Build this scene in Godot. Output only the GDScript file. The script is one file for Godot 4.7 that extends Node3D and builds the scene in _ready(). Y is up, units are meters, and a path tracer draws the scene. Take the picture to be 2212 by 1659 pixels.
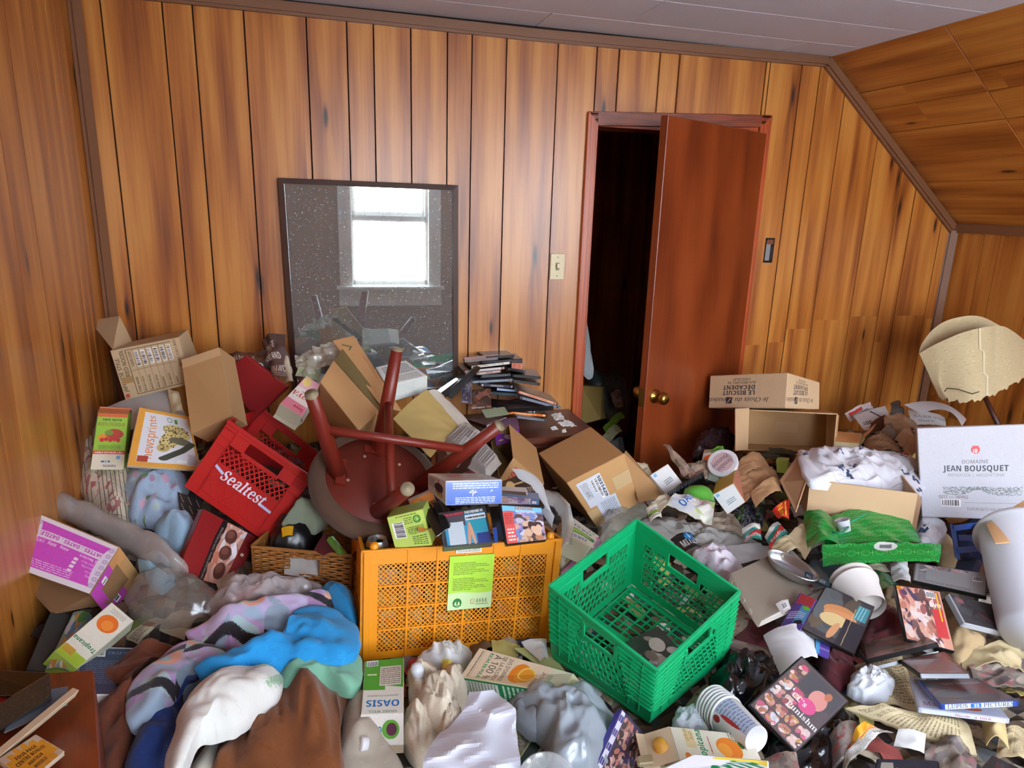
extends Node3D

var rng := RandomNumberGenerator.new()
var names := {}
var mats := {}

func _ready() -> void:
	rng.seed = 7
	# ---- camera
	var cam := Camera3D.new()
	cam.name = "camera"
	cam.fov = 58.871
	cam.near = 0.02
	cam.basis = Basis(V(.963,.03,.268), V(.04,.967,-.251), V(-.267,.253,.93)).orthonormalized()
	cam.position = V(0,1.64,2.95)
	add_child(cam)
	cam.current = true
	# ---- overcast sky: the only light, it comes in through the windows
	var env := Environment.new()
	env.background_mode = Environment.BG_SKY
	var sky := Sky.new()
	var sm := ProceduralSkyMaterial.new()
	sm.sky_top_color = Color(0.86, 0.92, 1.0)
	sm.sky_horizon_color = Color(1.0, 1.0, 1.0)
	sm.ground_bottom_color = Color(0.85, 0.87, 0.9)
	sm.ground_horizon_color = Color(0.95, 0.96, 1.0)
	sm.sky_energy_multiplier = 1.0
	sky.sky_material = sm
	env.sky = sky
	env.background_energy_multiplier = 11.0
	env.tonemap_mode = Environment.TONE_MAPPER_LINEAR
	env.tonemap_exposure = 2.9
	env.sdfgi_enabled = true
	env.ssao_enabled = true
	env.ssil_enabled = true
	var we := WorldEnvironment.new()
	we.name = "world_environment"
	we.environment = env
	add_child(we)
	# ---- place and things
	make_materials()
	build_room()
	build_litter()
	build_crates()
	build_cartons()
	finish_pages()


# ------------------------------------------------------------------ helpers
func V(x: float, y: float, z: float) -> Vector3:
	return Vector3(x, y, z)

func numbered(called: String) -> String:
	if not names.has(called):
		names[called] = 0
		return called
	names[called] += 1
	return "%s_%03d" % [called, names[called]]

func thing(called: String, label: String, category: String, at := Vector3.ZERO, group := "") -> Node3D:
	var o := Node3D.new()
	o.name = numbered(called)
	add_child(o)
	o.position = at
	tag(o, label, category, group)
	return o

func tag(o: Node, label: String, category: String, group := "") -> void:
	o.set_meta("label", label)
	o.set_meta("category", category)
	if group != "":
		o.set_meta("group", group)

func part(called: String, mesh: Mesh, m: Material, parent: Node = null) -> MeshInstance3D:
	var o := MeshInstance3D.new()
	o.name = numbered(called) if parent == null else called
	o.mesh = mesh
	o.material_override = m
	if parent == null:
		add_child(o)
	else:
		parent.add_child(o, true)
	return o

func struct(called: String, mesh: Mesh, m: Material, parent: Node = null) -> MeshInstance3D:
	var o := part(called, mesh, m, parent)
	if parent == null:
		o.set_meta("kind", "structure")
		o.set_meta("label", called.replace("_", " ") + " of the cluttered attic bedroom")
	return o

# one plain material, cached
func mat(col: Color, rough := 0.7, metal := 0.0, spec := 0.5) -> StandardMaterial3D:
	var key := "%s %.2f %.2f %.2f" % [col.to_html(), rough, metal, spec]
	if not mats.has(key):
		var m := StandardMaterial3D.new()
		m.albedo_color = col
		m.roughness = rough
		m.metallic = metal
		m.metallic_specular = spec
		mats[key] = m
	return mats[key]

func clear_mat(col: Color, alpha: float, rough := 0.12) -> StandardMaterial3D:
	var key := "clear %s %.2f %.2f" % [col.to_html(), alpha, rough]
	if not mats.has(key):
		var m := StandardMaterial3D.new()
		m.albedo_color = Color(col.r, col.g, col.b, alpha)
		m.transparency = BaseMaterial3D.TRANSPARENCY_ALPHA
		m.roughness = rough
		m.cull_mode = BaseMaterial3D.CULL_DISABLED
		mats[key] = m
	return mats[key]

func rgb(r: int, g: int, b: int) -> Color:
	return Color(r / 255.0, g / 255.0, b / 255.0)

# ---- mesh collecting: flat or smooth triangles
func st_new(smooth := false) -> SurfaceTool:
	var st := SurfaceTool.new()
	st.begin(Mesh.PRIMITIVE_TRIANGLES)
	st.set_smooth_group(0 if smooth else -1)
	return st

func done(st: SurfaceTool) -> ArrayMesh:
	st.generate_normals()
	return st.commit()

func tri(st: SurfaceTool, a: Vector3, b: Vector3, c: Vector3, ua := Vector2.ZERO, ub := Vector2.ZERO, uc := Vector2.ZERO) -> void:
	st.set_uv(ua); st.add_vertex(a)
	st.set_uv(ub); st.add_vertex(b)
	st.set_uv(uc); st.add_vertex(c)

# a, b, c, d clockwise as seen from outside
func quad(st: SurfaceTool, a: Vector3, b: Vector3, c: Vector3, d: Vector3, uv := Rect2(0, 0, 1, 1)) -> void:
	var u0 := uv.position
	var u1 := uv.end
	tri(st, a, b, c, u0, Vector2(u1.x, u0.y), u1)
	tri(st, a, c, d, u0, u1, Vector2(u0.x, u1.y))

# box between two corners, as eight corners in the order a b c d (front) A B C D (back)
func corners(lo: Vector3, hi: Vector3) -> Array:
	return [V(lo.x, hi.y, hi.z), V(hi.x, hi.y, hi.z), V(hi.x, lo.y, hi.z), V(lo.x, lo.y, hi.z), V(lo.x, hi.y, lo.z), V(hi.x, hi.y, lo.z), V(hi.x, lo.y, lo.z), V(lo.x, lo.y, lo.z)]

const FACES := {"front": [0, 1, 2, 3], "back": [5, 4, 7, 6], "right": [1, 5, 6, 2], "left": [4, 0, 3, 7], "top": [4, 5, 1, 0], "bottom": [3, 2, 6, 7]}

# a six-sided block from eight corners with bevelled edges; uv: face name -> Rect2, "" for the rest
func block(st: SurfaceTool, q: Array, bevel: float, uv := {}, skip := []) -> void:
	var inset := {}
	for f in FACES:
		var ix: Array = FACES[f]
		for k in 4:
			var p: Vector3 = q[ix[k]]
			var e1: Vector3 = q[ix[(k + 1) % 4]] - p
			var e2: Vector3 = q[ix[(k + 3) % 4]] - p
			var r1: float = minf(bevel, e1.length() * 0.45)
			var r2: float = minf(bevel, e2.length() * 0.45)
			inset["%s%d" % [f, ix[k]]] = p + e1.normalized() * r1 + e2.normalized() * r2
	var rest: Rect2 = uv.get("", Rect2(0, 0, 1, 1))
	for f in FACES:
		if f in skip:
			continue
		var ix: Array = FACES[f]
		quad(st, inset[f + str(ix[0])], inset[f + str(ix[1])], inset[f + str(ix[2])], inset[f + str(ix[3])], uv.get(f, rest))
	if bevel <= 0.0 or skip.size() > 0:
		return
	var dull := Rect2(rest.get_center(), Vector2.ZERO)
	var c: Vector3 = Vector3.ZERO
	for p in q:
		c += p / 8.0
	for e in [["front", "top", 0, 1], ["front", "right", 1, 2], ["front", "bottom", 2, 3], ["front", "left", 3, 0], ["back", "top", 4, 5], ["back", "right", 5, 6], ["back", "bottom", 6, 7], ["back", "left", 7, 4], ["left", "top", 0, 4], ["right", "top", 1, 5], ["right", "bottom", 2, 6], ["left", "bottom", 3, 7]]:
		out_quad(st, c, inset[e[0] + str(e[2])], inset[e[0] + str(e[3])], inset[e[1] + str(e[3])], inset[e[1] + str(e[2])], dull)
	for k in 8:
		var v := []
		for f in FACES:
			if k in FACES[f]:
				v.append(inset[f + str(k)])
		if (v[1] - v[0]).cross(v[2] - v[0]).dot(v[0] - c) > 0.0:
			tri(st, v[0], v[2], v[1], dull.position, dull.position, dull.position)
		else:
			tri(st, v[0], v[1], v[2], dull.position, dull.position, dull.position)

func out_quad(st: SurfaceTool, inside: Vector3, a: Vector3, b: Vector3, c: Vector3, d: Vector3, uv := Rect2(0, 0, 1, 1)) -> void:
	if (b - a).cross(c - a).dot((a + c) * 0.5 - inside) > 0.0:
		quad(st, d, c, b, a, uv)
	else:
		quad(st, a, b, c, d, uv)

func pts(l: Array) -> Array:
	var out := []
	for k in range(0, l.size(), 3):
		out.append(V(l[k], l[k + 1], l[k + 2]))
	return out

func low_mid(q: Array) -> Vector3:
	var c := Vector3.ZERO
	var y := 1e9
	for p in q:
		c += p / q.size()
		y = minf(y, p.y)
	return V(c.x, y, c.z)

func moved(q: Array, by: Vector3) -> Array:
	return q.map(func(p): return p - by)

func box_mesh(lo: Vector3, hi: Vector3, bevel := 0.0, uv := {}) -> ArrayMesh:
	var st := st_new()
	block(st, corners(lo, hi), bevel, uv)
	return done(st)

# straight bar of a rectangular section from p to q; n: the side that is t thick, w across
func bar(st: SurfaceTool, p: Vector3, q: Vector3, n: Vector3, w: float, t: float) -> void:
	var d := (q - p).normalized()
	var s := d.cross(n).normalized() * w * 0.5
	var u := s.cross(d).normalized() * t * 0.5
	block(st, [p - s + u, p + s + u, p + s - u, p - s - u, q - s + u, q + s + u, q + s - u, q - s - u], 0.0)

func tube(st: SurfaceTool, path: Array, r0: float, r1: float, sides := 10, caps := true) -> void:
	var rings := []
	var up := Vector3.UP
	for k in path.size():
		var d: Vector3 = (path[mini(k + 1, path.size() - 1)] - path[maxi(k - 1, 0)]).normalized()
		if absf(d.dot(up)) > 0.95:
			up = Vector3.RIGHT
		var s := d.cross(up).normalized()
		up = s.cross(d).normalized()
		var r := lerpf(r0, r1, float(k) / maxi(1, path.size() - 1))
		var ring := []
		for j in sides:
			var a := TAU * j / sides
			ring.append(path[k] + (s * cos(a) + up * sin(a)) * r)
		rings.append(ring)
	for k in path.size() - 1:
		for j in sides:
			var i := (j + 1) % sides
			quad(st, rings[k][i], rings[k][j], rings[k + 1][j], rings[k + 1][i], Rect2(float(j) / sides, float(k) / path.size(), 1.0 / sides, 1.0 / path.size()))
	if caps:
		for j in sides:
			var i := (j + 1) % sides
			tri(st, path[0], rings[0][j], rings[0][i])
			tri(st, path[-1], rings[-1][i], rings[-1][j])

# profile of (radius, height) turned round the local y axis
func lathe(profile: Array, sides := 32, smooth := true, a0 := 0.0, a1 := TAU) -> ArrayMesh:
	var st := st_new(smooth)
	for k in profile.size() - 1:
		var p: Vector2 = profile[k]
		var q: Vector2 = profile[k + 1]
		for j in sides:
			var a := lerpf(a0, a1, float(j) / sides)
			var b := lerpf(a0, a1, float(j + 1) / sides)
			var u := Vector2(float(j) / sides, 1.0 - float(k) / (profile.size() - 1))
			var w := Vector2(float(j + 1) / sides, 1.0 - float(k + 1) / (profile.size() - 1))
			var A := V(cos(a) * p.x, p.y, sin(a) * p.x)
			var B := V(cos(b) * p.x, p.y, sin(b) * p.x)
			var Cc := V(cos(b) * q.x, q.y, sin(b) * q.x)
			var Dd := V(cos(a) * q.x, q.y, sin(a) * q.x)
			if p.x > 1e-5:
				tri(st, A, B, Cc, Vector2(u.x, u.y), Vector2(w.x, u.y), Vector2(w.x, w.y))
			if q.x > 1e-5:
				tri(st, A, Cc, Dd, Vector2(u.x, u.y), Vector2(w.x, w.y), Vector2(u.x, w.y))
	return done(st)

# basis whose y axis points along d
func along(d: Vector3, twist := 0.0) -> Basis:
	var y := d.normalized()
	var x := y.cross(Vector3.BACK if absf(y.z) < 0.9 else Vector3.UP).normalized()
	return Basis(x, y, x.cross(y)).rotated(y, twist)

# sheet over four corners (clockwise from above): bowed and crumpled, with thickness
func sheet(q: Array, bow := 0.0, crumple := 0.0, thick := 0.0008, uv := Rect2(0, 0, 1, 1), nx := 14, ny := 14, seed_ := 1, freq := 9.0, curl := 0.0) -> ArrayMesh:
	var noise := FastNoiseLite.new()
	noise.seed = seed_
	noise.frequency = freq
	noise.noise_type = FastNoiseLite.TYPE_SIMPLEX
	noise.fractal_type = FastNoiseLite.FRACTAL_RIDGED
	noise.fractal_octaves = 2
	var nrm: Vector3 = -((q[1] - q[0]) as Vector3).cross(q[3] - q[0]).normalized()
	var g := []
	for j in ny + 1:
		var row := []
		for i in nx + 1:
			var u := float(i) / nx
			var v := float(j) / ny
			var p: Vector3 = (q[0] as Vector3).lerp(q[1], u).lerp((q[3] as Vector3).lerp(q[2], u), v)
			var h := bow * (1.0 - pow(2.0 * u - 1.0, 2.0)) + curl * pow(maxf(0.0, v - 0.55) / 0.45, 2.0)
			h += crumple * noise.get_noise_3d(p.x, p.y, p.z)
			row.append(p + nrm * h)
		g.append(row)
	return grid_mesh(g, nrm * thick, uv)

func grid_mesh(g: Array, off: Vector3, uv: Rect2, smooth := true) -> ArrayMesh:
	var st := st_new(smooth)
	var ny := g.size() - 1
	var nx: int = g[0].size() - 1
	for j in ny:
		for i in nx:
			var r := Rect2(uv.position + uv.size * Vector2(float(i) / nx, float(j) / ny), uv.size / Vector2(nx, ny))
			quad(st, g[j][i], g[j][i + 1], g[j + 1][i + 1], g[j + 1][i], r)
	st.set_smooth_group(1 if smooth else -1)
	for j in ny:
		for i in nx:
			var r := Rect2(uv.position + uv.size * Vector2(float(i) / nx, float(j) / ny), uv.size / Vector2(nx, ny))
			quad(st, g[j + 1][i] - off, g[j + 1][i + 1] - off, g[j][i + 1] - off, g[j][i] - off, Rect2(r.position.x, r.end.y, r.size.x, -r.size.y))
	st.set_smooth_group(-1)
	for i in nx:
		quad(st, g[0][i + 1], g[0][i], g[0][i] - off, g[0][i + 1] - off, Rect2(uv.position, Vector2.ZERO))
		quad(st, g[ny][i], g[ny][i + 1], g[ny][i + 1] - off, g[ny][i] - off, Rect2(uv.end, Vector2.ZERO))
	for j in ny:
		quad(st, g[j][0], g[j + 1][0], g[j + 1][0] - off, g[j][0] - off, Rect2(uv.position, Vector2.ZERO))
		quad(st, g[j + 1][nx], g[j][nx], g[j][nx] - off, g[j + 1][nx] - off, Rect2(uv.end, Vector2.ZERO))
	return done(st)

# soft heap of cloth or plastic inside an outline of points (clockwise from above): rises to `rise`, folds of `amp`
func drape(outline: Array, rise: float, amp: float, freq: float, seed_: int, ridged := false, stretch := Vector3.ONE, drop := 0.03, rings := 22, uvs := 1.0) -> ArrayMesh:
	var noise := FastNoiseLite.new()
	noise.seed = seed_
	noise.frequency = freq
	noise.noise_type = FastNoiseLite.TYPE_SIMPLEX_SMOOTH
	noise.fractal_type = FastNoiseLite.FRACTAL_RIDGED if ridged else FastNoiseLite.FRACTAL_FBM
	noise.fractal_octaves = 3
	var edge := []
	var n := outline.size()
	for k in n:
		for s in 6:
			var t := s / 6.0
			edge.append((outline[k] as Vector3).cubic_interpolate(outline[(k + 1) % n], outline[(k + n - 1) % n], outline[(k + 2) % n], t))
	var c := Vector3.ZERO
	for p in edge:
		c += p / edge.size()
	var st := st_new(true)
	var g := []
	for r in rings + 2:
		var t := minf(1.0, float(r) / rings)
		var row := []
		for p in edge:
			var w: Vector3 = c.lerp(p, t)
			var body := 1.0 - pow(t, 4.0)
			var x: Vector3 = w * stretch
			var f := noise.get_noise_3d(x.x, x.y, x.z)
			w.y += rise * (1.0 - pow(t, 3.0)) + amp * (0.6 if ridged else 1.0) * f * (0.25 + 0.75 * body)
			w += (w - c).normalized() * amp * 0.5 * noise.get_noise_3d(x.z + 5.0, x.x, x.y) * t
			if r > rings:
				w = w.lerp(c, 0.04)
				w.y -= drop
			row.append(w)
		g.append(row)
	var m := edge.size()
	for r in rings + 1:
		for k in m:
			var i := (k + 1) % m
			var a: Vector3 = g[r][k]
			var b: Vector3 = g[r][i]
			var d: Vector3 = g[r + 1][i]
			var e: Vector3 = g[r + 1][k]
			tri(st, a, e, d, Vector2(a.x, a.z) * uvs, Vector2(e.x, e.z) * uvs, Vector2(d.x, d.z) * uvs)
			if r > 0:
				tri(st, a, d, b, Vector2(a.x, a.z) * uvs, Vector2(d.x, d.z) * uvs, Vector2(b.x, b.z) * uvs)
	return done(st)


# ------------------------------------------------------------------ printed pictures: text and flat art painted into two shared pages
var pages := []          # of [Image, cursor x, cursor y, row height, material]
var swatches := {}
var glyph_fonts := {}
var ink_cache := {}

func new_page(rough: float, coat := 0.0) -> int:
	var m := StandardMaterial3D.new()
	m.roughness = rough
	if coat > 0.0:
		m.clearcoat_enabled = true
		m.clearcoat = coat
		m.clearcoat_roughness = 0.12
	m.texture_filter = BaseMaterial3D.TEXTURE_FILTER_LINEAR_WITH_MIPMAPS
	pages.append([Image.create(2048, 2048, false, Image.FORMAT_RGBA8), 4, 4, 0, m])
	return pages.size() - 1

func page_mat(p: int) -> StandardMaterial3D:
	return pages[p][4]

func finish_pages() -> void:
	for p in pages:
		p[4].albedo_texture = ImageTexture.create_from_image(p[0])

# put a picture on a page; gives its uv rectangle
func put(p: int, im: Image) -> Rect2:
	var pg: Array = pages[p]
	var w := im.get_width()
	var h := im.get_height()
	if pg[1] + w + 4 > 2048:
		pg[1] = 4
		pg[2] += pg[3] + 4
		pg[3] = 0
	if pg[2] + h + 4 > 2048:
		print("page ", p, " is full")
		return Rect2(0, 0, 0.01, 0.01)
	pg[0].blit_rect(im, Rect2i(0, 0, w, h), Vector2i(pg[1], pg[2]))
	var r := Rect2((pg[1] + 0.5) / 2048.0, (pg[2] + 0.5) / 2048.0, (w - 1) / 2048.0, (h - 1) / 2048.0)
	pg[1] += w + 4
	pg[3] = maxi(pg[3], h)
	return r

func swatch(p: int, c: Color) -> Rect2:
	var key := "%d %s" % [p, c.to_html()]
	if not swatches.has(key):
		var im := Image.create(10, 10, false, Image.FORMAT_RGBA8)
		im.fill(c)
		var r := put(p, im)
		swatches[key] = Rect2(r.get_center(), Vector2.ZERO)
	return swatches[key]

func art(w: int, h: int, bg: Color, grain := 0.03) -> Image:
	var im := Image.create(w, h, false, Image.FORMAT_RGBA8)
	im.fill(bg)
	if grain > 0.0:      # paper mottle
		for k in w * h / 60:
			var d := rng.randf_range(-grain, grain)
			im.fill_rect(Rect2i(rng.randi() % w, rng.randi() % h, rng.randi_range(1, 7), rng.randi_range(1, 5)), Color(clampf(bg.r + d, 0, 1), clampf(bg.g + d, 0, 1), clampf(bg.b + d, 0, 1)))
	return im

func fr(im: Image, x: float, y: float, w: float, h: float, c: Color) -> void:
	var W := im.get_width()
	var H := im.get_height()
	im.fill_rect(Rect2i(roundi(x * W), roundi(y * H), maxi(1, roundi(w * W)), maxi(1, roundi(h * H))), c)

func el(im: Image, cx: float, cy: float, rx: float, ry: float, c: Color, slant := 0.0) -> void:
	var W := im.get_width()
	var H := im.get_height()
	for y in range(int((cy - ry) * H), int((cy + ry) * H) + 1):
		var t: float = (y / float(H) - cy) / ry
		if absf(t) >= 1.0 or y < 0 or y >= H:
			continue
		var half := rx * sqrt(1.0 - t * t)
		var x0 := roundi((cx - half + slant * t * ry) * W)
		var x1 := roundi((cx + half + slant * t * ry) * W)
		im.fill_rect(Rect2i(maxi(0, x0), y, maxi(1, mini(x1, W) - maxi(0, x0)), 1), c)

func ring(im: Image, cx: float, cy: float, r: float, c: Color, wide := 0.1) -> void:
	var W := im.get_width()
	var H := im.get_height()
	for k in 120:
		var a := TAU * k / 120.0
		im.fill_rect(Rect2i(roundi(cx * W + cos(a) * r * W), roundi(cy * H + sin(a) * r * W), maxi(1, int(wide * r * W)), maxi(1, int(wide * r * W))), c)

func line(im: Image, x0: float, y0: float, x1: float, y1: float, c: Color, px := 2) -> void:
	var W := im.get_width()
	var H := im.get_height()
	var n := int(maxf(absf(x1 - x0) * W, absf(y1 - y0) * H)) + 1
	for k in n + 1:
		var t := float(k) / n
		im.fill_rect(Rect2i(int(lerpf(x0, x1, t) * W) - px / 2, int(lerpf(y0, y1, t) * H) - px / 2, px, px), c)

# small print: rows of word-long dashes
func small(im: Image, x: float, y: float, w: float, h: float, rows: int, c: Color) -> void:
	for r in rows:
		var at := x
		while at < x + w - 0.01:
			var wd := minf(rng.randf_range(0.02, 0.09), x + w - at)
			fr(im, at, y + h * (r + 0.2) / rows, wd, h / rows * 0.45, c)
			at += wd + 0.014

func bars(im: Image, x: float, y: float, w: float, h: float, across := false) -> void:
	fr(im, x, y, w, h, Color.WHITE)
	var at := 0.05
	while at < 0.93:
		var t := rng.randf_range(0.015, 0.05)
		if across:
			fr(im, x + w * 0.06, y + h * at, w * 0.8, h * t, Color(0.1, 0.1, 0.1))
		else:
			fr(im, x + w * at, y + h * 0.06, w * t, h * 0.78, Color(0.1, 0.1, 0.1))
		at += t + rng.randf_range(0.015, 0.045)

# soft-edged patches of colour, for photographic covers
func blobs(im: Image, x: float, y: float, w: float, h: float, cols: Array, n: int, size := 0.2) -> void:
	for k in n:
		var c: Color = cols[rng.randi() % cols.size()]
		c = c.lightened(rng.randf() * 0.15).darkened(rng.randf() * 0.15)
		var rx := rng.randf_range(0.3, 1.0) * size * w
		var ry := rng.randf_range(0.3, 1.0) * size * h
		el(im, clampf(x + rng.randf() * w, x + rx, x + w - rx), clampf(y + rng.randf() * h, y + ry, y + h - ry), rx, ry, c, rng.randf_range(-0.6, 0.6))

func font_of(kind: String) -> RID:
	if not glyph_fonts.has(kind):
		var f := SystemFont.new()
		f.font_names = PackedStringArray(["Droid Serif" if kind.begins_with("serif") else "Droid Sans Mono" if kind == "mono" else "Droid Sans"])
		f.font_weight = 700 if kind.ends_with("bold") else 400
		glyph_fonts[kind] = f
	return glyph_fonts[kind].get_rids()[0]

# text with its left end at x and its base line at y (shares of the picture); size in pixels; returns its width in pixels
func txt(im: Image, s: String, x: float, y: float, px: int, c: Color, kind := "sans", align := 0.0, slant := 0.0, squeeze := 1.0) -> float:
	var ts = TextServerManager.get_primary_interface()
	var r := font_of(kind)
	var sz := Vector2i(px, 0)
	var wide := 0.0
	for k in s.length():
		wide += ts.font_get_glyph_advance(r, px, ts.font_get_glyph_index(r, px, s.unicode_at(k), 0)).x * squeeze
	var at := x * im.get_width() - wide * align
	var base := y * im.get_height()
	for k in s.length():
		var g = ts.font_get_glyph_index(r, px, s.unicode_at(k), 0)
		ts.font_render_glyph(r, sz, g)
		var uv: Rect2 = ts.font_get_glyph_uv_rect(r, sz, g)
		var off: Vector2 = ts.font_get_glyph_offset(r, sz, g)
		if uv.size.x > 0:
			var key := "%s %d %d" % [kind, px, ts.font_get_glyph_texture_idx(r, sz, g)]
			var page: Image = ts.font_get_texture_image(r, sz, ts.font_get_glyph_texture_idx(r, sz, g))
			for j in int(uv.size.y):
				var yy := int(base + off.y + j)
				if yy < 0 or yy >= im.get_height():
					continue
				var shift := slant * (-off.y - j)
				for i in int(uv.size.x):
					var a: float = page.get_pixel(int(uv.position.x) + i, int(uv.position.y) + j).a
					if a > 0.05:
						var xx := int(at + (off.x + i) * squeeze + shift)
						if xx >= 0 and xx < im.get_width():
							im.set_pixel(xx, yy, im.get_pixel(xx, yy).lerp(c, a))
		at += ts.font_get_glyph_advance(r, px, g).x * squeeze
	return wide


# ------------------------------------------------------------------ materials of the room
func make_materials() -> void:
	new_page(0.62)             # 0: paper, card
	new_page(0.28, 0.5)        # 1: glossy print
	new_page(0.62)             # 2: more paper, card
	var wood := wood_image(1024, 1024, 3, 9, [rgb(108, 56, 24), rgb(150, 84, 32), rgb(178, 110, 44), rgb(196, 132, 60)], 26)
	mats["pine"] = wood_mat(wood, Color.WHITE, 0.34)
	mats["pine_dark"] = mats["pine"]
	mats["pine_left"] = mats["pine"]
	var red := wood_image(256, 1024, 11, 0, [rgb(84, 30, 12), rgb(108, 42, 17), rgb(128, 54, 22), rgb(140, 64, 28)], 40)
	mats["mahogany"] = wood_mat(red, Color.WHITE, 0.38)
	mats["casing"] = wood_mat(red, Color(1.35, 1.3, 1.05), 0.4)
	mats["walnut"] = wood_mat(red, Color(0.75, 0.8, 0.75), 0.45)

func wood_mat(im: Image, tint: Color, rough: float) -> StandardMaterial3D:
	var m := StandardMaterial3D.new()
	m.albedo_texture = ImageTexture.create_from_image(im) if not mats.has(im) else mats[im]
	mats[im] = m.albedo_texture
	m.albedo_color = tint
	m.roughness = rough
	m.clearcoat_enabled = true
	m.clearcoat = 0.35
	m.clearcoat_roughness = 0.3
	return m

# vertical grain with streaks and knots
func wood_image(w: int, h: int, seed_: int, knots: int, ramp: Array, fine: int) -> Image:
	var n := FastNoiseLite.new()
	n.seed = seed_
	n.noise_type = FastNoiseLite.TYPE_SIMPLEX
	n.frequency = 0.01
	n.fractal_octaves = 2
	var ks := []
	for k in knots:
		ks.append(V(rng.randf() * w, rng.randf() * h, rng.randf_range(7, 13)))
	var im := Image.create(w, h, false, Image.FORMAT_RGB8)
	var jitter := PackedFloat32Array()
	for x in w:
		jitter.append(rng.randf_range(-0.05, 0.05))
	for y in h:
		for x in w:
			var px := float(x)
			var dark := 0.0
			for k in ks:
				var dx: float = px - k.x
				var dy: float = (y - k.y) * 0.42
				var d2: float = dx * dx + dy * dy
				if d2 < k.z * k.z * 22.0:
					var e := exp(-d2 / (k.z * k.z * 4.0))
					px += dx * e * 1.2
					dark += 1.1 * exp(-d2 / (k.z * k.z * 0.3)) + 0.22 * e
			var a := n.get_noise_2d(px * 1.1, y * 0.16)
			var b := n.get_noise_2d(px * fine * 0.35 + 900.0, y * 0.5)
			var t := clampf(0.66 + a * 0.5 + b * 0.13 + jitter[x] * 0.7 - dark, 0.0, 1.0) * (ramp.size() - 1)
			var i := mini(int(t), ramp.size() - 2)
			var c: Color = (ramp[i] as Color).lerp(ramp[i + 1], t - i)
			if dark > 0.5:
				c = c.darkened(minf(0.75, (dark - 0.5) * 0.9))
			im.set_pixel(x, y, c)
	return im

# a board standing in the wall's own axes: front outline of points, thickness away from the room
func plank(parent: Node, outline: Array, back: Vector3, m: Material, u0: float, uv_of: Callable) -> void:
	var st := st_new()
	var n := outline.size()
	var c := Vector3.ZERO
	for p in outline:
		c += p / n
	var face := []
	for p in outline:
		face.append(p + (c - p).normalized() * 0.0028)
	for k in range(1, n - 1):
		tri(st, face[0], face[k], face[k + 1], uv_of.call(face[0]), uv_of.call(face[k]), uv_of.call(face[k + 1]))
	for k in n:
		var i := (k + 1) % n
		var a: Vector3 = outline[k] + back * 0.3
		var b: Vector3 = outline[i] + back * 0.3
		out_quad(st, c + back * 2.0, face[k], face[i], b, a, Rect2(uv_of.call(face[k]), Vector2.ZERO))
		out_quad(st, c + back * 0.6, a, b, outline[i] + back, outline[k] + back, Rect2(uv_of.call(face[k]), Vector2.ZERO))
	part("plank", done(st), m, parent)

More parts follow.
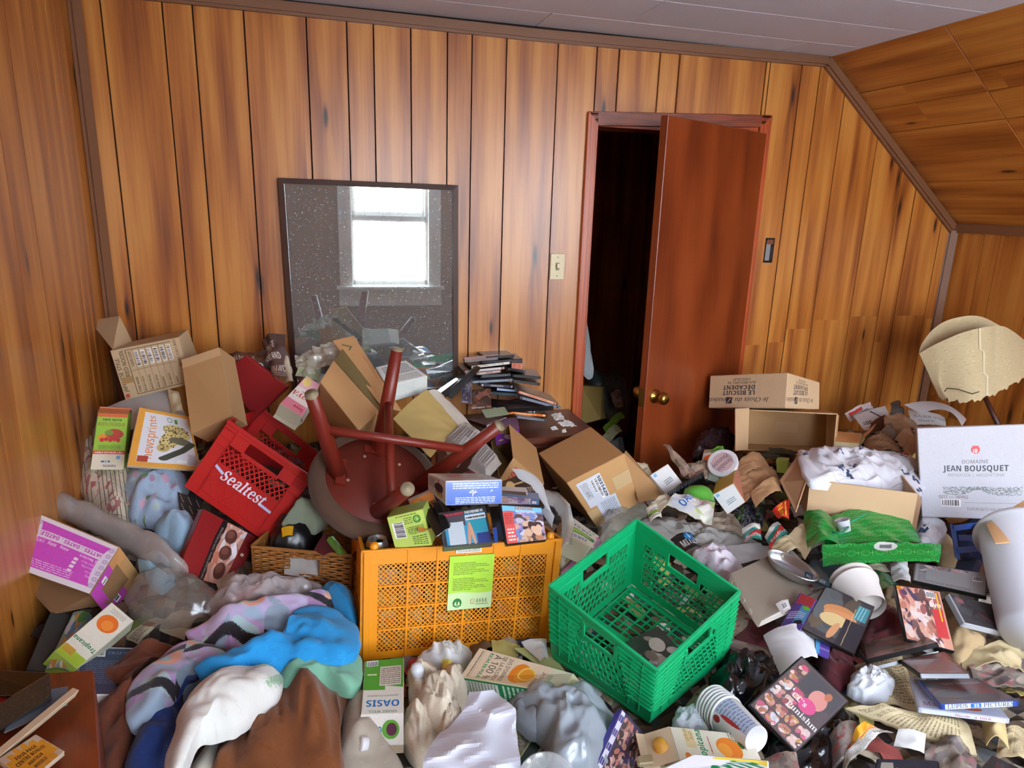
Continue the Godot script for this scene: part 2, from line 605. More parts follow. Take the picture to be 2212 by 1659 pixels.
func build_room() -> void:
	var dark := mat(rgb(38, 22, 14), 0.9)
	# back wall: boards hung on a dark backing, with the door opening and the attic slope cut out
	var wall := struct("wall_back", box_mesh(V(-0.95, -0.2, -0.16), V(1.19, 2.6, -0.014)), dark)
	struct("wall_back_lintel", box_mesh(V(1.19, 2.02, -0.16), V(2.02, 2.6, -0.014)), dark)
	struct("wall_back_pier", box_mesh(V(2.02, -0.2, -0.16), V(3.5, 2.6, -0.014)), dark)
	var xs: Array = [-0.8, -0.704, -0.505, -0.405, -0.231, -0.009, 0.14, 0.241, 0.386, 0.533, 0.634, 0.779, 1.002, 1.177, 1.279, 1.473, 1.568, 2.01, 2.03, 2.2, 2.302, 2.456, 2.686, 2.868, 2.974, 3.179, 3.3]
	for k in xs.size() - 1:
		var x0: float = xs[k] + 0.0028
		var x1: float = xs[k + 1] - 0.0028
		if x1 - x0 < 0.01:
			continue
		var lo := 0.0
		if x0 > 1.16 and x1 < 2.06:
			lo = 2.03
		var shift := rng.randf()
		var uv := func(p: Vector3) -> Vector2: return Vector2(p.x / 1.2 + shift * 0.07, -p.y / 2.4 + shift * 0.13 + (0.37 if x0 > 1.8 else 0.0))
		var top0 := minf(2.352, 2.355 - (x0 - 2.339) * 0.801) if x0 > 2.33 else 2.352
		var top1 := minf(2.352, 2.355 - (x1 - 2.339) * 0.801) if x1 > 2.33 else 2.352
		plank(wall, [V(x0, top0, 0), V(x1, top1, 0), V(x1, lo, 0), V(x0, lo, 0)], V(0, 0, -0.013), mats["pine"], 0.0, uv)
	# left wall
	var left := struct("wall_left", box_mesh(V(-0.96, -0.2, -0.1), V(-0.814, 2.6, 4.0)), dark)
	var zs := [0.0, 0.1, 0.18, 0.25, 0.39, 0.59, 0.74, 0.9, 1.0, 1.16, 1.3, 1.42, 1.6, 1.85, 2.1, 2.4, 2.7, 3.0, 3.4, 3.82]
	for k in zs.size() - 1:
		var shift := rng.randf()
		var uv := func(p: Vector3) -> Vector2: return Vector2(p.z / 1.2 + shift * 0.1, -p.y / 2.4 + shift * 0.3)
		plank(left, [V(-0.8, 2.36, zs[k + 1] - 0.0015), V(-0.8, 2.36, zs[k] + 0.0015), V(-0.8, 0, zs[k] + 0.0015), V(-0.8, 0, zs[k + 1] - 0.0015)], V(-0.013, 0, 0), mats["pine_left"], 0.0, uv)
	# low wall on the right
	var right := struct("wall_right", box_mesh(V(3.29, -0.2, -0.1), V(3.46, 1.62, 4.0)), dark)
	zs = [0.0, 0.18, 0.27, 0.47, 0.57, 0.78, 0.95, 1.15, 1.3, 1.5, 1.75, 2.0, 2.4, 2.8, 3.3, 3.82]
	for k in zs.size() - 1:
		var shift := rng.randf()
		var uv := func(p: Vector3) -> Vector2: return Vector2(p.z / 1.2 + shift * 0.5, -p.y / 2.4 + shift * 0.3)
		plank(right, [V(3.275, 1.61, zs[k] + 0.0015), V(3.275, 1.61, zs[k + 1] - 0.0015), V(3.275, 0, zs[k + 1] - 0.0015), V(3.275, 0, zs[k] + 0.0015)], V(0.013, 0, 0), mats["pine_left"], 0.0, uv)
	# attic slope: boards running into the room
	var s0 := V(2.34, 2.36, 0)
	var s1 := V(3.275, 1.61, 0)
	var sd := (s1 - s0).normalized()
	var sn := V(sd.y, -sd.x, 0)
	var st := st_new()
	block(st, [s0 + sn * -0.016 + V(0, 0, 4), s1 + sn * -0.016 + V(0, 0, 4), s1 + sn * -0.2 + V(0.0, 0, 4), s0 + sn * -0.2 + V(0, 0.0, 4), s0 + sn * -0.016 + V(0, 0, -0.1), s1 + sn * -0.016 + V(0, 0, -0.1), s1 + sn * -0.2 + V(0, 0, -0.1), s0 + sn * -0.2 + V(0, 0, -0.1)], 0.0)
	var slope := struct("wall_slope", done(st), mat(rgb(120, 74, 44), 0.8))
	var cuts := [0.0, 0.235, 0.345, 0.5, 0.7, 0.86, 0.975, 1.1, 1.2]
	var zc := [0.0, 0.63, 1.85, 3.82]
	for k in cuts.size() - 1:
		for j in zc.size() - 1:
			var shift := rng.randf()
			var a: Vector3 = s0 + sd * (cuts[k] + 0.0016)
			var b: Vector3 = s0 + sd * (minf(cuts[k + 1], (s1 - s0).length()) - 0.0016)
			var uv := func(p: Vector3) -> Vector2: return Vector2((p - s0).dot(sd) / 1.2 + 0.3 * j, -p.z / 2.4 + shift * 0.4)
			plank(slope, [a + V(0, 0, zc[j] + 0.001), a + V(0, 0, zc[j + 1] - 0.001), b + V(0, 0, zc[j + 1] - 0.001), b + V(0, 0, zc[j] + 0.001)], sn * -0.013, mats["pine_dark"], 0.0, uv)
	# ceiling of square-edged tiles
	var ceil_ := struct("ceiling", box_mesh(V(-0.96, 2.376, -0.16), V(2.5, 2.5, 4.0)), mat(rgb(226, 224, 226), 0.9))
	var tile_mats := [mat(rgb(205, 198, 203), 0.85), mat(rgb(209, 203, 207), 0.85), mat(rgb(201, 195, 200), 0.85)]
	for r in 13:
		var z0 := -0.05 + r * 0.3 - 0.04
		var x := -0.8 - (0.3 if r % 2 else 0.62)
		while x < 2.36:
			var a := maxf(x + 0.0012, -0.8)
			var b := minf(x + 1.16 - 0.0012, 2.36)
			if b > a + 0.02:
				part("ceiling_tile", box_mesh(V(a, 2.36, maxf(z0 + 0.002, 0.0)), V(b, 2.378, z0 + 0.298), 0.0015), tile_mats[rng.randi() % 3], ceil_)
			x += 1.16
	# floor
	struct("floor", box_mesh(V(-0.96, -0.2, -1.6), V(3.5, 0.0, 4.0)), mat(rgb(90, 62, 44), 0.8))
	# mouldings
	var brown := mat(rgb(122, 82, 56), 0.4)
	var mould := func(called: String, p: Vector3, q: Vector3, n: Vector3, w: float) -> void:
		var s := st_new()
		bar(s, p, q, n, w, 0.016)
		bar(s, p + n * 0.011, q + n * 0.011, n, w * 0.55, 0.012)
		struct(called, done(s), brown)
	mould.call("trim_1", V(-0.8, 2.335, 0.008), V(0.9, 2.325, 0.008), V(0, 0, 1), 0.046)
	mould.call("trim_2", V(0.9, 2.325, 0.008), V(2.34, 2.338, 0.008), V(0, 0, 1), 0.046)
	mould.call("trim_3", V(2.322, 2.345, 0.008), V(3.262, 1.592, 0.008), V(0, 0, 1), 0.056)
	mould.call("trim_4", V(3.258, 1.6, 0.01), V(3.258, 0.2, 0.01), V(-0.7, 0, 0.7), 0.044)
	mould.call("trim_5", V(3.266, 1.6, 0.0), V(3.266, 1.6, 3.8), V(-1, 0, 0), 0.05)
	mould.call("trim_6", V(-0.785, 2.35, 0.012), V(-0.785, 0.3, 0.012), V(0.7, 0, 0.7), 0.05)
	build_door()
	build_mirror()
	build_window()
	# switch plate and the open box in the wall
	var sw := thing("light_switch", "ivory light switch plate with one toggle on the panelling left of the door", "light switch", V(1.041,1.382,0))
	part("plate", box_mesh(V(-0.034, -0.058, 0), V(0.034, 0.058, 0.006), 0.002), mat(rgb(214, 202, 160), 0.4), sw)
	part("toggle", box_mesh(V(-0.005, -0.004, 0.006), V(0.005, 0.014, 0.018), 0.001), mat(rgb(225, 216, 180), 0.4), sw)
	part("toggle_slot", box_mesh(V(-0.009, -0.016, 0.005), V(0.009, 0.018, 0.0067)), mat(rgb(130, 118, 84), 0.5), sw)
	for s in [-1, 1]:
		part("screw", lathe([Vector2(0, 0.0075), Vector2(0.003, 0.007), Vector2(0.0032, 0.006)], 10), mat(rgb(180, 168, 130), 0.4), sw).transform = Transform3D(Basis(Vector3.RIGHT, PI / 2), V(0, 0.042 * s, 0.0))
	var eb := thing("outlet_box", "bare metal electrical box in a cut hole in the panelling right of the door", "electrical box", V(2.143,1.468,0))
	part("hole", box_mesh(V(-0.026, -0.06, -0.004), V(0.026, 0.06, 0.0012)), mat(rgb(16, 14, 12), 0.9), eb)
	part("metal_box", box_mesh(V(-0.02, -0.05, 0.0), V(0.006, 0.045, 0.003), 0.001), mat(rgb(150, 156, 162), 0.4, 0.8), eb)
	part("rusty_ear", box_mesh(V(-0.018, 0.03, 0.001), V(0.018, 0.052, 0.004), 0.001), mat(rgb(120, 66, 40), 0.8), eb)
	part("cable", box_mesh(V(0.01, -0.045, 0.0), V(0.017, 0.02, 0.005), 0.002), mat(rgb(40, 40, 42), 0.5), eb)

func build_door() -> void:
	# casing and jambs
	var cas: Material = mats["casing"]
	struct("door_1_casing_left", box_mesh(V(1.146, 0.0, 0.0), V(1.197, 2.045, 0.017), 0.003), cas)
	struct("door_1_casing_right", box_mesh(V(2.005, 0.0, 0.0), V(2.064, 2.085, 0.017), 0.003), cas)
	var st := st_new()
	block(st, [V(1.146, 2.047, 0.017), V(2.064, 2.087, 0.017), V(2.01, 2.03, 0.017), V(1.197, 1.99, 0.017), V(1.146, 2.047, 0), V(2.064, 2.087, 0), V(2.01, 2.03, 0), V(1.197, 1.99, 0)], 0.003)
	struct("door_1_casing_head", done(st), mats["mahogany"])
	struct("door_1_jamb_left", box_mesh(V(1.17, 0, -0.16), V(1.199, 2.0, 0.0)), cas)
	struct("door_1_jamb_right", box_mesh(V(2.003, 0, -0.16), V(2.03, 2.0, 0.0)), cas)
	struct("door_1_jamb_head", box_mesh(V(1.17, 1.99, -0.16), V(2.03, 2.035, 0.0)), cas)
	# the leaf stands ajar into the room, hinged on the right
	var d := Node3D.new()
	d.name = "door_1"
	d.set_meta("kind", "structure")
	d.set_meta("label", "reddish brown wooden door standing ajar with a brass knob")
	add_child(d)
	d.position = V(2.0, 0, 0.02)
	d.rotation.y = -deg_to_rad(-27.0)
	var leaf := st_new()
	block(leaf, corners(V(-0.775, 0.02, 0.0), V(0.0, 2.0, 0.036)), 0.002)
	part("leaf", done(leaf), mats["mahogany"], d)
	d.rotation.y = deg_to_rad(27.0)
	var brass := mat(rgb(178, 140, 72), 0.28, 1.0)
	var knob := [Vector2(0.0, 0.066), Vector2(0.02, 0.066), Vector2(0.027, 0.058), Vector2(0.027, 0.04), Vector2(0.016, 0.03), Vector2(0.013, 0.02), Vector2(0.014, 0.012), Vector2(0.03, 0.008), Vector2(0.032, 0.0)]
	for s in [1, -1]:
		var k := part("door_knob", lathe(knob, 28), brass, d)
		k.transform = Transform3D(Basis(Vector3.RIGHT, PI / 2 * s), V(-0.71, 0.86, 0.036 if s > 0 else 0.0))
	part("latch_plate", box_mesh(V(-0.777, 0.82, 0.006), V(-0.773, 0.9, 0.03)), brass, d)
	# hall behind: dark side walls and a second door
	var hall: Material = mats["pine"]
	struct("wall_hall_left", box_mesh(V(1.0, 0, -1.5), V(1.05, 2.3, -0.16)), mats["walnut"])
	struct("wall_hall_right", box_mesh(V(2.2, 0, -1.5), V(2.26, 2.3, -0.16)), hall)
	struct("wall_hall_end", box_mesh(V(1.0, 0, -1.6), V(2.3, 2.3, -1.5)), hall)
	struct("ceiling_hall", box_mesh(V(1.0, 2.25, -1.6), V(2.3, 2.35, -0.16)), hall)
	struct("door_2", box_mesh(V(1.2, 0, -1.46), V(1.225, 1.95, -0.75), 0.003), mats["walnut"])

func build_mirror() -> void:
	var o := thing("mirror", "large dusty mirror in a dark brown frame leaning on the panelled back wall", "mirror", V(0.22, 0.78, 0.02))
	var a := V(-.14,1.721,.03)
	var b := V(.575,1.719,.03)
	var c := V(.584,.823,.03)
	var e := V(-.127,.82,.03)
	var q := [a, b, c, e].map(func(p): return p - o.position)
	var wood := mat(rgb(62, 38, 28), 0.42)
	var ctr: Vector3 = (q[0] + q[1] + q[2] + q[3]) / 4.0
	for k in 4:
		var p: Vector3 = q[k]
		var r: Vector3 = q[(k + 1) % 4]
		var pi: Vector3 = p + ((q[(k + 3) % 4] - p).normalized() + (r - p).normalized()) * 0.022
		var ri: Vector3 = r + ((q[(k + 2) % 4] - r).normalized() + (p - r).normalized()) * 0.022
		var fw := V(0, 0, 0.012)
		var s := st_new()
		out_quad(s, ctr - fw * 40.0, p + fw * 0.6, r + fw * 0.6, ri + fw, pi + fw)
		out_quad(s, ctr, p + fw * 0.6, r + fw * 0.6, r - fw * 2.0, p - fw * 2.0)
		out_quad(s, (p + r) * 0.5, pi + fw, ri + fw, ri - fw * 0.6, pi - fw * 0.6)
		part("frame_rail", done(s), wood, o)
	# glass: silver under grains of dust
	var w := 512
	var al := Image.create(w, w, false, Image.FORMAT_RGB8)
	var me := Image.create(w, w, false, Image.FORMAT_RGB8)
	al.fill(rgb(214, 226, 228))
	me.fill(Color(0.86, 0.86, 0.86))
	var n := FastNoiseLite.new()
	n.seed = 5
	n.frequency = 0.02
	for k in 5200:
		var x := rng.randi() % w
		var y := rng.randi() % w
		if rng.randf() > 0.55 + n.get_noise_2d(x, y) * 0.7:
			continue
		var s := 1 if rng.randf() < 0.85 else 2
		al.fill_rect(Rect2i(x, y, s, s), rgb(222, 226, 228))
		me.fill_rect(Rect2i(x, y, s, s), Color(rng.randf_range(0.0, 0.5), 0, 0))
	var m := StandardMaterial3D.new()
	m.albedo_texture = ImageTexture.create_from_image(al)
	m.metallic = 1.0
	m.metallic_texture = ImageTexture.create_from_image(me)
	m.metallic_texture_channel = BaseMaterial3D.TEXTURE_CHANNEL_RED
	m.roughness = 0.02
	var g := st_new()
	var inn := []
	for k in 4:
		inn.append(q[k] + ((q[(k + 3) % 4] - q[k]).normalized() + (q[(k + 1) % 4] - q[k]).normalized()) * 0.021)
	quad(g, inn[0], inn[1], inn[2], inn[3])
	block(g, [inn[0] - V(0, 0, 0.002), inn[1] - V(0, 0, 0.002), inn[2] - V(0, 0, 0.002), inn[3] - V(0, 0, 0.002), inn[0] - V(0, 0, 0.01), inn[1] - V(0, 0, 0.01), inn[2] - V(0, 0, 0.01), inn[3] - V(0, 0, 0.01)], 0.0)
	part("mirror_glass", done(g), m, o)

func build_window() -> void:
	var wm := mat(rgb(150, 112, 84), 0.7)
	struct("wall_front_left", box_mesh(V(-0.96, -0.2, 3.8), V(0.3, 2.6, 3.96)), wm)
	struct("wall_front_middle", box_mesh(V(1.04, -0.2, 3.8), V(1.85, 2.6, 3.96)), wm)
	struct("wall_front_right", box_mesh(V(2.65, -0.2, 3.8), V(3.5, 2.6, 3.96)), wm)
	var white := mat(rgb(222, 220, 212), 0.5)
	for w in [[0.3, 1.04], [1.85, 2.65]]:
		var x0: float = w[0]
		var x1: float = w[1]
		struct("wall_front_sill", box_mesh(V(x0, -0.2, 3.8), V(x1, 0.84, 3.96)), wm)
		struct("wall_front_head", box_mesh(V(x0, 2.2, 3.8), V(x1, 2.6, 3.96)), wm)
		var win := Node3D.new()
		win.name = "window_%d" % (1 if x0 < 1.0 else 2)
		win.set_meta("kind", "structure")
		win.set_meta("label", "white sash window behind the camera")
		add_child(win)
		win.position = V(x0, 0.84, 3.8)
		var wd := x1 - x0
		part("casing", box_mesh(V(-0.11, 0.0, -0.02), V(0.01, 1.45, 0.0), 0.003), white, win)
		part("casing", box_mesh(V(wd - 0.01, 0.0, -0.02), V(wd + 0.11, 1.45, 0.0), 0.003), white, win)
		part("casing_head", box_mesh(V(-0.11, 1.36, -0.022), V(wd + 0.11, 1.48, 0.0), 0.003), white, win)
		part("stool", box_mesh(V(-0.14, -0.01, -0.06), V(wd + 0.14, 0.02, 0.05), 0.004), white, win)
		part("apron", box_mesh(V(-0.12, -0.17, -0.018), V(wd + 0.12, -0.01, 0.0), 0.003), white, win)
		var s := st_new()
		for y in [[0.02, 0.07], [0.62, 0.68]]:
			block(s, corners(V(0.02, y[0], 0.05), V(wd - 0.02, y[1], 0.085)), 0.002)
		for x in [[0.0, 0.035], [wd - 0.035, wd]]:
			block(s, corners(V(x[0], 0.02, 0.05), V(x[1], 1.36, 0.085)), 0.002)
		block(s, corners(V(0.02, 0.66, 0.09), V(wd - 0.02, 0.72, 0.12)), 0.002)
		for x in [[0.0, 0.06], [wd - 0.06, wd]]:
			block(s, corners(V(x[0], 0.66, 0.088), V(x[1], 1.36, 0.12)), 0.002)
		part("sash", done(s), white, win)
	# snowy branches outside
	var br := thing("tree_branches", "bare snowy tree branches outside the window seen in the mirror", "tree", V(0.6, 0.0, 6.5))
	var st := st_new(true)
	for k in 26:
		var y := rng.randf_range(0.6, 2.6)
		var p := [V(-2.2, y, rng.randf_range(-0.3, 0.3))]
		for j in 6:
			p.append(p[-1] + V(0.7, rng.randf_range(-0.18, 0.22), rng.randf_range(-0.1, 0.1)))
		tube(st, p, 0.014, 0.004, 5, false)
	part("branch", done(st), mat(rgb(150, 140, 128), 0.9), br)
	struct("ground_outside", box_mesh(V(-6, -2.2, 4.2), V(8, -2.0, 14.0)), mat(rgb(240, 243, 248), 0.9))


# ------------------------------------------------------------------ builders of things
const KRAFT := Color(0.78, 0.6, 0.4)

# solid six-sided thing from eight world corners (a b c d in the print's own order, A B C D behind them); returns [node, local corners]
func solid(called: String, label: String, category: String, l: Array, page: int, uv: Dictionary, bevel := 0.002, body := "body", group := "") -> Array:
	var q := pts(l)
	var at := low_mid(q)
	var o := thing(called, label, category, at, group)
	q = moved(q, at)
	var st := st_new()
	block(st, q, bevel, uv)
	part(body, done(st), page_mat(page), o)
	return [o, q]

# a point on the face of a block: u right, v down, lifted along the outward normal
func on_face(q: Array, face: String, u: float, v: float, lift := 0.0) -> Vector3:
	var ix: Array = FACES[face]
	var a: Vector3 = q[ix[0]]
	var b: Vector3 = q[ix[1]]
	var c: Vector3 = q[ix[2]]
	var d: Vector3 = q[ix[3]]
	var n := -(b - a).cross(d - a).normalized()
	return a.lerp(b, u).lerp(d.lerp(c, u), v) + n * lift

# thin label or tape stuck on a face
func patch(o: Node, called: String, q: Array, face: String, u0: float, v0: float, u1: float, v1: float, page: int, uv: Rect2, lift := 0.0006) -> MeshInstance3D:
	var t := [on_face(q, face, u0, v0, lift), on_face(q, face, u1, v0, lift), on_face(q, face, u1, v1, lift), on_face(q, face, u0, v1, lift)]
	var f := t + [on_face(q, face, u0, v0, -0.0005), on_face(q, face, u1, v0, -0.0005), on_face(q, face, u1, v1, -0.0005), on_face(q, face, u0, v1, -0.0005)]
	var st := st_new()
	block(st, f, 0.0, {"front": uv, "": Rect2(uv.get_center(), Vector2.ZERO)})
	return part(called, done(st), page_mat(page), o)

# box with one side open: a wall of board for every other side
func open_box(called: String, label: String, category: String, l: Array, open: String, page: int, col: Rect2, t := 0.004, uv := {}, inner := Rect2(-1, 0, 0, 0), group := "") -> Array:
	var q := pts(l)
	var at := low_mid(q)
	var o := thing(called, label, category, at, group)
	q = moved(q, at)
	var c := Vector3.ZERO
	for p in q:
		c += p / 8.0
	for f in FACES:
		if f == open:
			continue
		var ix: Array = FACES[f]
		var n := -((q[ix[1]] - q[ix[0]]) as Vector3).cross(q[ix[3]] - q[ix[0]]).normalized()
		var outer := [q[ix[0]], q[ix[1]], q[ix[2]], q[ix[3]]]
		var st := st_new()
		block(st, outer + outer.map(func(p): return p - n * t), 0.0008, {"front": uv.get(f, col), "back": inner if inner.position.x >= 0.0 else col, "": col})
		part("wall_panel", done(st), page_mat(page), o)
	return [o, q]

# flap of board hinged on the edge p-q, reaching to r (from p) and s (from q)
func flap(o: Node, p: Vector3, q: Vector3, s: Vector3, r: Vector3, page: int, col: Rect2, t := 0.004, called := "flap", uv := Rect2(-1, 0, 0, 0)) -> void:
	var n := -(q - p).cross(r - p).normalized() * t
	var st := st_new()
	block(st, [p, q, s, r, p - n, q - n, s - n, r - n], 0.0008, {"front": uv if uv.position.x >= 0.0 else col, "": col})
	part(called, done(st), page_mat(page), o)

# juice carton: front print, side colour, gable towards the print's top; cap: share of the gable
func gable_carton(called: String, label: String, l: Array, page: int, uv: Dictionary, high: float, top: Rect2, cap := Color(0, 0, 0, 0), flat := 0.12, group := "") -> Array:
	var r := solid(called, label, "carton", l, page, uv, 0.0015, "carton_body", group)
	var q: Array = r[1]
	var up: Vector3 = ((q[0] + q[1] - q[2] - q[3]) as Vector3).normalized()
	var m0: Vector3 = (q[0] as Vector3).lerp(q[4], 0.5) + up * high
	var m1: Vector3 = (q[1] as Vector3).lerp(q[5], 0.5) + up * high
	var fin := up * high * 0.35
	var st := st_new()
	var c: Vector3 = (q[0] + q[1] + q[4] + q[5]) / 4.0
	quad(st, m0, m1, q[1], q[0], uv.get("gable", top))
	quad(st, m1, m0, q[4], q[5], top)
	var in0 := m0.lerp(c, 0.35)
	var in1 := m1.lerp(c, 0.35)
	for s in [[m0, q[4], in0, q[0]], [m1, q[1], in1, q[5]]]:
		out_quad(st, c, s[0], s[1], s[2], s[3], Rect2(top.get_center(), Vector2.ZERO))
	var th := ((q[0] - q[4]) as Vector3).normalized() * 0.0015
	block(st, [m0 + fin + th, m1 + fin + th, m1 + th, m0 + th, m0 + fin - th, m1 + fin - th, m1 - th, m0 - th], 0.0, {"": Rect2(top.get_center(), Vector2.ZERO)})
	part("gable_top", done(st), page_mat(page), r[0])
	if cap.a > 0.0:
		var base: Vector3 = (m0 + m1 + q[0] + q[1]) / 4.0
		var n := -(m1 - m0).cross(q[0] - m0).normalized()
		var k := part("cap", lathe([Vector2(0, 0.017), Vector2(0.0125, 0.017), Vector2(0.014, 0.0155), Vector2(0.014, 0.003), Vector2(0.018, 0.002), Vector2(0.018, 0)], 28), mat(cap, 0.4), r[0])
		k.transform = Transform3D(along(n), base)
	return r

# video case: black plastic with a printed sleeve on the front and one on the spine
func video_case(label: String, l: Array, front: Rect2, spine: Rect2, group := "", spine_side := "left", plastic := Color(0.045, 0.045, 0.05)) -> Array:
	var r := solid("video_case", label, "video case", l, 1, {"": swatch(1, plastic)}, 0.0018, "case", group)
	patch(r[0], "cover_sleeve", r[1], "front", 0.03, 0.02, 0.985, 0.98, 1, front, 0.0004)
	patch(r[0], "spine_sleeve", r[1], spine_side, 0.04, 0.08, 0.96, 0.92, 1, spine, 0.0004)
	return r

# video case lying with its spine between p and q (left, right) facing the room
func spine_case(label: String, p: Vector3, q: Vector3, deep: float, thick: float, spine: Rect2, group: String, plastic := Color(0.045, 0.045, 0.05), turn := 0.0) -> void:
	var d := (q - p).normalized()
	var back := V(d.z, 0, -d.x).normalized().rotated(Vector3.UP, turn) * deep
	var up := d.cross(back).normalized() * -thick
	if up.y < 0:
		up = -up
	var c := [p + up, q + up, q, p, p + up + back, q + up + back, q + back, p + back]
	var at := low_mid(c)
	var o := thing("video_case", label, "video case", at, group)
	c = moved(c, at)
	var st := st_new()
	block(st, c, 0.0015, {"": swatch(1, plastic)})
	part("case", done(st), page_mat(1), o)
	patch(o, "spine_sleeve", c, "front", 0.03, 0.12, 0.97, 0.88, 1, spine, 0.0004)

func paper(called: String, label: String, category: String, l: Array, page: int, uv: Rect2, bow := 0.0, crumple := 0.0, thick := 0.0008, curl := 0.0, seed_ := 1, freq := 9.0, group := "") -> Node3D:
	var q := pts(l)
	var at := low_mid(q)
	var o := thing(called, label, category, at, group)
	part("sheet", sheet(moved(q, at), bow, crumple, thick, uv, 18, 18, seed_, freq, curl), page_mat(page), o)
	return o

func cloth(called: String, label: String, category: String, l: Array, m: Material, rise: float, amp: float, freq: float, seed_: int, ridged := false, uvs := 1.0, stretch := Vector3.ONE, drop := 0.03) -> Node3D:
	var q := pts(l)
	var at := low_mid(q)
	var o := thing(called, label, category, at)
	part("folds", drape(moved(q, at), rise, amp, freq, seed_, ridged, stretch, drop, 24, uvs), m, o)
	return o

# a round thing whose base is at p and whose axis points to q
func turned(called: String, label: String, category: String, p: Vector3, q: Vector3, profile: Array, m: Material, sides := 40, body := "body", group := "") -> Node3D:
	var o := thing(called, label, category, p, group)
	o.basis = along(q - p)
	part(body, lathe(profile, sides), m, o)
	return o

func fabric(im: Image, rough := 0.95, scale_ := 1.0, rim := 0.3) -> StandardMaterial3D:
	var m := StandardMaterial3D.new()
	m.albedo_texture = ImageTexture.create_from_image(im)
	m.roughness = rough
	m.rim_enabled = rim > 0.0
	m.rim = rim
	m.rim_tint = 0.5
	m.uv1_scale = V(scale_, scale_, scale_)
	return m

func weave(col: Color, rough := 0.95) -> StandardMaterial3D:
	var key := "weave " + col.to_html()
	if not mats.has(key):
		var im := art(96, 96, col, 0.05)
		for k in 96:
			for j in 48:
				var d := 0.04 if (k + j) % 2 else -0.04
				im.set_pixel(k, j * 2, Color(clampf(col.r + d, 0, 1), clampf(col.g + d, 0, 1), clampf(col.b + d, 0, 1)))
		mats[key] = fabric(im, rough, 6.0)
	return mats[key]

# ---- litter: the crumpled underlayer of the heap
func heap(x: float, z: float) -> float:
	var back := 1.0 - smoothstep(0.25, 1.35, z)
	var left := 1.0 - smoothstep(0.3, 1.3, x)
	return 0.36 + back * (0.07 + 0.2 * left + 0.1 * smoothstep(1.9, 2.9, x)) + 0.05 * (1.0 - smoothstep(-0.6, 0.2, x))

func build_litter() -> void:
	var n := FastNoiseLite.new()
	n.seed = 21
	n.frequency = 5.0
	n.fractal_type = FastNoiseLite.FRACTAL_RIDGED
	n.fractal_octaves = 3
	var st := st_new(false)
	var cell := 0.028
	var nx := int(4.06 / cell)
	var nz := int(2.75 / cell)
	var cols := [rgb(70, 58, 46), rgb(96, 82, 64), rgb(130, 118, 98), rgb(44, 38, 34), rgb(150, 140, 122), rgb(60, 52, 52), rgb(104, 84, 60), rgb(84, 86, 88)]
	var cn := FastNoiseLite.new()
	cn.seed = 4
	cn.frequency = 9.0
	cn.noise_type = FastNoiseLite.TYPE_CELLULAR
	cn.cellular_return_type = FastNoiseLite.RETURN_CELL_VALUE
	var at := func(i: int, j: int) -> Vector3:
		var x := -0.79 + i * cell
		var z := 0.01 + j * cell
		return V(x, heap(x, z) - 0.045 + 0.03 * n.get_noise_2d(x, z), z)
	for j in nz:
		for i in nx:
			var a: Vector3 = at.call(i, j)
			var c: Color = cols[int(absf(cn.get_noise_2d(a.x, a.z)) * 97.0) % cols.size()]
			st.set_color(c.srgb_to_linear())
			quad(st, a, at.call(i + 1, j), at.call(i + 1, j + 1), at.call(i, j + 1))
	var m := StandardMaterial3D.new()
	m.vertex_color_use_as_albedo = true
	m.roughness = 0.8
	var o := part("litter", done(st), m)
	o.set_meta("kind", "stuff")
	tag(o, "crumpled brown and grey layer of litter under everything on the floor", "litter")
	# countless scraps of paper and film over it
	var mesh := sheet([V(-0.035, 0, -0.03), V(0.04, 0.004, -0.026), V(0.034, 0, 0.03), V(-0.03, 0.006, 0.024)], 0.01, 0.008, 0.0006, Rect2(0, 0, 1, 1), 6, 6, 3, 30.0)
	var mm := MultiMesh.new()
	mm.transform_format = MultiMesh.TRANSFORM_3D
	mm.use_colors = true
	mm.mesh = mesh
	mm.instance_count = 900
	var tones := [rgb(214, 208, 196), rgb(190, 176, 150), rgb(160, 140, 110), rgb(120, 98, 74), rgb(226, 224, 220), rgb(84, 70, 60), rgb(150, 152, 154), rgb(110, 130, 70), rgb(176, 90, 84), rgb(70, 90, 120), rgb(56, 46, 42), rgb(200, 186, 110)]
	for k in 900:
		var x := rng.randf_range(-0.75, 3.2)
		var z := rng.randf_range(0.06, 2.4)
		var b := Basis.from_euler(V(rng.randf_range(-0.5, 0.5), rng.randf() * TAU, rng.randf_range(-0.5, 0.5))).scaled(Vector3.ONE * rng.randf_range(0.5, 1.5))
		mm.set_instance_transform(k, Transform3D(b, V(x, heap(x, z) - 0.028 + rng.randf() * 0.02, z)))
		mm.set_instance_color(k, (tones[rng.randi() % tones.size()] as Color).srgb_to_linear())
	var sm := StandardMaterial3D.new()
	sm.vertex_color_use_as_albedo = true
	sm.roughness = 0.6
	var s := MultiMeshInstance3D.new()
	s.name = "paper_scraps"
	s.multimesh = mm
	s.material_override = sm
	add_child(s)
	s.set_meta("kind", "stuff")
	tag(s, "countless torn scraps of paper, card and film strewn over the litter", "scraps")


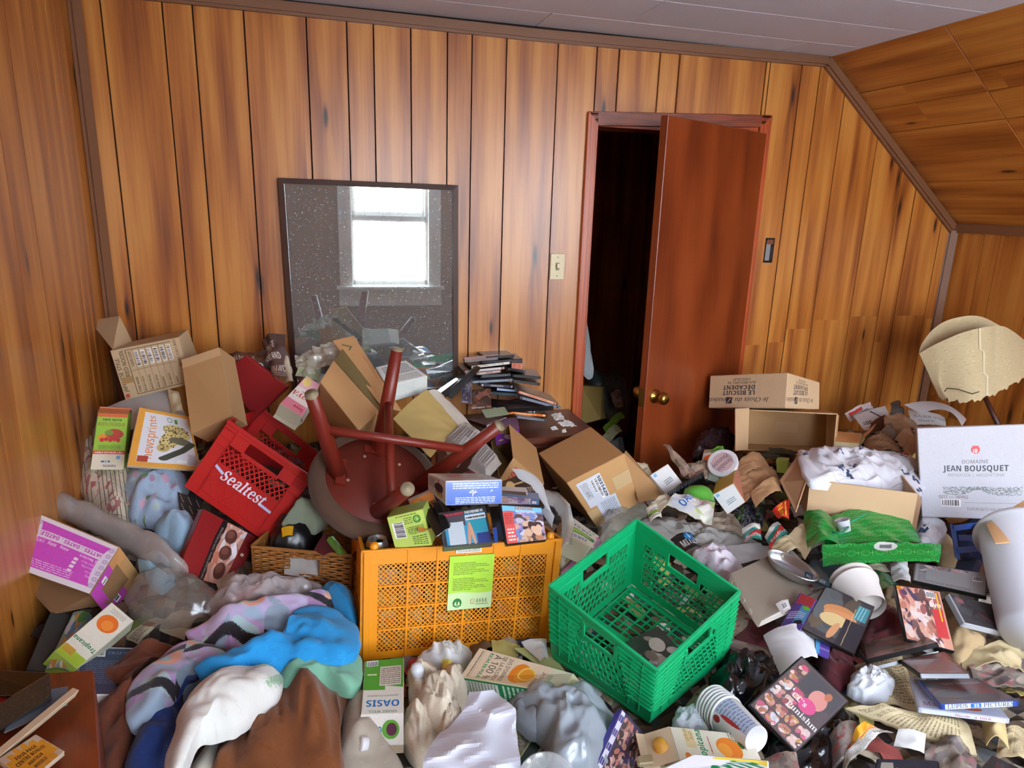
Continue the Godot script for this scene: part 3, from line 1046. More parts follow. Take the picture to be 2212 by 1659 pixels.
# ------------------------------------------------------------------ plastic crates
# one wall between four corners (top left, top right, bottom right, bottom left seen from outside)
class Wall:
	var p: Array
	var n: Vector3
	var st: SurfaceTool
	var host
	func at(s: float, t: float, lift := 0.0) -> Vector3:
		return (p[0] as Vector3).lerp(p[1], s).lerp((p[3] as Vector3).lerp(p[2], s), t) + n * lift
	func plate(s0: float, t0: float, s1: float, t1: float, front := 0.0, back := -0.0035) -> void:
		host.block(st, [at(s0, t0, front), at(s1, t0, front), at(s1, t1, front), at(s0, t1, front), at(s0, t0, back), at(s1, t0, back), at(s1, t1, back), at(s0, t1, back)], 0.0008)
	func rod(s0: float, t0: float, s1: float, t1: float, w: float, d := 0.004, lift := -0.002) -> void:
		host.bar(st, at(s0, t0, lift), at(s1, t1, lift), n, w, d)
	# slanted rods that fill the window s0..s1, t0..t1; k: how far s moves while t goes all the way
	func slants(s0: float, t0: float, s1: float, t1: float, k: float, n_: int, w: float) -> void:
		var span := absf(k)
		for i in range(-n_, n_ * 2):
			var a := s0 + (s1 - s0) * i / n_
			var ta := 0.0
			var tb := 1.0
			var b := a + k
			if absf(k) > 1e-6:
				var u0 := (s0 - a) / k
				var u1 := (s1 - a) / k
				ta = maxf(0.0, minf(u0, u1))
				tb = minf(1.0, maxf(u0, u1))
			elif a < s0 or a > s1:
				continue
			if tb - ta > 0.03 and span >= 0.0:
				rod(lerpf(a, b, ta), lerpf(t0, t1, ta), lerpf(a, b, tb), lerpf(t0, t1, tb), w)

func wall_of(q: Array, face: String) -> Wall:
	var w := Wall.new()
	var ix: Array = FACES[face]
	w.p = [q[ix[0]], q[ix[1]], q[ix[2]], q[ix[3]]]
	w.n = -((w.p[1] - w.p[0]) as Vector3).cross(w.p[3] - w.p[0]).normalized()
	w.st = st_new()
	w.host = self
	return w

func build_crates() -> void:
	build_green_crate()
	build_yellow_crate()
	build_red_crate()

func build_green_crate() -> void:
	var q := pts([.563,.659,1.412,.728,.597,1.722,.767,.366,1.647,.6,.377,1.351,.881,.752,1.267,1.036,.677,1.578,1.075,.411,1.512,.914,.474,1.203])
	var at := low_mid(q)
	var o := thing("milk_crate", "empty bright green plastic milk crate with two jewel cases lying in it", "crate", at)
	q = moved(q, at)
	var m := mat(rgb(14, 168, 104), 0.36)
	for f in ["front", "right", "back", "left"]:
		var w := wall_of(q, f)
		w.plate(0, 0, 1, 0.045, 0.004, -0.004)
		w.plate(0, 0.045, 1, 0.14)
		w.plate(0, 0.14, 0.1, 0.86)
		w.plate(0.9, 0.14, 1, 0.86)
		w.plate(0.1, 0.14, 0.35, 0.24)
		w.plate(0.65, 0.14, 0.9, 0.24)
		w.plate(0.33, 0.14, 0.36, 0.33, 0.003)
		w.plate(0.64, 0.14, 0.67, 0.33, 0.003)
		w.plate(0.33, 0.3, 0.67, 0.36, 0.002)
		w.plate(0, 0.8, 1, 0.9)
		w.plate(0.02, 0.9, 0.98, 1.0, -0.006, -0.01)
		for k in 10:
			var t := 0.085 + k * 0.068
			var reach := 0.33 - k * 0.012
			w.plate(0, t, reach, t + 0.012, 0.006, -0.001)
			w.plate(1.0 - reach, t, 1, t + 0.012, 0.006, -0.001)
		w.plate(0.1, 0.06, 0.108, 0.85, 0.005)
		w.plate(0.2, 0.1, 0.208, 0.85, 0.004)
		w.plate(0.792, 0.1, 0.8, 0.85, 0.004)
		w.plate(0.892, 0.06, 0.9, 0.85, 0.005)
		for k in 6:
			var t := 0.36 + k * 0.088
			w.rod(0.1, t, 0.9, t, 0.0045)
		w.slants(0.1, 0.24, 0.33, 0.8, 0.16, 5, 0.004)
		w.slants(0.67, 0.24, 0.9, 0.8, 0.16, 5, 0.004)
		w.slants(0.3, 0.36, 0.7, 0.8, 0.13, 8, 0.004)
		part("side_wall", done(w.st), m, o)
	var b := wall_of(q, "bottom")
	for k in 15:
		var t := 0.03 + k * 0.067
		b.rod(0.02, t, 0.98, t, 0.005, 0.005, -0.02)
		if k % 2 == 0:
			b.rod(t, 0.02, t, 0.98, 0.005, 0.005, -0.02)
	for k in 3:
		b.rod(0.02, 0.03 + k * 0.47, 0.98, 0.03 + k * 0.47, 0.02, 0.005, -0.02)
	for k in 60:
		var s := 0.03 + (k % 8) * 0.134 
		var t := 0.03 + int(k / 8) * 0.134
		if (k + int(k / 8)) % 2:
			b.rod(minf(s + 0.067, 0.97), t, minf(s + 0.067, 0.97), minf(t + 0.134, 0.97), 0.004, 0.005, -0.02)
	part("base_grid", done(b.st), m, o)

func build_yellow_crate() -> void:
	var q := pts([.09,.696,1.181,.683,.658,1.164,.645,.335,1.213,.075,.378,1.235,.081,.643,.87,.663,.604,.85,.634,.285,.9,.06,.326,.921])
	var at := low_mid(q)
	var o := thing("produce_crate", "orange yellow plastic produce crate filled with video cases and cartons", "crate", at)
	q = moved(q, at)
	var m := mat(rgb(238, 152, 22), 0.36)
	for f in ["front", "right", "back", "left"]:
		var w := wall_of(q, f)
		var cols := 6 if f in ["front", "back"] else 4
		w.plate(0, 0, 1, 0.14, 0.002)
		w.plate(-0.006, 0, 1.006, 0.02, 0.007, -0.004)
		w.plate(0, 0.93, 1, 1.0, 0.002)
		w.plate(0, 0.14, 0.07, 0.93, 0.002)
		w.plate(0.93, 0.14, 1, 0.93, 0.002)
		w.plate(0.0, 0.02, 0.03, 1.0, 0.008, 0.0)
		w.plate(0.97, 0.02, 1.0, 1.0, 0.008, 0.0)
		for r in 3:
			var t := 0.14 + (r + 1) * 0.1975
			w.plate(0.07, t - 0.008, 0.93, t + 0.008, 0.005, -0.003)
		for c in cols - 1:
			var s := 0.07 + (c + 1) * 0.86 / cols
			w.plate(s - 0.006, 0.02, s + 0.006, 0.99, 0.005, -0.003)
		for c in cols:
			for r in 4:
				var s0 := 0.07 + c * 0.86 / cols
				var s1 := 0.07 + (c + 1) * 0.86 / cols
				var t0 := 0.14 + r * 0.1975
				var aspect := 0.86 / cols
				w.slants(s0, t0, s1, t0 + 0.1975, aspect * 0.78, 6, 0.0032)
				w.slants(s0, t0, s1, t0 + 0.1975, -aspect * 0.78, 6, 0.0032)
		part("side_wall", done(w.st), m, o)
	var b := wall_of(q, "bottom")
	b.plate(0, 0, 1, 1, -0.004, -0.009)
	part("base", done(b.st), m, o)
	for k in [[q[0], 1.0], [q[1], -1.0], [q[4], 1.0]]:
		var peg := part("stacking_peg", lathe([Vector2(0, 0.016), Vector2(0.009, 0.014), Vector2(0.012, 0.008), Vector2(0.013, 0)], 20), m, o)
		peg.position = k[0] + (q[1] - q[0]).normalized() * 0.03 * k[1] + V(0, 0.0, -0.012)
	# green paper notice and a small white sticker on the front
	var g := art(200, 236, rgb(178, 226, 62))
	fr(g, 0, 0.72, 1, 0.28, rgb(206, 232, 170))
	for k in 20:
		el(g, 0.025 + k * 0.05, 0.72 - 0.016 * sin(k * 0.33), 0.04, 0.03, rgb(206, 232, 170))
	var ink := rgb(70, 88, 30)
	var says := ["Produce Origin (Global company)", "Project: Greenhouse Technology Development Ltd", "Add: 506E, International Trade Centre, 66 Fuzhu Road,", "Haikou, Hainan 570125, P.R.China", "Telephone: (86) 898 6855 9632  Fax: 6855 9633", "www.ssh-enterprise.com  Country of Origin: P.R.China", "Net Weight: 9.5KG  Size: Large"]
	for k in 7:
		txt(g, says[k], 0.1, 0.15 + k * 0.034, 8, ink, "sans", 0.0, 0.0, 0.82)
		txt(g, says[k].replace("Produce", "Produit").replace("Country of Origin", "Pays d'origine").replace("Net Weight", "Poids net"), 0.1, 0.44 + k * 0.034, 8, ink, "sans", 0.0, 0.0, 0.82)
	el(g, 0.22, 0.87, 0.1, 0.085, rgb(40, 128, 62))
	el(g, 0.22, 0.89, 0.06, 0.05, rgb(206, 232, 170))
	el(g, 0.22, 0.86, 0.02, 0.05, rgb(40, 128, 62))
	fr(g, 0.13, 0.92, 0.18, 0.012, rgb(40, 128, 62))
	ring(g, 0.57, 0.86, 0.055, rgb(150, 120, 50), 0.16)
	ring(g, 0.555, 0.865, 0.035, rgb(196, 66, 40), 0.2)
	for k in 4:      # brush-like characters beside the round mark
		var x := 0.65 + k * 0.065
		line(g, x, 0.84, x + 0.05, 0.84, ink, 1)
		line(g, x + 0.025, 0.815, x + 0.02, 0.895, ink, 2)
		line(g, x, 0.87, x + 0.05, 0.862, ink, 1)
		line(g, x + 0.03, 0.85, x + 0.055, 0.895, ink, 1)
	fr(g, 0.64, 0.915, 0.28, 0.01, ink)
	patch(o, "green_notice", q, "front", 0.415, 0.1, 0.645, 0.6, 0, put(0, g), 0.0075)
	var s := art(80, 26, rgb(232, 228, 220))
	small(s, 0.06, 0.1, 0.88, 0.8, 4, rgb(90, 86, 80))
	patch(o, "white_sticker", q, "front", 0.445, 0.02, 0.575, 0.075, 0, put(0, s), 0.008)

func build_red_crate() -> void:
	var q := pts([-.3,.941,.674,-.046,.75,.747,-.203,.538,.768,-.448,.731,.697,-.226,.862,.292,-.011,.674,.353,-.158,.467,.375,-.394,.655,.308])
	var at := low_mid(q)
	var o := thing("milk_crate", "red plastic milk crate tilted on its corner with white dairy lettering on its front", "crate", at)
	q = moved(q, at)
	var m := mat(rgb(186, 26, 24), 0.38)
	for f in ["front", "right", "back", "left"]:
		var w := wall_of(q, f)
		w.plate(0, 0, 1, 0.05, 0.004, -0.004)
		w.plate(0, 0.05, 1, 0.1)
		w.plate(0, 0.1, 0.14, 0.97)
		w.plate(0.86, 0.1, 1, 0.97)
		w.plate(0, 0.92, 1, 1.0)
		w.plate(0.14, 0.5, 0.86, 0.7)
		w.plate(0.14, 0.1, 0.3, 0.26)
		w.plate(0.7, 0.1, 0.86, 0.26)
		w.plate(0.28, 0.24, 0.72, 0.29, 0.002)
		for k in 3:
			w.plate(0, 0.1 + k * 0.11, 0.13, 0.11 + k * 0.11, 0.003, 0)
			w.plate(0.87, 0.1 + k * 0.11, 1.0, 0.11 + k * 0.11, 0.003, 0)
		w.plate(0.128, 0.05, 0.14, 0.98, 0.004)
		w.plate(0.86, 0.05, 0.872, 0.98, 0.004)
		w.slants(0.14, 0.29, 0.86, 0.5, 0.14, 12, 0.0045)
		w.slants(0.14, 0.29, 0.86, 0.5, -0.14, 12, 0.0045)
		w.slants(0.14, 0.7, 0.86, 0.92, 0.12, 8, 0.005)
		w.slants(0.14, 0.7, 0.86, 0.92, -0.12, 8, 0.005)
		w.plate(0.14, 0.7, 0.86, 0.93, -0.003, -0.005)
		part("side_wall", done(w.st), m, o)
	var b := wall_of(q, "bottom")
	b.plate(0, 0, 1, 1, -0.004, -0.008)
	part("base", done(b.st), m, o)
	# slanted lettering with a swash at both ends
	var w := wall_of(q, "front")
	var tm := TextMesh.new()
	tm.text = "Sealtest"
	var f := SystemFont.new()
	f.font_names = PackedStringArray(["Droid Serif"])
	f.font_weight = 700
	tm.font = f
	tm.font_size = 48
	tm.pixel_size = 0.001
	tm.depth = 0.001
	tm.curve_step = 1.0
	var ex := (w.at(1, 0.6) - w.at(0, 0.6))
	var ey := (w.at(0.5, 0.5) - w.at(0.5, 0.7))
	var letters := part("lettering", tm, mat(rgb(226, 224, 240), 0.5), o)
	var sx := ex * 0.5 / 0.19
	var sy := ey * 0.95 / 0.045
	letters.transform = Transform3D(Basis(sx, sy + sx * 0.3, w.n), w.at(0.5, 0.6, 0.0015))
	var sw := wall_of(q, "front")
	sw.rod(0.13, 0.555, 0.25, 0.6, 0.009, 0.0015, 0.001)
	sw.rod(0.72, 0.655, 0.86, 0.665, 0.009, 0.0015, 0.001)
	part("lettering_swash", done(sw.st), mat(rgb(190, 196, 236), 0.5), o)


# ------------------------------------------------------------------ left side and back
func build_cartons() -> void:
	left_back()
	left_front()
	dresser_and_cases()
	centre_back()
	crate_filling()
	right_back()
	middle_trash()
	right_front()
	front_row()
	hallway()

func sw(c: Color) -> Rect2:
	return swatch(0, c)

func left_back() -> void:
	var kraft := sw(rgb(196, 158, 112))
	var pale := sw(rgb(196, 172, 136))
	# noodle carton with its flap and label
	var g := art(250, 200, rgb(198, 174, 138))
	var ink := rgb(52, 40, 30)
	var side := art(200, 250, rgb(198, 174, 138))      # painted upright, then turned to read upwards
	txt(side, "JAPANESE STYLE", 0.14, 0.08, 19, ink)
	txt(side, "DRIED NOODLE", 0.36, 0.17, 19, ink)
	txt(side, "ITEM NAME", 0.08, 0.27, 12, ink)
	txt(side, "T/JAN CODE", 0.6, 0.27, 12, ink)
	for k in 6:
		var y := 0.3 + k * 0.095
		line(side, 0.05, y, 0.95, y, ink, 1)
		txt(side, ["MIYAKO UDON", "MARUTENKAKU", "INAKA UDON", "KISHIMEN", "AKA WASSEI", "RAMEN"][k], 0.07, y + 0.05, 9, ink)
		bars(side, 0.58, y + 0.012, 0.32, 0.06)
	line(side, 0.05, 0.2, 0.95, 0.2, ink, 2)
	line(side, 0.05, 0.2, 0.05, 0.87, ink, 2)
	line(side, 0.95, 0.2, 0.95, 0.87, ink, 2)
	line(side, 0.52, 0.2, 0.52, 0.87, ink, 1)
	txt(side, "NET WT. 3 LB (1.36KG)", 0.4, 0.94, 12, ink)
	fr(side, 0.3, 0.03, 0.13, 0.16, rgb(170, 136, 84))
	fr(side, 0.02, 0.02, 0.08, 0.06, rgb(196, 84, 66))
	side.rotate_90(COUNTERCLOCKWISE)
	var r := open_box("cardboard_carton", "open cardboard noodle carton with a printed table of barcodes in the back left corner", "carton", [-.718,1.107,.317,-.488,1.157,.353,-.457,.986,.351,-.688,.926,.316,-.684,1.11,.167,-.483,1.157,.196,-.44,.992,.196,-.656,.939,.163], "left", 0, pale, 0.004, {"front": put(0, side)})
	var q: Array = r[1]
	flap(r[0], q[4] + (q[0] - q[4]) * 0.9, q[4], V(-.839,1.177,.083) - r[0].position, V(-.715,1.207,.174) - r[0].position, 0, pale)
	# carton with its long flap folded towards the room
	r = open_box("cardboard_carton", "plain brown cardboard box standing open beside the red lid, worn top edge", "carton", [-.473,1.088,.415,-.344,1.135,.443,-.295,.941,.627,-.43,.876,.603,-.436,1.029,.344,-.305,1.079,.371,-.258,.882,.556,-.392,.821,.531], "back", 0, sw(rgb(184, 146, 100)), 0.005)
	patch(r[0], "worn_edge", r[1], "front", 0.0, 0.0, 1.0, 0.12, 0, sw(rgb(206, 172, 130)))
	solid("box_lid", "flat dark red cardboard box lid against the panelled wall", "lid", [-.272,1.083,.342,-.127,.98,.434,-.254,.851,.388,-.353,1.019,.306,-.262,1.08,.324,-.117,.977,.417,-.244,.848,.371,-.344,1.017,.289], 0, {"": sw(rgb(150, 28, 32))}, 0.003, "lid_panel")
	# brown printed wrappers
	g = art(220, 150, rgb(84, 62, 58))
	for k in 3:
		txt(g, ["VIENNESE", "PASTRY AND", "DEMEN & WOMAN"][k], 0.06, 0.3 + k * 0.27, 28, rgb(214, 204, 196), "sans bold")
	small(g, 0.1, 0.82, 0.8, 0.16, 3, rgb(170, 150, 140))
	var wrap := put(1, g)
	paper("plastic_wrapper", "dark brown printed plastic wrapper lying behind the red lid", "wrapper", [-.371,1.05,.187,-.181,1.071,.257,-.163,.976,.374,-.332,.952,.311], 1, wrap, 0.02, 0.02, 0.001, 0.0, 3, 7.0)
	paper("plastic_wrapper", "crumpled brown printed bag standing at the mirror's lower left corner", "wrapper", [-.22,1.099,.238,-.129,1.144,.274,-.109,.999,.405,-.183,.982,.367], 1, wrap, 0.03, 0.025, 0.001, 0.0, 8, 6.0)
	paper("paper_sheet", "creased cream wrapper end sticking up by the mirror frame", "paper", [-.144,1.086,.318,-.124,1.08,.325,-.105,.995,.429,-.131,.991,.422], 0, sw(rgb(196, 182, 158)), 0.01, 0.01)
	# pink and white drink carton
	g = art(110, 200, rgb(226, 214, 208))
	fr(g, 0, 0.0, 1, 0.26, rgb(222, 130, 150))
	txt(g, "Soya", 0.12, 0.17, 22, rgb(170, 30, 40), "sans bold")
	txt(g, "SOYA", 0.1, 0.52, 34, rgb(190, 70, 50), "serif bold", 0.0, 0.2)
	fr(g, 0.1, 0.56, 0.6, 0.02, rgb(140, 120, 110))
	fr(g, 0, 0.66, 1, 0.34, rgb(226, 176, 186))
	el(g, 0.75, 0.86, 0.24, 0.13, rgb(224, 200, 120))
	gable_carton("drink_carton", "crumpled pink and white drink carton lying left of the upturned stool", [-.076,.917,.606,-.147,.958,.567,-.056,1.036,.496,-.011,1.01,.531,-.074,.885,.568,-.145,.925,.528,-.053,1.003,.458,-.008,.978,.493], 0, {"front": put(0, g), "": sw(rgb(206, 188, 178))}, 0.035, sw(rgb(176, 172, 150)))
	paper("paper_sheet", "pale mint green paper in a clear sleeve in front of the mirror", "paper", [-.075,1.059,.334,-.005,1.041,.359,-.014,.992,.434,-.099,1.013,.404], 0, sw(rgb(186, 208, 168)), 0.01, 0.004)
	var f := thing("plastic_film", "clear crackled plastic film behind the mint green paper", "film", V(-.012,1.037,.358))
	part("film", sheet(moved(pts([-.095,1.064,.305,.089,1.133,.361,.044,1.053,.434,-.08,.992,.394]), f.position), 0.01, 0.03, 0.0006, Rect2(0, 0, 1, 1), 20, 14, 5, 14.0), clear_mat(rgb(226, 222, 208), 0.38), f)
	# tall tan carton lying open on its side
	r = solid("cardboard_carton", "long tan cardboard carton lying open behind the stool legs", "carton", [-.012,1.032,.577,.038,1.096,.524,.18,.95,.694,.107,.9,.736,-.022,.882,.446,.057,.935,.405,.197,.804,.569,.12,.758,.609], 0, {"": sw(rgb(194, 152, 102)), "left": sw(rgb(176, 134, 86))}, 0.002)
	var o: Node3D = r[0]
	g = art(70, 260, rgb(192, 148, 100))
	el(g, 0.5, 0.3, 0.36, 0.07, rgb(166, 130, 80))
	el(g, 0.5, 0.3, 0.3, 0.055, rgb(186, 146, 98))
	line(g, 0.3, 0.08, 0.6, 0.13, rgb(120, 110, 60), 5)
	line(g, 0.6, 0.13, 0.45, 0.16, rgb(90, 90, 50), 3)
	for k in 9:
		fr(g, 0.42, 0.52 + k * 0.035, 0.12, 0.014, rgb(140, 104, 62))
	var lid := pts([.038,1.143,.408,.115,1.16,.404,.258,.942,.676,.189,.96,.673])
	flap(o, lid[0] - o.position, lid[1] - o.position, lid[2] - o.position, lid[3] - o.position, 0, sw(rgb(192, 148, 100)), 0.005, "lid_flap", put(0, g))
	lid = pts([.04,1.091,.509,.071,1.125,.465,.212,.952,.66,.181,.948,.685])
	flap(o, lid[0] - o.position, lid[1] - o.position, lid[2] - o.position, lid[3] - o.position, 0, sw(rgb(112, 96, 58)), 0.003, "inner_flap")
	# white printed carton
	g = art(200, 150, rgb(222, 226, 222))
	small(g, 0.1, 0.1, 0.8, 0.5, 6, rgb(96, 100, 100))
	txt(g, "BROTHER", 0.55, 0.1, 11, rgb(80, 80, 80))
	small(g, 0.2, 0.66, 0.7, 0.3, 8, rgb(150, 154, 150))
	var face := art(200, 80, rgb(216, 222, 216))
	for k in 26:
		fr(face, 0.05 + k * 0.025, 0.1, 0.004, 0.5, rgb(176, 182, 176))
	solid("cardboard_carton", "white printed cardboard box with small black text behind the tall stool leg", "carton", [.217,1.003,.552,.373,1.023,.512,.375,.955,.49,.237,.935,.535,.19,1.043,.427,.309,1.055,.379,.323,.987,.361,.19,.969,.407], 0, {"top": put(0, g), "front": put(0, face), "": sw(rgb(214, 218, 210))})
	# open tan paper board with pale lining
	paper("cardboard_sheet", "bent tan cardboard sheet leaning behind the stool's cross rail", "cardboard", [.227,.915,.675,.365,.979,.546,.466,.875,.668,.335,.817,.818], 0, sw(rgb(186, 162, 100)), 0.012, 0.003, 0.004)
	paper("cardboard_sheet", "white lined cardboard flap with a torn edge beside the tan sheet", "cardboard", [.371,.971,.529,.426,.952,.528,.511,.87,.661,.462,.872,.689], 0, sw(rgb(206, 200, 186)), 0.012, 0.004, 0.004)
	stool()
	clamshells()
	# cream paper sheet, juice carton and print pad
	paper("paper_sheet", "large white sheet of board leaning in the left corner", "paper", [-.828,.849,.239,-.54,.951,.273,-.472,.881,.419,-.78,.787,.399], 0, sw(rgb(206, 202, 200)), 0.02, 0.003, 0.002)
	paper("paper_sheet", "crumpled cream card edge hanging off the white board", "paper", [-.544,.961,.334,-.502,.949,.349,-.48,.903,.432,-.518,.892,.424], 0, sw(rgb(214, 202, 164)), 0.01, 0.012)
	g = art(140, 280, rgb(150, 190, 60))
	fr(g, 0, 0, 1, 0.06, rgb(214, 96, 56))
	txt(g, "sans sucre", 0.5, 0.13, 18, rgb(34, 70, 30), "sans bold", 0.5)
	txt(g, "BIOLOGIQUE", 0.5, 0.22, 22, rgb(120, 92, 30), "sans", 0.5)
	el(g, 0.6, 0.36, 0.3, 0.09, rgb(176, 60, 40))
	el(g, 0.42, 0.34, 0.14, 0.05, rgb(120, 140, 50))
	el(g, 0.22, 0.42, 0.14, 0.05, rgb(226, 140, 40))
	for k in 5:
		el(g, 0.22 + k * 0.13, 0.47 - (k % 2) * 0.015, 0.07, 0.035, rgb(196, 40, 44))
	small(g, 0.15, 0.56, 0.7, 0.08, 4, rgb(90, 130, 40))
	fr(g, 0, 0.66, 1, 0.06, rgb(206, 58, 44))
	txt(g, "FAIBLE EN PULPE 1.89 L", 0.5, 0.71, 11, Color.WHITE, "sans bold", 0.5)
	fr(g, 0, 0.72, 1, 0.28, rgb(222, 210, 186))
	fr(g, 0.28, 0.84, 0.1, 0.03, rgb(30, 100, 190))
	fr(g, 0.41, 0.84, 0.03, 0.03, rgb(30, 100, 190))
	fr(g, 0.48, 0.84, 0.07, 0.03, rgb(30, 100, 190))
	fr(g, 0.72, 0.75, 0.12, 0.06, rgb(120, 160, 200))
	small(g, 0.35, 0.91, 0.4, 0.04, 2, rgb(70, 60, 110))
	gable_carton("juice_carton", "green and cream organic juice carton with fruit picture leaning in the left corner", [-.721,.941,.519,-.634,.928,.509,-.657,.744,.547,-.755,.755,.555,-.732,.928,.445,-.64,.914,.437,-.667,.729,.474,-.762,.742,.482], 0, {"front": put(0, g), "": sw(rgb(126, 166, 50))}, 0.012, sw(rgb(204, 120, 80)))
	g = art(240, 260, rgb(230, 166, 64))
	fr(g, 0.09, 0.06, 0.86, 0.86, rgb(222, 224, 230))
	var v := art(210, 60, rgb(222, 224, 230), 0.0)
	txt(v, "newsprints", 0.02, 0.7, 42, rgb(224, 130, 60), "sans", 0.0, 0.0, 0.95)
	v.rotate_90(COUNTERCLOCKWISE)
	g.blit_rect(v, Rect2i(0, 0, 60, 210), Vector2i(26, 20))
	var cat := [rgb(214, 196, 130), rgb(196, 174, 108)]
	el(g, 0.66, 0.36, 0.26, 0.13, cat[0], 0.4)
	el(g, 0.5, 0.52, 0.15, 0.16, cat[0], -0.3)
	el(g, 0.42, 0.66, 0.09, 0.07, cat[1])
	el(g, 0.7, 0.52, 0.22, 0.07, rgb(110, 106, 84), 0.6)
	for k in 150:
		var px := rng.randf_range(0.36, 0.9)
		var py := rng.randf_range(0.25, 0.7)
		if g.get_pixel(int(px * 240), int(py * 260)).r > 0.74 and g.get_pixel(int(px * 240), int(py * 260)).b < 0.6:
			el(g, px, py, 0.012, 0.009, rgb(54, 44, 30))
	for k in 40:
		el(g, 0.45 + k * 0.012, 0.84 - k * 0.0075, 0.07, 0.035, rgb(70, 74, 62))
	txt(g, "2004", 0.64, 0.9, 18, Color.WHITE, "sans bold")
	ring(g, 0.56, 0.14, 0.045, rgb(50, 130, 90), 0.2)
	fr(g, 0.66, 0.12, 0.06, 0.08, rgb(80, 150, 60))
	fr(g, 0.1, 0.82, 0.14, 0.1, rgb(176, 70, 50))
	fr(g, 0.78, 0.74, 0.2, 0.2, rgb(206, 204, 206))
	small(g, 0.8, 0.75, 0.17, 0.17, 8, rgb(150, 150, 154))
	solid("print_pad", "newsprint pad with an orange border and a picture of a spotted cat", "pad", [-.602,.946,.494,-.461,.888,.437,-.413,.735,.576,-.613,.803,.669,-.608,.938,.487,-.467,.88,.431,-.418,.727,.569,-.619,.795,.662], 0, {"front": put(0, g), "": sw(rgb(206, 196, 176))}, 0.001, "pad")
	# bedding
	var b := art(256, 256, rgb(206, 190, 168), 0.04)
	for k in 9:
		line(b, k * 0.125, 0, k * 0.125 + 0.3, 1, rgb(40, 44, 40), 2)
		line(b, k * 0.125 - 0.3, 0, k * 0.125 - 0.02, 1, rgb(40, 44, 40), 2)
		line(b, 0, k * 0.125, 1, k * 0.125 + 0.1, rgb(96, 84, 70), 1)
	blobs(b, 0, 0, 1, 1, [rgb(186, 120, 116), rgb(176, 100, 100), rgb(214, 196, 180)], 40, 0.05)
	cloth("floral_bedsheet", "beige bedsheet with dark crossing lines and pink flowers in the left corner", "bedsheet", [-.934,.719,.115,-.791,.72,.208,-.682,.703,.416,-.618,.669,.555,-.628,.626,.68,-.701,.637,.652,-.804,.674,.53,-.885,.709,.369], fabric(b, 0.95, 5.0), 0.10, 0.05, 9.0, 3)
	b = art(256, 256, rgb(160, 182, 206), 0.04)
	blobs(b, 0, 0, 1, 1, [rgb(206, 166, 190), rgb(196, 150, 180), rgb(176, 196, 190), rgb(120, 150, 110)], 70, 0.045)
	var blue := fabric(b, 0.95, 4.0)
	cloth("floral_sheet", "pale blue sheet with pink flower print bunched under the spotted cat pad", "bedsheet", [-.717,.705,.448,-.593,.706,.449,-.468,.694,.488,-.466,.66,.605,-.427,.627,.69,-.502,.612,.746,-.586,.624,.718,-.646,.657,.619], blue, 0.07, 0.06, 8.0, 9)
	cloth("blue_cloth", "plain light blue cloth crumpled against the dark red chocolate box", "cloth", [-.526,.633,.716,-.452,.635,.702,-.407,.61,.761,-.421,.58,.842,-.469,.588,.826,-.53,.612,.772], weave(rgb(150, 180, 202)), 0.05, 0.04, 9.0, 11)
	cloth("blue_cloth", "folded light blue cloth corner poking out beside the magenta box", "cloth", [-.566,.572,.859,-.511,.573,.853,-.455,.553,.9,-.457,.539,.938,-.486,.531,.97,-.536,.549,.917], weave(rgb(150, 190, 208)), 0.03, 0.03, 10.0, 12)
	g = art(120, 120, rgb(26, 24, 26))
	for k in 3:
		for j in 3:
			fr(g, 0.02 + k * 0.33, 0.02 + j * 0.33, 0.31, 0.31, rgb(44, 42, 42))
			line(g, 0.1 + k * 0.33, 0.06 + j * 0.33, 0.2 + k * 0.33, 0.3 + j * 0.33, rgb(170, 160, 140), 3)
	paper("photo_card", "dark card printed with a grid of small pictures under the red crate", "card", [-.481,.69,.641,-.405,.665,.669,-.382,.614,.775,-.456,.635,.749], 1, put(1, g), 0.0, 0.0, 0.002)
	# magenta date box: torn, lying on its printed side
	g = art(280, 200, rgb(206, 78, 190))
	fr(g, 0, 0, 1, 0.1, rgb(224, 216, 222))
	fr(g, 0, 0.9, 1, 0.1, rgb(226, 216, 220))
	fr(g, 0.08, 0.62, 0.84, 0.13, rgb(226, 208, 222))
	txt(g, "DATTES . DATES . DATILES", 0.5, 0.73, 19, rgb(190, 60, 170), "sans bold", 0.5)
	txt(g, "12 Raviers", 0.1, 0.59, 14, rgb(236, 214, 232), "sans bold")
	txt(g, "400g   500g   CAT-I", 0.48, 0.59, 14, rgb(236, 214, 232), "sans bold")
	for k in 4:
		txt(g, ["Deglet Nour", "Sousa Alig", "Kenta", "Allig"][k], 0.1, 0.5 - k * 0.075, 10, rgb(236, 214, 232))
		fr(g, 0.33, 0.45 - k * 0.075, 0.05, 0.05, rgb(232, 224, 230))
	small(g, 0.3, 0.12, 0.5, 0.14, 4, rgb(232, 190, 224))
	for s in [0.0, 1.0]:
		el(g, s, 0.5, 0.13, 0.46, rgb(222, 206, 222))
		for k in 7:
			for rr in 3:
				ring(g, absf(s - 0.045), 0.14 + k * 0.12, 0.012 + rr * 0.009, rgb(150, 130, 170), 0.12)
	var gs := art(120, 200, rgb(206, 78, 190))
	bars(gs, 0.1, 0.3, 0.8, 0.14)
	fr(gs, 0.0, 0.6, 0.7, 0.4, rgb(196, 150, 96))
	fr(gs, 0.7, 0.62, 0.3, 0.38, rgb(214, 156, 96))
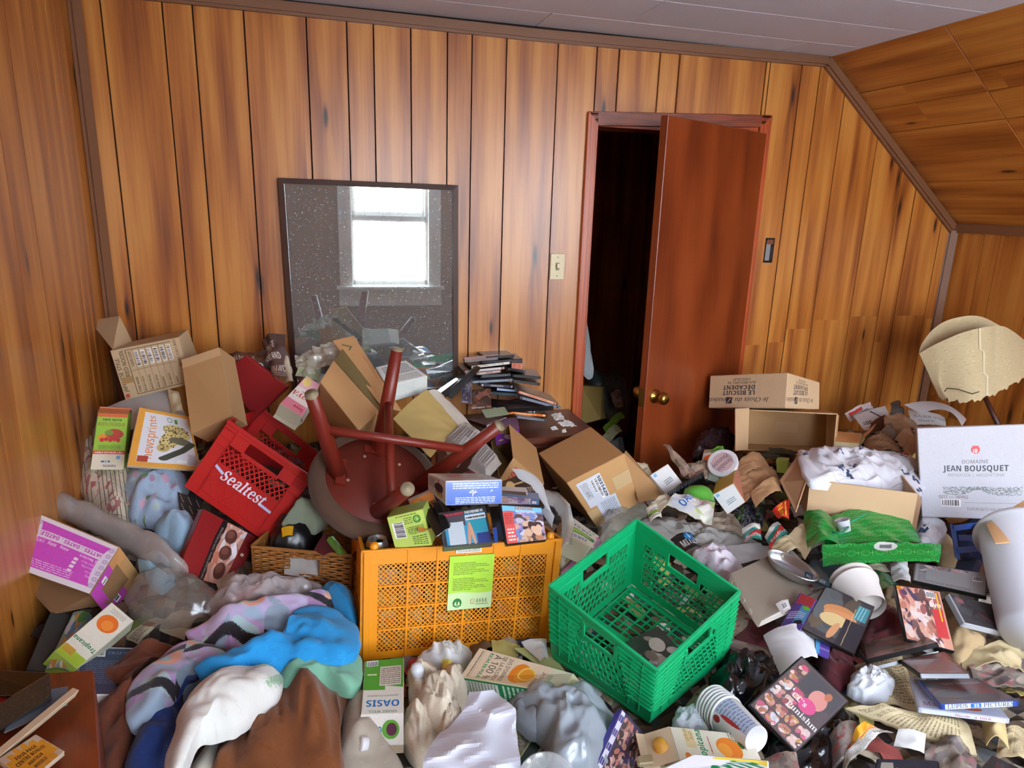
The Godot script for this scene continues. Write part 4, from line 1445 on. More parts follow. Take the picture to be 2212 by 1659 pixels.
	r = open_box("date_carton", "torn magenta and white cardboard date box lying upside down by the left wall", "carton", [-.635,.583,1.061,-.864,.643,.956,-.802,.739,.847,-.581,.665,.954,-.631,.439,.956,-.858,.503,.85,-.791,.587,.746,-.562,.512,.855], "top", 0, sw(rgb(150, 112, 76)), 0.004, {"front": put(0, g), "left": put(0, gs)}, sw(rgb(146, 110, 74)))
	flap(r[0], V(-.912,.588,.846) - r[0].position, V(-.651,.558,1.015) - r[0].position, V(-.608,.503,.977) - r[0].position, V(-.74,.525,1.041) - r[0].position, 0, sw(rgb(140, 104, 70)), 0.004)
	# clear bag roll over the sheets
	var bag := thing("plastic_bag", "long clear plastic bag rolled loosely across the blue sheets", "bag", V(-.65,.629,.781))
	var path := pts([-.853,.718,.677,-.778,.688,.706,-.676,.656,.766,-.571,.63,.846,-.482,.612,.919,-.413,.589,.967])
	var rings := []
	var nz := FastNoiseLite.new()
	nz.seed = 12
	nz.frequency = 16.0
	nz.fractal_type = FastNoiseLite.FRACTAL_RIDGED
	for k in 31:
		var t := k / 30.0 * 4.999
		var p: Vector3 = (path[int(t)] as Vector3).lerp(path[int(t) + 1], t - int(t))
		var row := []
		var rad := lerpf(0.044, 0.06, minf(1.0, k / 14.0)) * (1.0 if k < 25 else 1.0 - (k - 25) * 0.14)
		for j in 29:
			var a := TAU * j / 28.0
			var dir := V(sin(a) * 0.45, cos(a) * 0.8, sin(a) * 0.9)
			var w: Vector3 = p + dir * rad
			w += dir * 0.018 * nz.get_noise_3d(w.x, w.y, w.z)
			row.append(w - bag.position)
		rings.append(row)
	part("film", grid_mesh(rings, Vector3.ZERO, Rect2(0, 0, 1, 1)), clear_mat(rgb(206, 200, 196), 0.3, 0.18), bag)
	# chocolate box
	g = art(220, 200, rgb(140, 20, 24))
	fr(g, 0.36, 0, 0.1, 1, rgb(22, 16, 18))
	v = art(200, 22, rgb(22, 16, 18), 0.0)
	txt(v, "DARK CHOCOLATE TRUFFLES . TRUFFE AU CHOCOLAT NOIR", 0.02, 0.7, 9, rgb(214, 190, 170), "sans", 0.0, 0.0, 0.72)
	v.rotate_90(COUNTERCLOCKWISE)
	g.blit_rect(v, Rect2i(0, 0, 22, 200), Vector2i(79, 0))
	fr(g, 0.46, 0, 0.36, 1, rgb(206, 140, 116))
	blobs(g, 0.46, 0, 0.36, 1, [rgb(220, 170, 150), rgb(190, 110, 86), rgb(226, 216, 222), rgb(206, 140, 116)], 60, 0.16)
	for k in 3:
		el(g, 0.6 + 0.03 * k, 0.2 + k * 0.3, 0.1, 0.13, rgb(86, 46, 38))
		el(g, 0.58 + 0.03 * k, 0.17 + k * 0.3, 0.06, 0.07, rgb(120, 72, 58))
	fr(g, 0.82, 0, 0.18, 1, rgb(120, 30, 34))
	el(g, 0.9, 0.4, 0.03, 0.03, rgb(206, 190, 160))
	solid("chocolate_box", "dark red box with a truffle photograph under the tilted red crate", "box", [-.377,.696,.808,-.231,.555,.756,-.303,.441,.872,-.445,.552,.937,-.395,.686,.787,-.249,.544,.734,-.321,.43,.85,-.463,.541,.916], 1, {"front": put(1, g), "": swatch(1, rgb(120, 16, 20))}, 0.002)
	basket()
	# dark bags and packets between basket and stool
	cloth("coffee_bag", "black foil bag with a yellow label behind the wicker basket", "bag", [-.184,.564,.833,-.158,.589,.756,-.077,.593,.727,-.033,.567,.789,-.085,.547,.853,-.148,.553,.859], mat(rgb(18, 18, 20), 0.3), 0.06, 0.03, 10.0, 15, true)
	paper("label_card", "small yellow label on the black foil bag", "label", [-.147,.631,.86,-.11,.633,.859,-.113,.619,.894,-.143,.617,.897], 1, swatch(1, rgb(226, 170, 30)), 0.004, 0.0, 0.001)
	cloth("cloth_rag", "greenish grey rag between the red crate and the stool seat", "rag", [-.143,.627,.819,-.089,.645,.756,-.03,.649,.734,-.007,.628,.78,-.032,.608,.839,-.089,.62,.823], weave(rgb(138, 150, 128)), 0.05, 0.03, 12.0, 17)
	paper("milk_wrapper", "green and white waxed packet end beside the stool seat", "wrapper", [-.01,.605,.928,.013,.612,.922,.052,.588,.993,.027,.586,1.008], 1, swatch(1, rgb(96, 150, 60)), 0.01, 0.006)
	paper("paper_sheet", "torn maroon card standing behind the basket", "card", [-.05,.585,.943,-.012,.614,.882,.011,.582,.961,-.02,.58,.975], 0, sw(rgb(92, 30, 38)), 0.004, 0.0)

func stool() -> void:
	var o := thing("stool", "upside down dark red wooden stool with burlap edged round seat and crossed rails", "stool", V(.155,.718,.881))
	var wood := mat(rgb(116, 36, 24), 0.38)
	var feet := [V(-.034,1.123,1.059), V(.232,1.188,.792), V(.517,.991,1.031), V(.202,.916,1.287)]
	var roots := [V(.037,.812,.885), V(.168,.835,.779), V(.285,.752,.885), V(.146,.721,.984)]
	var up: Vector3 = ((feet[0] + feet[1] + feet[2] + feet[3] - roots[0] - roots[1] - roots[2] - roots[3]) as Vector3).normalized()
	for k in 4:
		var foot: Vector3 = feet[k] - o.position
		var root: Vector3 = roots[k] - o.position - up * 0.012
		var st := st_new(true)
		tube(st, [root, root.lerp(foot, 0.5), foot], 0.027, 0.0185, 18)
		part("leg", done(st), wood, o)
		var glide := part("foot_glide", lathe([Vector2(0, 0.0025), Vector2(0.008, 0.0025), Vector2(0.009, 0.001), Vector2(0.0185, 0.0008), Vector2(0.0195, -0.006)], 24), mat(rgb(150, 138, 112), 0.6, 0.3), o)
		glide.transform = Transform3D(along(foot - root), foot)
		var block_ := st_new()
		var ctr: Vector3 = (roots[0] + roots[2]) * 0.5 - o.position
		var t := (root - ctr).normalized().cross(up) * 0.05
		var m := ctr.lerp(root, 0.98)
		if k < 2:
			bar(block_, m - t - up * 0.0, m + t - up * 0.0, up, 0.03, 0.05)
			part("corner_block", done(block_), wood, o)
	for k in 2:
		var a: Vector3 = (roots[k] as Vector3).lerp(feet[k], 0.58 if k == 0 else 0.5) - o.position
		var b: Vector3 = (roots[k + 2] as Vector3).lerp(feet[k + 2], 0.6 if k == 0 else 0.5) - o.position
		var st := st_new(true)
		tube(st, [a, b], 0.0135, 0.0135, 16)
		part("rail", done(st), wood, o)
	var seat_at: Vector3 = (roots[0] + roots[1] + roots[2] + roots[3]) / 4.0 - o.position
	var disc := part("seat_underside", lathe([Vector2(0, 0.0), Vector2(0.185, 0.0), Vector2(0.187, -0.004), Vector2(0.187, -0.016)], 56), mat(rgb(112, 38, 26), 0.55), o)
	disc.transform = Transform3D(along(up), seat_at)
	var rim := part("burlap_cushion", lathe([Vector2(0.17, 0.003), Vector2(0.196, 0.004), Vector2(0.212, -0.008), Vector2(0.218, -0.03), Vector2(0.206, -0.055), Vector2(0.17, -0.07), Vector2(0.0, -0.076)], 56), weave(rgb(86, 62, 46)), o)
	rim.transform = Transform3D(along(up), seat_at)
	var bolts := st_new()
	for k in 5:
		var a := TAU * k / 5.0 + 0.4
		var bs := along(up)
		var p := seat_at + bs * V(cos(a) * 0.1, 0.001, sin(a) * 0.1)
		tube(bolts, [p, p + up * 0.003], 0.006, 0.004, 10)
	part("bolt_heads", done(bolts), mat(rgb(190, 170, 140), 0.4, 0.5), o)

func clamshells() -> void:
	for k in 2:
		var label: String = ["clear ribbed plastic clamshell tray lying open behind the stool rail", "second clear ribbed plastic clamshell tray tucked behind the near stool leg"][k]
		var l: Array = [[.38,.836,.74,.487,.863,.613,.543,.849,.719,.417,.795,.869], [.457,.781,.842,.545,.821,.727,.584,.777,.815,.505,.767,.924]][k]
		var q := pts(l)
		var at := low_mid(q)
		var o := thing("plastic_tray", label, "tray", at, "")
		q = moved(q, at)
		var nrm := -((q[1] - q[0]) as Vector3).cross(q[3] - q[0]).normalized()
		var g := []
		for j in 33:
			var row := []
			for i in 33:
				var u := i / 32.0
				var v := j / 32.0
				var p: Vector3 = (q[0] as Vector3).lerp(q[1], u).lerp((q[3] as Vector3).lerp(q[2], u), v)
				var e := minf(minf(u, 1 - u), minf(v, 1 - v))
				var h := 0.035 * smoothstep(0.03, 0.16, e) + (0.006 * sin(v * 60.0) if e > 0.16 else 0.0)
				row.append(p + nrm * h)
			g.append(row)
		part("shell", grid_mesh(g, nrm * 0.0005, Rect2(0, 0, 1, 1)), clear_mat(rgb(226, 224, 218), 0.3, 0.1), o)
		if k == 0:
			patch(o, "paper_label", [q[0], q[1], q[2], q[3], q[0] - nrm * 0.01, q[1] - nrm * 0.01, q[2] - nrm * 0.01, q[3] - nrm * 0.01], "front", 0.08, 0.6, 0.5, 0.85, 0, sw(rgb(206, 214, 206)), 0.037)

func basket() -> void:
	var q := pts([-.237,.577,.861,.064,.579,.992,.053,.448,.996,-.238,.462,.866,-.157,.568,.677,.144,.57,.809,.133,.439,.813,-.159,.453,.682])
	var at := low_mid(q)
	var o := thing("wicker_basket", "brown wicker basket with a cut out handle left of the yellow crate", "basket", at)
	q = moved(q, at)
	var m := mat(rgb(160, 106, 46), 0.7)
	for f in ["front", "left", "right", "back"]:
		var w := wall_of(q, f)
		var reeds := st_new()
		var stakes := 13 if f in ["front", "back"] else 8
		for r in 15:
			var t := 0.03 + r * 0.067
			for k in stakes:
				var s0 := float(k) / stakes
				var s1 := float(k + 1) / stakes
				if f == "front" and t > 0.22 and t < 0.62 and s0 > 0.34 and s1 < 0.7:
					continue
				var out := 0.004 if (k + r) % 2 else -0.001
				var mid := w.at((s0 + s1) * 0.5, t + rng.randf_range(-0.008, 0.008), out + 0.003)
				tube(reeds, [w.at(s0, t, 0.001), mid, w.at(s1, t, 0.001)], 0.0034, 0.0034, 5, false)
		for k in stakes + 1:
			var s := float(k) / stakes
			if f == "front" and s > 0.36 and s < 0.68:
				tube(reeds, [w.at(s, 0.62, 0.001), w.at(s, 1, 0.001)], 0.003, 0.003, 5, false)
				tube(reeds, [w.at(s, 0, 0.001), w.at(s, 0.2, 0.001)], 0.003, 0.003, 5, false)
			else:
				tube(reeds, [w.at(s, 0, 0.001), w.at(s, 1, 0.001)], 0.003, 0.003, 5, false)
		for k in 3:
			tube(reeds, [w.at(0, -0.02 + k * 0.015, 0.003), w.at(1, -0.02 + k * 0.015, 0.003)], 0.004, 0.004, 6, false)
		part("woven_side", done(reeds), m, o)
	paper("paper_sheet", "white card with a maroon corner seen through the basket handle", "card", [-.141,.548,.873,-.014,.527,.894,-.023,.489,.955,-.142,.505,.928], 0, sw(rgb(190, 186, 180)), 0.0, 0.004, 0.002)

func left_front() -> void:
	# desk at the camera's left with its things
	var o := thing("desk", "reddish brown wooden desk top at the lower left with a worn front edge", "desk", V(-.487,0,1.792))
	var tp := pts([-.882,.576,1.352,-.513,.625,1.466,-.391,.662,1.857,-.67,.625,1.808])
	var q := moved(tp, o.position)
	var dn := V(0, -0.03, 0)
	var st := st_new()
	block(st, q + q.map(func(p): return p + dn), 0.003)
	part("desk_top", done(st), mats["mahogany"], o)
	st = st_new()
	block(st, [q[3] + dn, q[2] + dn, q[2] + V(0, -0.7, 0), q[3] + V(0, -0.7, 0), q[0] + dn, q[1] + dn, q[1] + V(0, -0.7, 0), q[0] + V(0, -0.7, 0)].map(func(p): return p * V(0.99, 1, 0.99)), 0.003)
	part("desk_body", done(st), mats["mahogany"], o)
	solid("black_case", "flat black case lying on the back of the desk", "case", [-.74,.66,1.456,-.582,.657,1.502,-.563,.654,1.573,-.711,.646,1.532,-.756,.632,1.427,-.594,.629,1.474,-.572,.633,1.555,-.722,.624,1.514], 1, {"": swatch(1, rgb(14, 12, 13))}, 0.002)
	solid("speckled_box", "dark grey box speckled with white dust lying across the desk", "box", [-.652,.66,1.599,-.554,.705,1.572,-.532,.692,1.636,-.629,.647,1.663,-.672,.622,1.561,-.566,.675,1.545,-.548,.654,1.598,-.649,.607,1.625], 1, {"": swatch(1, rgb(34, 38, 38)), "front": speckle()}, 0.003)
	paper("plastic_sheet", "frosted grey plastic sheet under the speckled box on the desk", "sheet", [-.621,.652,1.557,-.524,.672,1.579,-.511,.666,1.628,-.609,.647,1.659], 0, sw(rgb(128, 136, 146)), 0.0, 0.0, 0.002)
	solid("paper_pad", "curling pad of cream paper lying on the desk", "pad", [-.603,.652,1.713,-.499,.698,1.622,-.483,.701,1.637,-.594,.652,1.737,-.613,.629,1.694,-.514,.67,1.604,-.498,.674,1.618,-.604,.629,1.719], 0, {"": sw(rgb(214, 196, 164))}, 0.001, "pad")
	var g := art(240, 150, rgb(206, 190, 170))
	for k in 14:
		var a := TAU * k / 14.0
		line(g, 0.5, 0.55, 0.5 + cos(a) * 0.48, 0.55 + sin(a) * 0.46, rgb(226, 160, 40), 26)
	el(g, 0.5, 0.55, 0.38, 0.36, rgb(226, 160, 40))
	for k in 4:
		txt(g, ["FOUR-PAGE", "CENTRE BONUS!", "AMATEUR", "MODELS"][k], 0.5, 0.38 + k * 0.16, 24 if k < 2 else 20, rgb(40, 26, 20), "sans bold", 0.5)
	solid("magazine", "magazine with an orange starburst on its cover at the desk's front", "magazine", [-.59,.653,1.737,-.543,.661,1.695,-.473,.672,1.766,-.508,.674,1.83,-.595,.639,1.729,-.547,.646,1.687,-.477,.656,1.758,-.513,.659,1.822], 0, {"front": put(0, g), "": sw(rgb(206, 190, 164))}, 0.001, "pages")
	solid("red_box", "bright red box end at the left edge of the desk", "box", [-.694,.64,1.518,-.656,.638,1.518,-.64,.641,1.565,-.675,.642,1.566,-.709,.615,1.488,-.67,.611,1.489,-.655,.613,1.536,-.69,.616,1.536], 0, {"": sw(rgb(170, 20, 30))})
	paper("board_panel", "dark grey board leaning on the left wall behind the desk", "board", [-.743,.529,1.039,-.699,.502,1.016,-.69,.495,1.257,-.725,.512,1.264], 0, sw(rgb(58, 60, 56)), 0.0, 0.0, 0.008)
	g = art(90, 150, rgb(120, 150, 130))
	blobs(g, 0, 0, 1, 1, [rgb(196, 140, 60), rgb(90, 140, 70), rgb(90, 130, 180), rgb(206, 206, 196)], 40, 0.2)
	paper("magazine", "colourful thin magazine standing by the left wall with a white edge", "magazine", [-.691,.519,1.035,-.647,.499,1.032,-.64,.483,1.253,-.685,.506,1.266], 1, put(1, g), 0.01, 0.0, 0.003)
	# crushed juice carton, book, flattened drink packs
	g = art(110, 250, rgb(222, 216, 198))
	fr(g, 0, 0, 1, 0.16, rgb(166, 196, 50))
	fr(g, 0.5, 0.08, 0.45, 0.1, rgb(196, 150, 50))
	txt(g, "Tropicana", 0.5, 0.34, 22, rgb(28, 110, 60), "sans bold", 0.5)
	el(g, 0.5, 0.72, 0.36, 0.14, rgb(226, 110, 30))
	el(g, 0.46, 0.7, 0.2, 0.08, rgb(236, 140, 50))
	small(g, 0.2, 0.88, 0.6, 0.08, 4, rgb(150, 146, 130))
	gable_carton("juice_carton", "crushed white and green orange juice carton lying behind the desk", [-.624,.486,1.252,-.678,.526,1.221,-.581,.561,1.076,-.523,.517,1.111,-.641,.445,1.231,-.696,.484,1.2,-.598,.519,1.055,-.54,.475,1.089], 0, {"front": put(0, g), "": sw(rgb(196, 196, 170))}, 0.03, sw(rgb(150, 180, 60)))
	g = art(160, 230, rgb(38, 58, 92))
	bars(g, 0.04, 0.08, 0.36, 0.14)
	txt(g, "CRAFTERS", 0.45, 0.16, 16, rgb(160, 170, 190), "serif")
	small(g, 0.1, 0.3, 0.8, 0.5, 12, rgb(96, 112, 140))
	fr(g, 0, 0, 1, 0.03, rgb(196, 192, 200))
	solid("book", "navy blue book with a white barcode on its back cover", "book", [-.639,.485,1.152,-.512,.442,1.127,-.472,.441,1.326,-.601,.485,1.35,-.646,.461,1.153,-.519,.419,1.128,-.479,.418,1.328,-.609,.461,1.352], 1, {"front": put(1, g), "": swatch(1, rgb(206, 200, 190))}, 0.002, "book_block")
	paper("drink_pack", "flattened green and cream drink pack near the pastel blanket", "carton", [-.597,.426,1.023,-.519,.453,.995,-.447,.457,1.036,-.526,.425,1.087], 0, pack_art(), 0.015, 0.006, 0.002)
	paper("drink_pack", "crushed cream drink pack with a round vent beside the blanket", "carton", [-.483,.427,1.034,-.418,.463,1,-.35,.461,1.041,-.405,.427,1.099], 0, sw(rgb(206, 196, 166)), 0.025, 0.008, 0.002)
	var bag := thing("plastic_bag", "smoky clear plastic bag in front of the chocolate box", "bag", V(-.491,.488,.929))
	part("film", drape(moved(pts([-.562,.539,.951,-.5,.548,.923,-.42,.533,.954,-.325,.503,1.016,-.336,.485,1.082,-.438,.492,1.081,-.54,.509,1.038]), bag.position), 0.05, 0.04, 9.0, 31, true), clear_mat(rgb(150, 138, 126), 0.42, 0.2), bag)
	cloth("plastic_bag", "crumpled clear bag with a red and white label on the blanket", "bag", [-.333,.511,1.028,-.289,.521,.982,-.172,.514,.975,-.037,.492,1.006,-.051,.478,1.053,-.155,.478,1.084,-.28,.49,1.092,-.337,.498,1.074], clear_mat(rgb(206, 196, 196), 0.5, 0.2), 0.05, 0.035, 12.0, 33, true)
	g = art(160, 60, rgb(214, 210, 212))
	fr(g, 0.1, 0.2, 0.6, 0.5, rgb(206, 60, 46))
	txt(g, "6050 SEE", 0.14, 0.6, 24, rgb(232, 214, 206), "sans bold")
	fr(g, 0.0, 0.3, 0.06, 0.3, rgb(50, 60, 110))
	paper("label_card", "white and red printed bread bag label in the clear bag", "label", [-.296,.523,1.04,-.161,.531,1.012,-.154,.521,1.06,-.279,.514,1.079], 1, put(1, g), 0.008, 0.006, 0.0008)
	bedding()

func speckle() -> Rect2:
	var g := art(160, 90, rgb(38, 43, 42))
	for k in 160:
		g.set_pixel(rng.randi() % 160, rng.randi() % 90, rgb(206, 206, 200))
	return put(1, g)

func pack_art() -> Rect2:
	var g := art(120, 90, rgb(206, 200, 170))
	fr(g, 0, 0, 1, 0.4, rgb(110, 130, 60))
	fr(g, 0.5, 0.45, 0.2, 0.4, rgb(176, 120, 70))
	small(g, 0.05, 0.5, 0.4, 0.4, 4, rgb(120, 110, 80))
	return put(0, g)

func bedding() -> void:
	# pastel fleece with black bands
	var b := art(512, 512, rgb(186, 172, 206), 0.03)
	blobs(b, 0, 0, 1, 1, [rgb(232, 160, 128), rgb(170, 200, 200), rgb(176, 214, 186), rgb(200, 160, 214), rgb(160, 184, 206), rgb(196, 176, 214)], 90, 0.13)
	for k in 3:
		var y := 0.18 + k * 0.33
		for j in 60:
			el(b, j / 59.0, y + 0.03 * sin(j * 0.25 + k), 0.02, 0.028, rgb(34, 30, 36))
	var fleece := fabric(fuzzed(b), 1.0, 2.6, 0.6)
	cloth("fleece_blanket", "pastel fleece blanket in lilac, peach and mint with black bands", "blanket", [-.385,.516,1.188,-.307,.518,1.15,-.202,.514,1.117,-.102,.51,1.103,-.008,.51,1.075,.007,.5,1.112,-.038,.485,1.184,-.1,.482,1.232,-.192,.487,1.269,-.295,.496,1.258,-.355,.507,1.23], fleece, 0.05, 0.035, 7.0, 41, false, 1.0)
	cloth("fleece_blanket", "second fold of pastel fleece blanket hanging down towards the desk", "blanket", [-.38,.489,1.218,-.288,.479,1.239,-.217,.469,1.258,-.289,.473,1.322,-.351,.478,1.402,-.405,.48,1.485,-.455,.485,1.478,-.48,.486,1.38,-.444,.487,1.287], fleece, 0.05, 0.03, 6.0, 43, false, 1.0)
	cloth("brown_cloth", "rust brown cloth crumpled beside the desk", "cloth", [-.578,.444,1.252,-.539,.456,1.165,-.465,.461,1.137,-.398,.45,1.168,-.461,.444,1.225,-.49,.438,1.317,-.448,.435,1.48,-.47,.435,1.582,-.524,.436,1.463], weave(rgb(112, 56, 32)), 0.05, 0.06, 7.0, 45)
	cloth("blue_gown", "thin bright blue disposable gown spread over the blankets", "cloth", [-.099,.531,1.18,-.024,.527,1.177,.055,.509,1.243,.064,.502,1.36,-.004,.507,1.399,-.116,.517,1.39,-.202,.524,1.393,-.272,.53,1.423,-.324,.536,1.381,-.251,.529,1.331,-.164,.521,1.315,-.121,.521,1.263], weave(rgb(34, 146, 210)), 0.035, 0.03, 9.0, 47)
	cloth("navy_cloth", "dark blue cloth hanging down under the white towel", "cloth", [-.343,.451,1.261,-.285,.443,1.284,-.355,.448,1.396,-.354,.447,1.517,-.376,.449,1.644,-.429,.454,1.636,-.444,.455,1.489,-.41,.452,1.371], weave(rgb(30, 56, 116)), 0.04, 0.04, 7.0, 49)
	cloth("blue_cloth", "bright blue cloth bunched behind the fleece blanket by the yellow crate", "cloth", [-.037,.502,1.034,.004,.504,1.019,.063,.485,1.076,.062,.463,1.163,.02,.47,1.141,-.024,.487,1.084], weave(rgb(40, 136, 190)), 0.05, 0.03, 8.0, 51)
	cloth("green_cloth", "smooth mint green cloth under the blue gown", "cloth", [-.142,.479,1.358,-.074,.474,1.328,.021,.467,1.301,.071,.463,1.338,.057,.463,1.428,.029,.464,1.454,-.029,.469,1.415,-.084,.472,1.441,-.136,.476,1.434], weave(rgb(120, 176, 148)), 0.04, 0.03, 8.0, 53)
	b = art(256, 256, rgb(226, 226, 218), 0.03)
	for k in 7:
		var a := 0.3 + k * 0.35
		for j in 14:
			el(b, 0.4 + cos(a) * j * 0.03, 0.55 + sin(a) * j * 0.03, 0.03 * (1.0 - absf(j - 6) / 9.0) + 0.006, 0.03 * (1.0 - absf(j - 6) / 9.0) + 0.006, rgb(150, 190, 152))
	cloth("terry_towel", "white terry towel with a pale green leaf print draped over the brown cloth", "towel", [-.138,.509,1.403,-.128,.508,1.479,-.171,.512,1.534,-.206,.515,1.588,-.252,.519,1.596,-.294,.523,1.617,-.305,.524,1.738,-.332,.527,1.734,-.343,.525,1.594,-.338,.527,1.513,-.312,.523,1.431,-.256,.519,1.388,-.193,.513,1.382], fabric(fuzzed(b), 1.0, 2.2, 0.6), 0.06, 0.025, 8.0, 55)
	cloth("brown_blanket", "torn brown fleece blanket lying in long folds", "blanket", [-.182,.443,1.447,-.12,.435,1.385,-.03,.43,1.378,.029,.426,1.409,.016,.426,1.539,-.005,.427,1.713,-.238,.446,1.675,-.26,.449,1.569,-.218,.446,1.505], weave(rgb(122, 68, 28)), 0.06, 0.09, 3.2, 57, false, 1.0, V(3.2, 1.0, 0.6))
	cloth("grey_pillow", "dirty off-white pillow at the foot of the brown blanket", "pillow", [.029,.395,1.387,.068,.393,1.386,.078,.391,1.497,.121,.39,1.626,.143,.388,1.71,.005,.397,1.685,.004,.397,1.547], weave(rgb(176, 166, 148)), 0.06, 0.03, 7.0, 59)
	var p := thing("plastic_strip", "bent cream plastic strip lying under the white towel", "strip", V(-.288,.441,1.581))
	part("strip", sheet(moved(pts([-.27,.414,1.443,-.243,.42,1.459,-.271,.465,1.686,-.326,.464,1.671]), p.position), 0.012, 0.0, 0.002, Rect2(0, 0, 1, 1)), mat(rgb(214, 208, 190), 0.35), p)

func fuzzed(im: Image) -> Image:
	var w := im.get_width()
	var h := im.get_height()
	for k in w * h / 3:
		var x := rng.randi() % w
		var y := rng.randi() % h
		var x2 := clampi(x + rng.randi_range(-4, 4), 0, w - 1)
		var y2 := clampi(y + rng.randi_range(-4, 4), 0, h - 1)
		im.set_pixel(x, y, im.get_pixel(x2, y2).lightened(rng.randf() * 0.08))
	return im


# ------------------------------------------------------------------ dresser, video cases, crate filling
func cover(cols: Array, title: String, ink: Color, n := 70) -> Rect2:
	var g := art(150, 205, cols[0])
	blobs(g, 0, 0, 1, 1, cols, n, 0.16)
	if title != "":
		txt(g, title, 0.5, 0.14, 24, ink, "sans bold", 0.5)
	small(g, 0.08, 0.9, 0.6, 0.08, 3, ink)
	return put(1, g)

func spine_art(bg: Color, ink: Color, title: String, kind := "sans bold", flip := false) -> Rect2:
	var g := art(240, 20, bg, 0.02)
	if title != "":
		txt(g, title, 0.5, 0.78, 15, ink, kind, 0.5)
	fr(g, 0.0, 0.0, 0.03, 1.0, ink)
	fr(g, 0.92, 0.2, 0.05, 0.6, ink)
	if flip:
		g.rotate_180()
	return put(1, g)

func dresser_and_cases() -> void:
	var o := thing("dresser", "low brown wooden dresser against the back wall carrying the pile of video cases", "dresser", V(0.8, 0, 0.2))
	part("top_board", box_mesh(V(-0.4, 0.675, -0.195), V(0.335, 0.705, 0.185), 0.004), mats["walnut"], o)
	part("carcass", box_mesh(V(-0.39, 0.0, -0.19), V(0.325, 0.675, 0.165), 0.003), mats["mahogany"], o)
	part("drawer_front", box_mesh(V(-0.37, 0.44, 0.165), V(0.31, 0.665, 0.178), 0.004), mats["walnut"], o)
	var pull := V(.795,.635,.381) - o.position
	part("drawer_pull", box_mesh(pull + V(-0.03, -0.035, -0.003), pull + V(0.03, 0.035, 0.004), 0.002), mat(rgb(92, 58, 38), 0.4), o)
	part("pull_recess", box_mesh(pull + V(-0.02, -0.022, 0.003), pull + V(0.02, 0.026, 0.0052), 0.001), mat(rgb(54, 34, 24), 0.5), o)
	var grp := "video cases piled on the dresser"
	var grey := rgb(92, 98, 110)
	var blk := rgb(22, 22, 25)
	# [left px, right px as world points], spine colours; lowest first
	spine_case("grey edged video case at the bottom right of the pile", V(.779,.767,.293), V(.927,.74,.288), 0.13, 0.013, spine_art(rgb(120, 128, 140), blk, ""), grp)
	spine_case("orange spined video case low in the pile", V(.737,.778,.256), V(.931,.757,.274), 0.135, 0.014, spine_art(rgb(222, 116, 46), rgb(244, 222, 160), "BONANZA VOL 16"), grp)
	spine_case("white spined video case above the orange one", V(.69,.792,.239), V(.885,.771,.257), 0.135, 0.014, spine_art(rgb(226, 226, 224), rgb(60, 60, 60), ""), grp)
	solid("video_case", "dark shiny video case lying open side up above the white spine", "video case", [.709,.8,.177,.902,.824,.141,.96,.806,.269,.704,.801,.262,.711,.782,.172,.905,.805,.136,.963,.784,.265,.706,.782,.257], 1, {"": swatch(1, blk), "front": cover([rgb(50, 34, 36), rgb(70, 44, 44), rgb(36, 28, 32)], "", Color.WHITE, 30)}, 0.001, "case", grp)
	spine_case("grey video case sloping down at the right of the pile", V(.81,.839,.249), V(.993,.786,.263), 0.135, 0.013, spine_art(rgb(120, 130, 144), blk, ""), grp, grey)
	spine_case("orange and white spined video case sloping to the right", V(.796,.867,.249), V(.977,.804,.264), 0.135, 0.014, spine_art(rgb(224, 170, 140), rgb(196, 76, 40), "SUMMER STORIES"), grp)
	spine_case("dark teal video case in the middle of the pile", V(.69,.85,.201), V(.82,.835,.2), 0.135, 0.014, spine_art(rgb(40, 58, 66), grey, ""), grp, rgb(34, 44, 50))
	spine_case("pale blue spined video case in the middle of the pile", V(.72,.866,.195), V(.823,.85,.186), 0.135, 0.012, spine_art(rgb(150, 176, 206), rgb(240, 240, 244), ""), grp)
	spine_case("black spined video case with white PUNISHMENT lettering", V(.647,.886,.19), V(.801,.867,.175), 0.135, 0.014, spine_art(rgb(52, 56, 72), rgb(220, 222, 230), "PUNISHMENT", "sans bold", true), grp)
	spine_case("light grey video case above the PUNISHMENT spine", V(.613,.894,.167), V(.799,.899,.176), 0.135, 0.012, spine_art(rgb(140, 152, 166), grey, ""), grp, grey)
	spine_case("dark case jutting right, lower of two", V(.795,.895,.176), V(.918,.878,.195), 0.135, 0.013, spine_art(rgb(70, 72, 76), blk, ""), grp)
	spine_case("dark case jutting right, upper of two", V(.796,.917,.171), V(.923,.906,.188), 0.135, 0.012, spine_art(rgb(62, 64, 68), blk, ""), grp)
	spine_case("charcoal video case under the red lettered one", V(.656,.916,.163), V(.795,.918,.159), 0.135, 0.013, spine_art(rgb(84, 88, 94), blk, ""), grp)
	spine_case("red and black lettered video case near the top", V(.638,.927,.155), V(.756,.933,.144), 0.135, 0.012, spine_art(rgb(200, 176, 166), rgb(120, 34, 30), "BRINGERS", "sans bold", true), grp)
	spine_case("black case sticking out right near the top", V(.783,.941,.139), V(.863,.925,.145), 0.13, 0.012, spine_art(rgb(16, 16, 18), grey, ""), grp)
	spine_case("white spined case stepping out left near the top", V(.584,.933,.138), V(.775,.945,.136), 0.135, 0.013, spine_art(rgb(206, 200, 198), rgb(150, 60, 60), ""), grp)
	spine_case("cream spined case with small dark title near the top", V(.618,.951,.132), V(.806,.965,.128), 0.135, 0.014, spine_art(rgb(226, 222, 208), rgb(60, 56, 50), "Black Culture Magazine", "sans", true), grp)
	spine_case("case with an orange printed face behind the cream spine", V(.804,.935,.125), V(.854,.934,.129), 0.1, 0.04, spine_art(rgb(196, 110, 84), rgb(226, 206, 190), "SS"), grp)
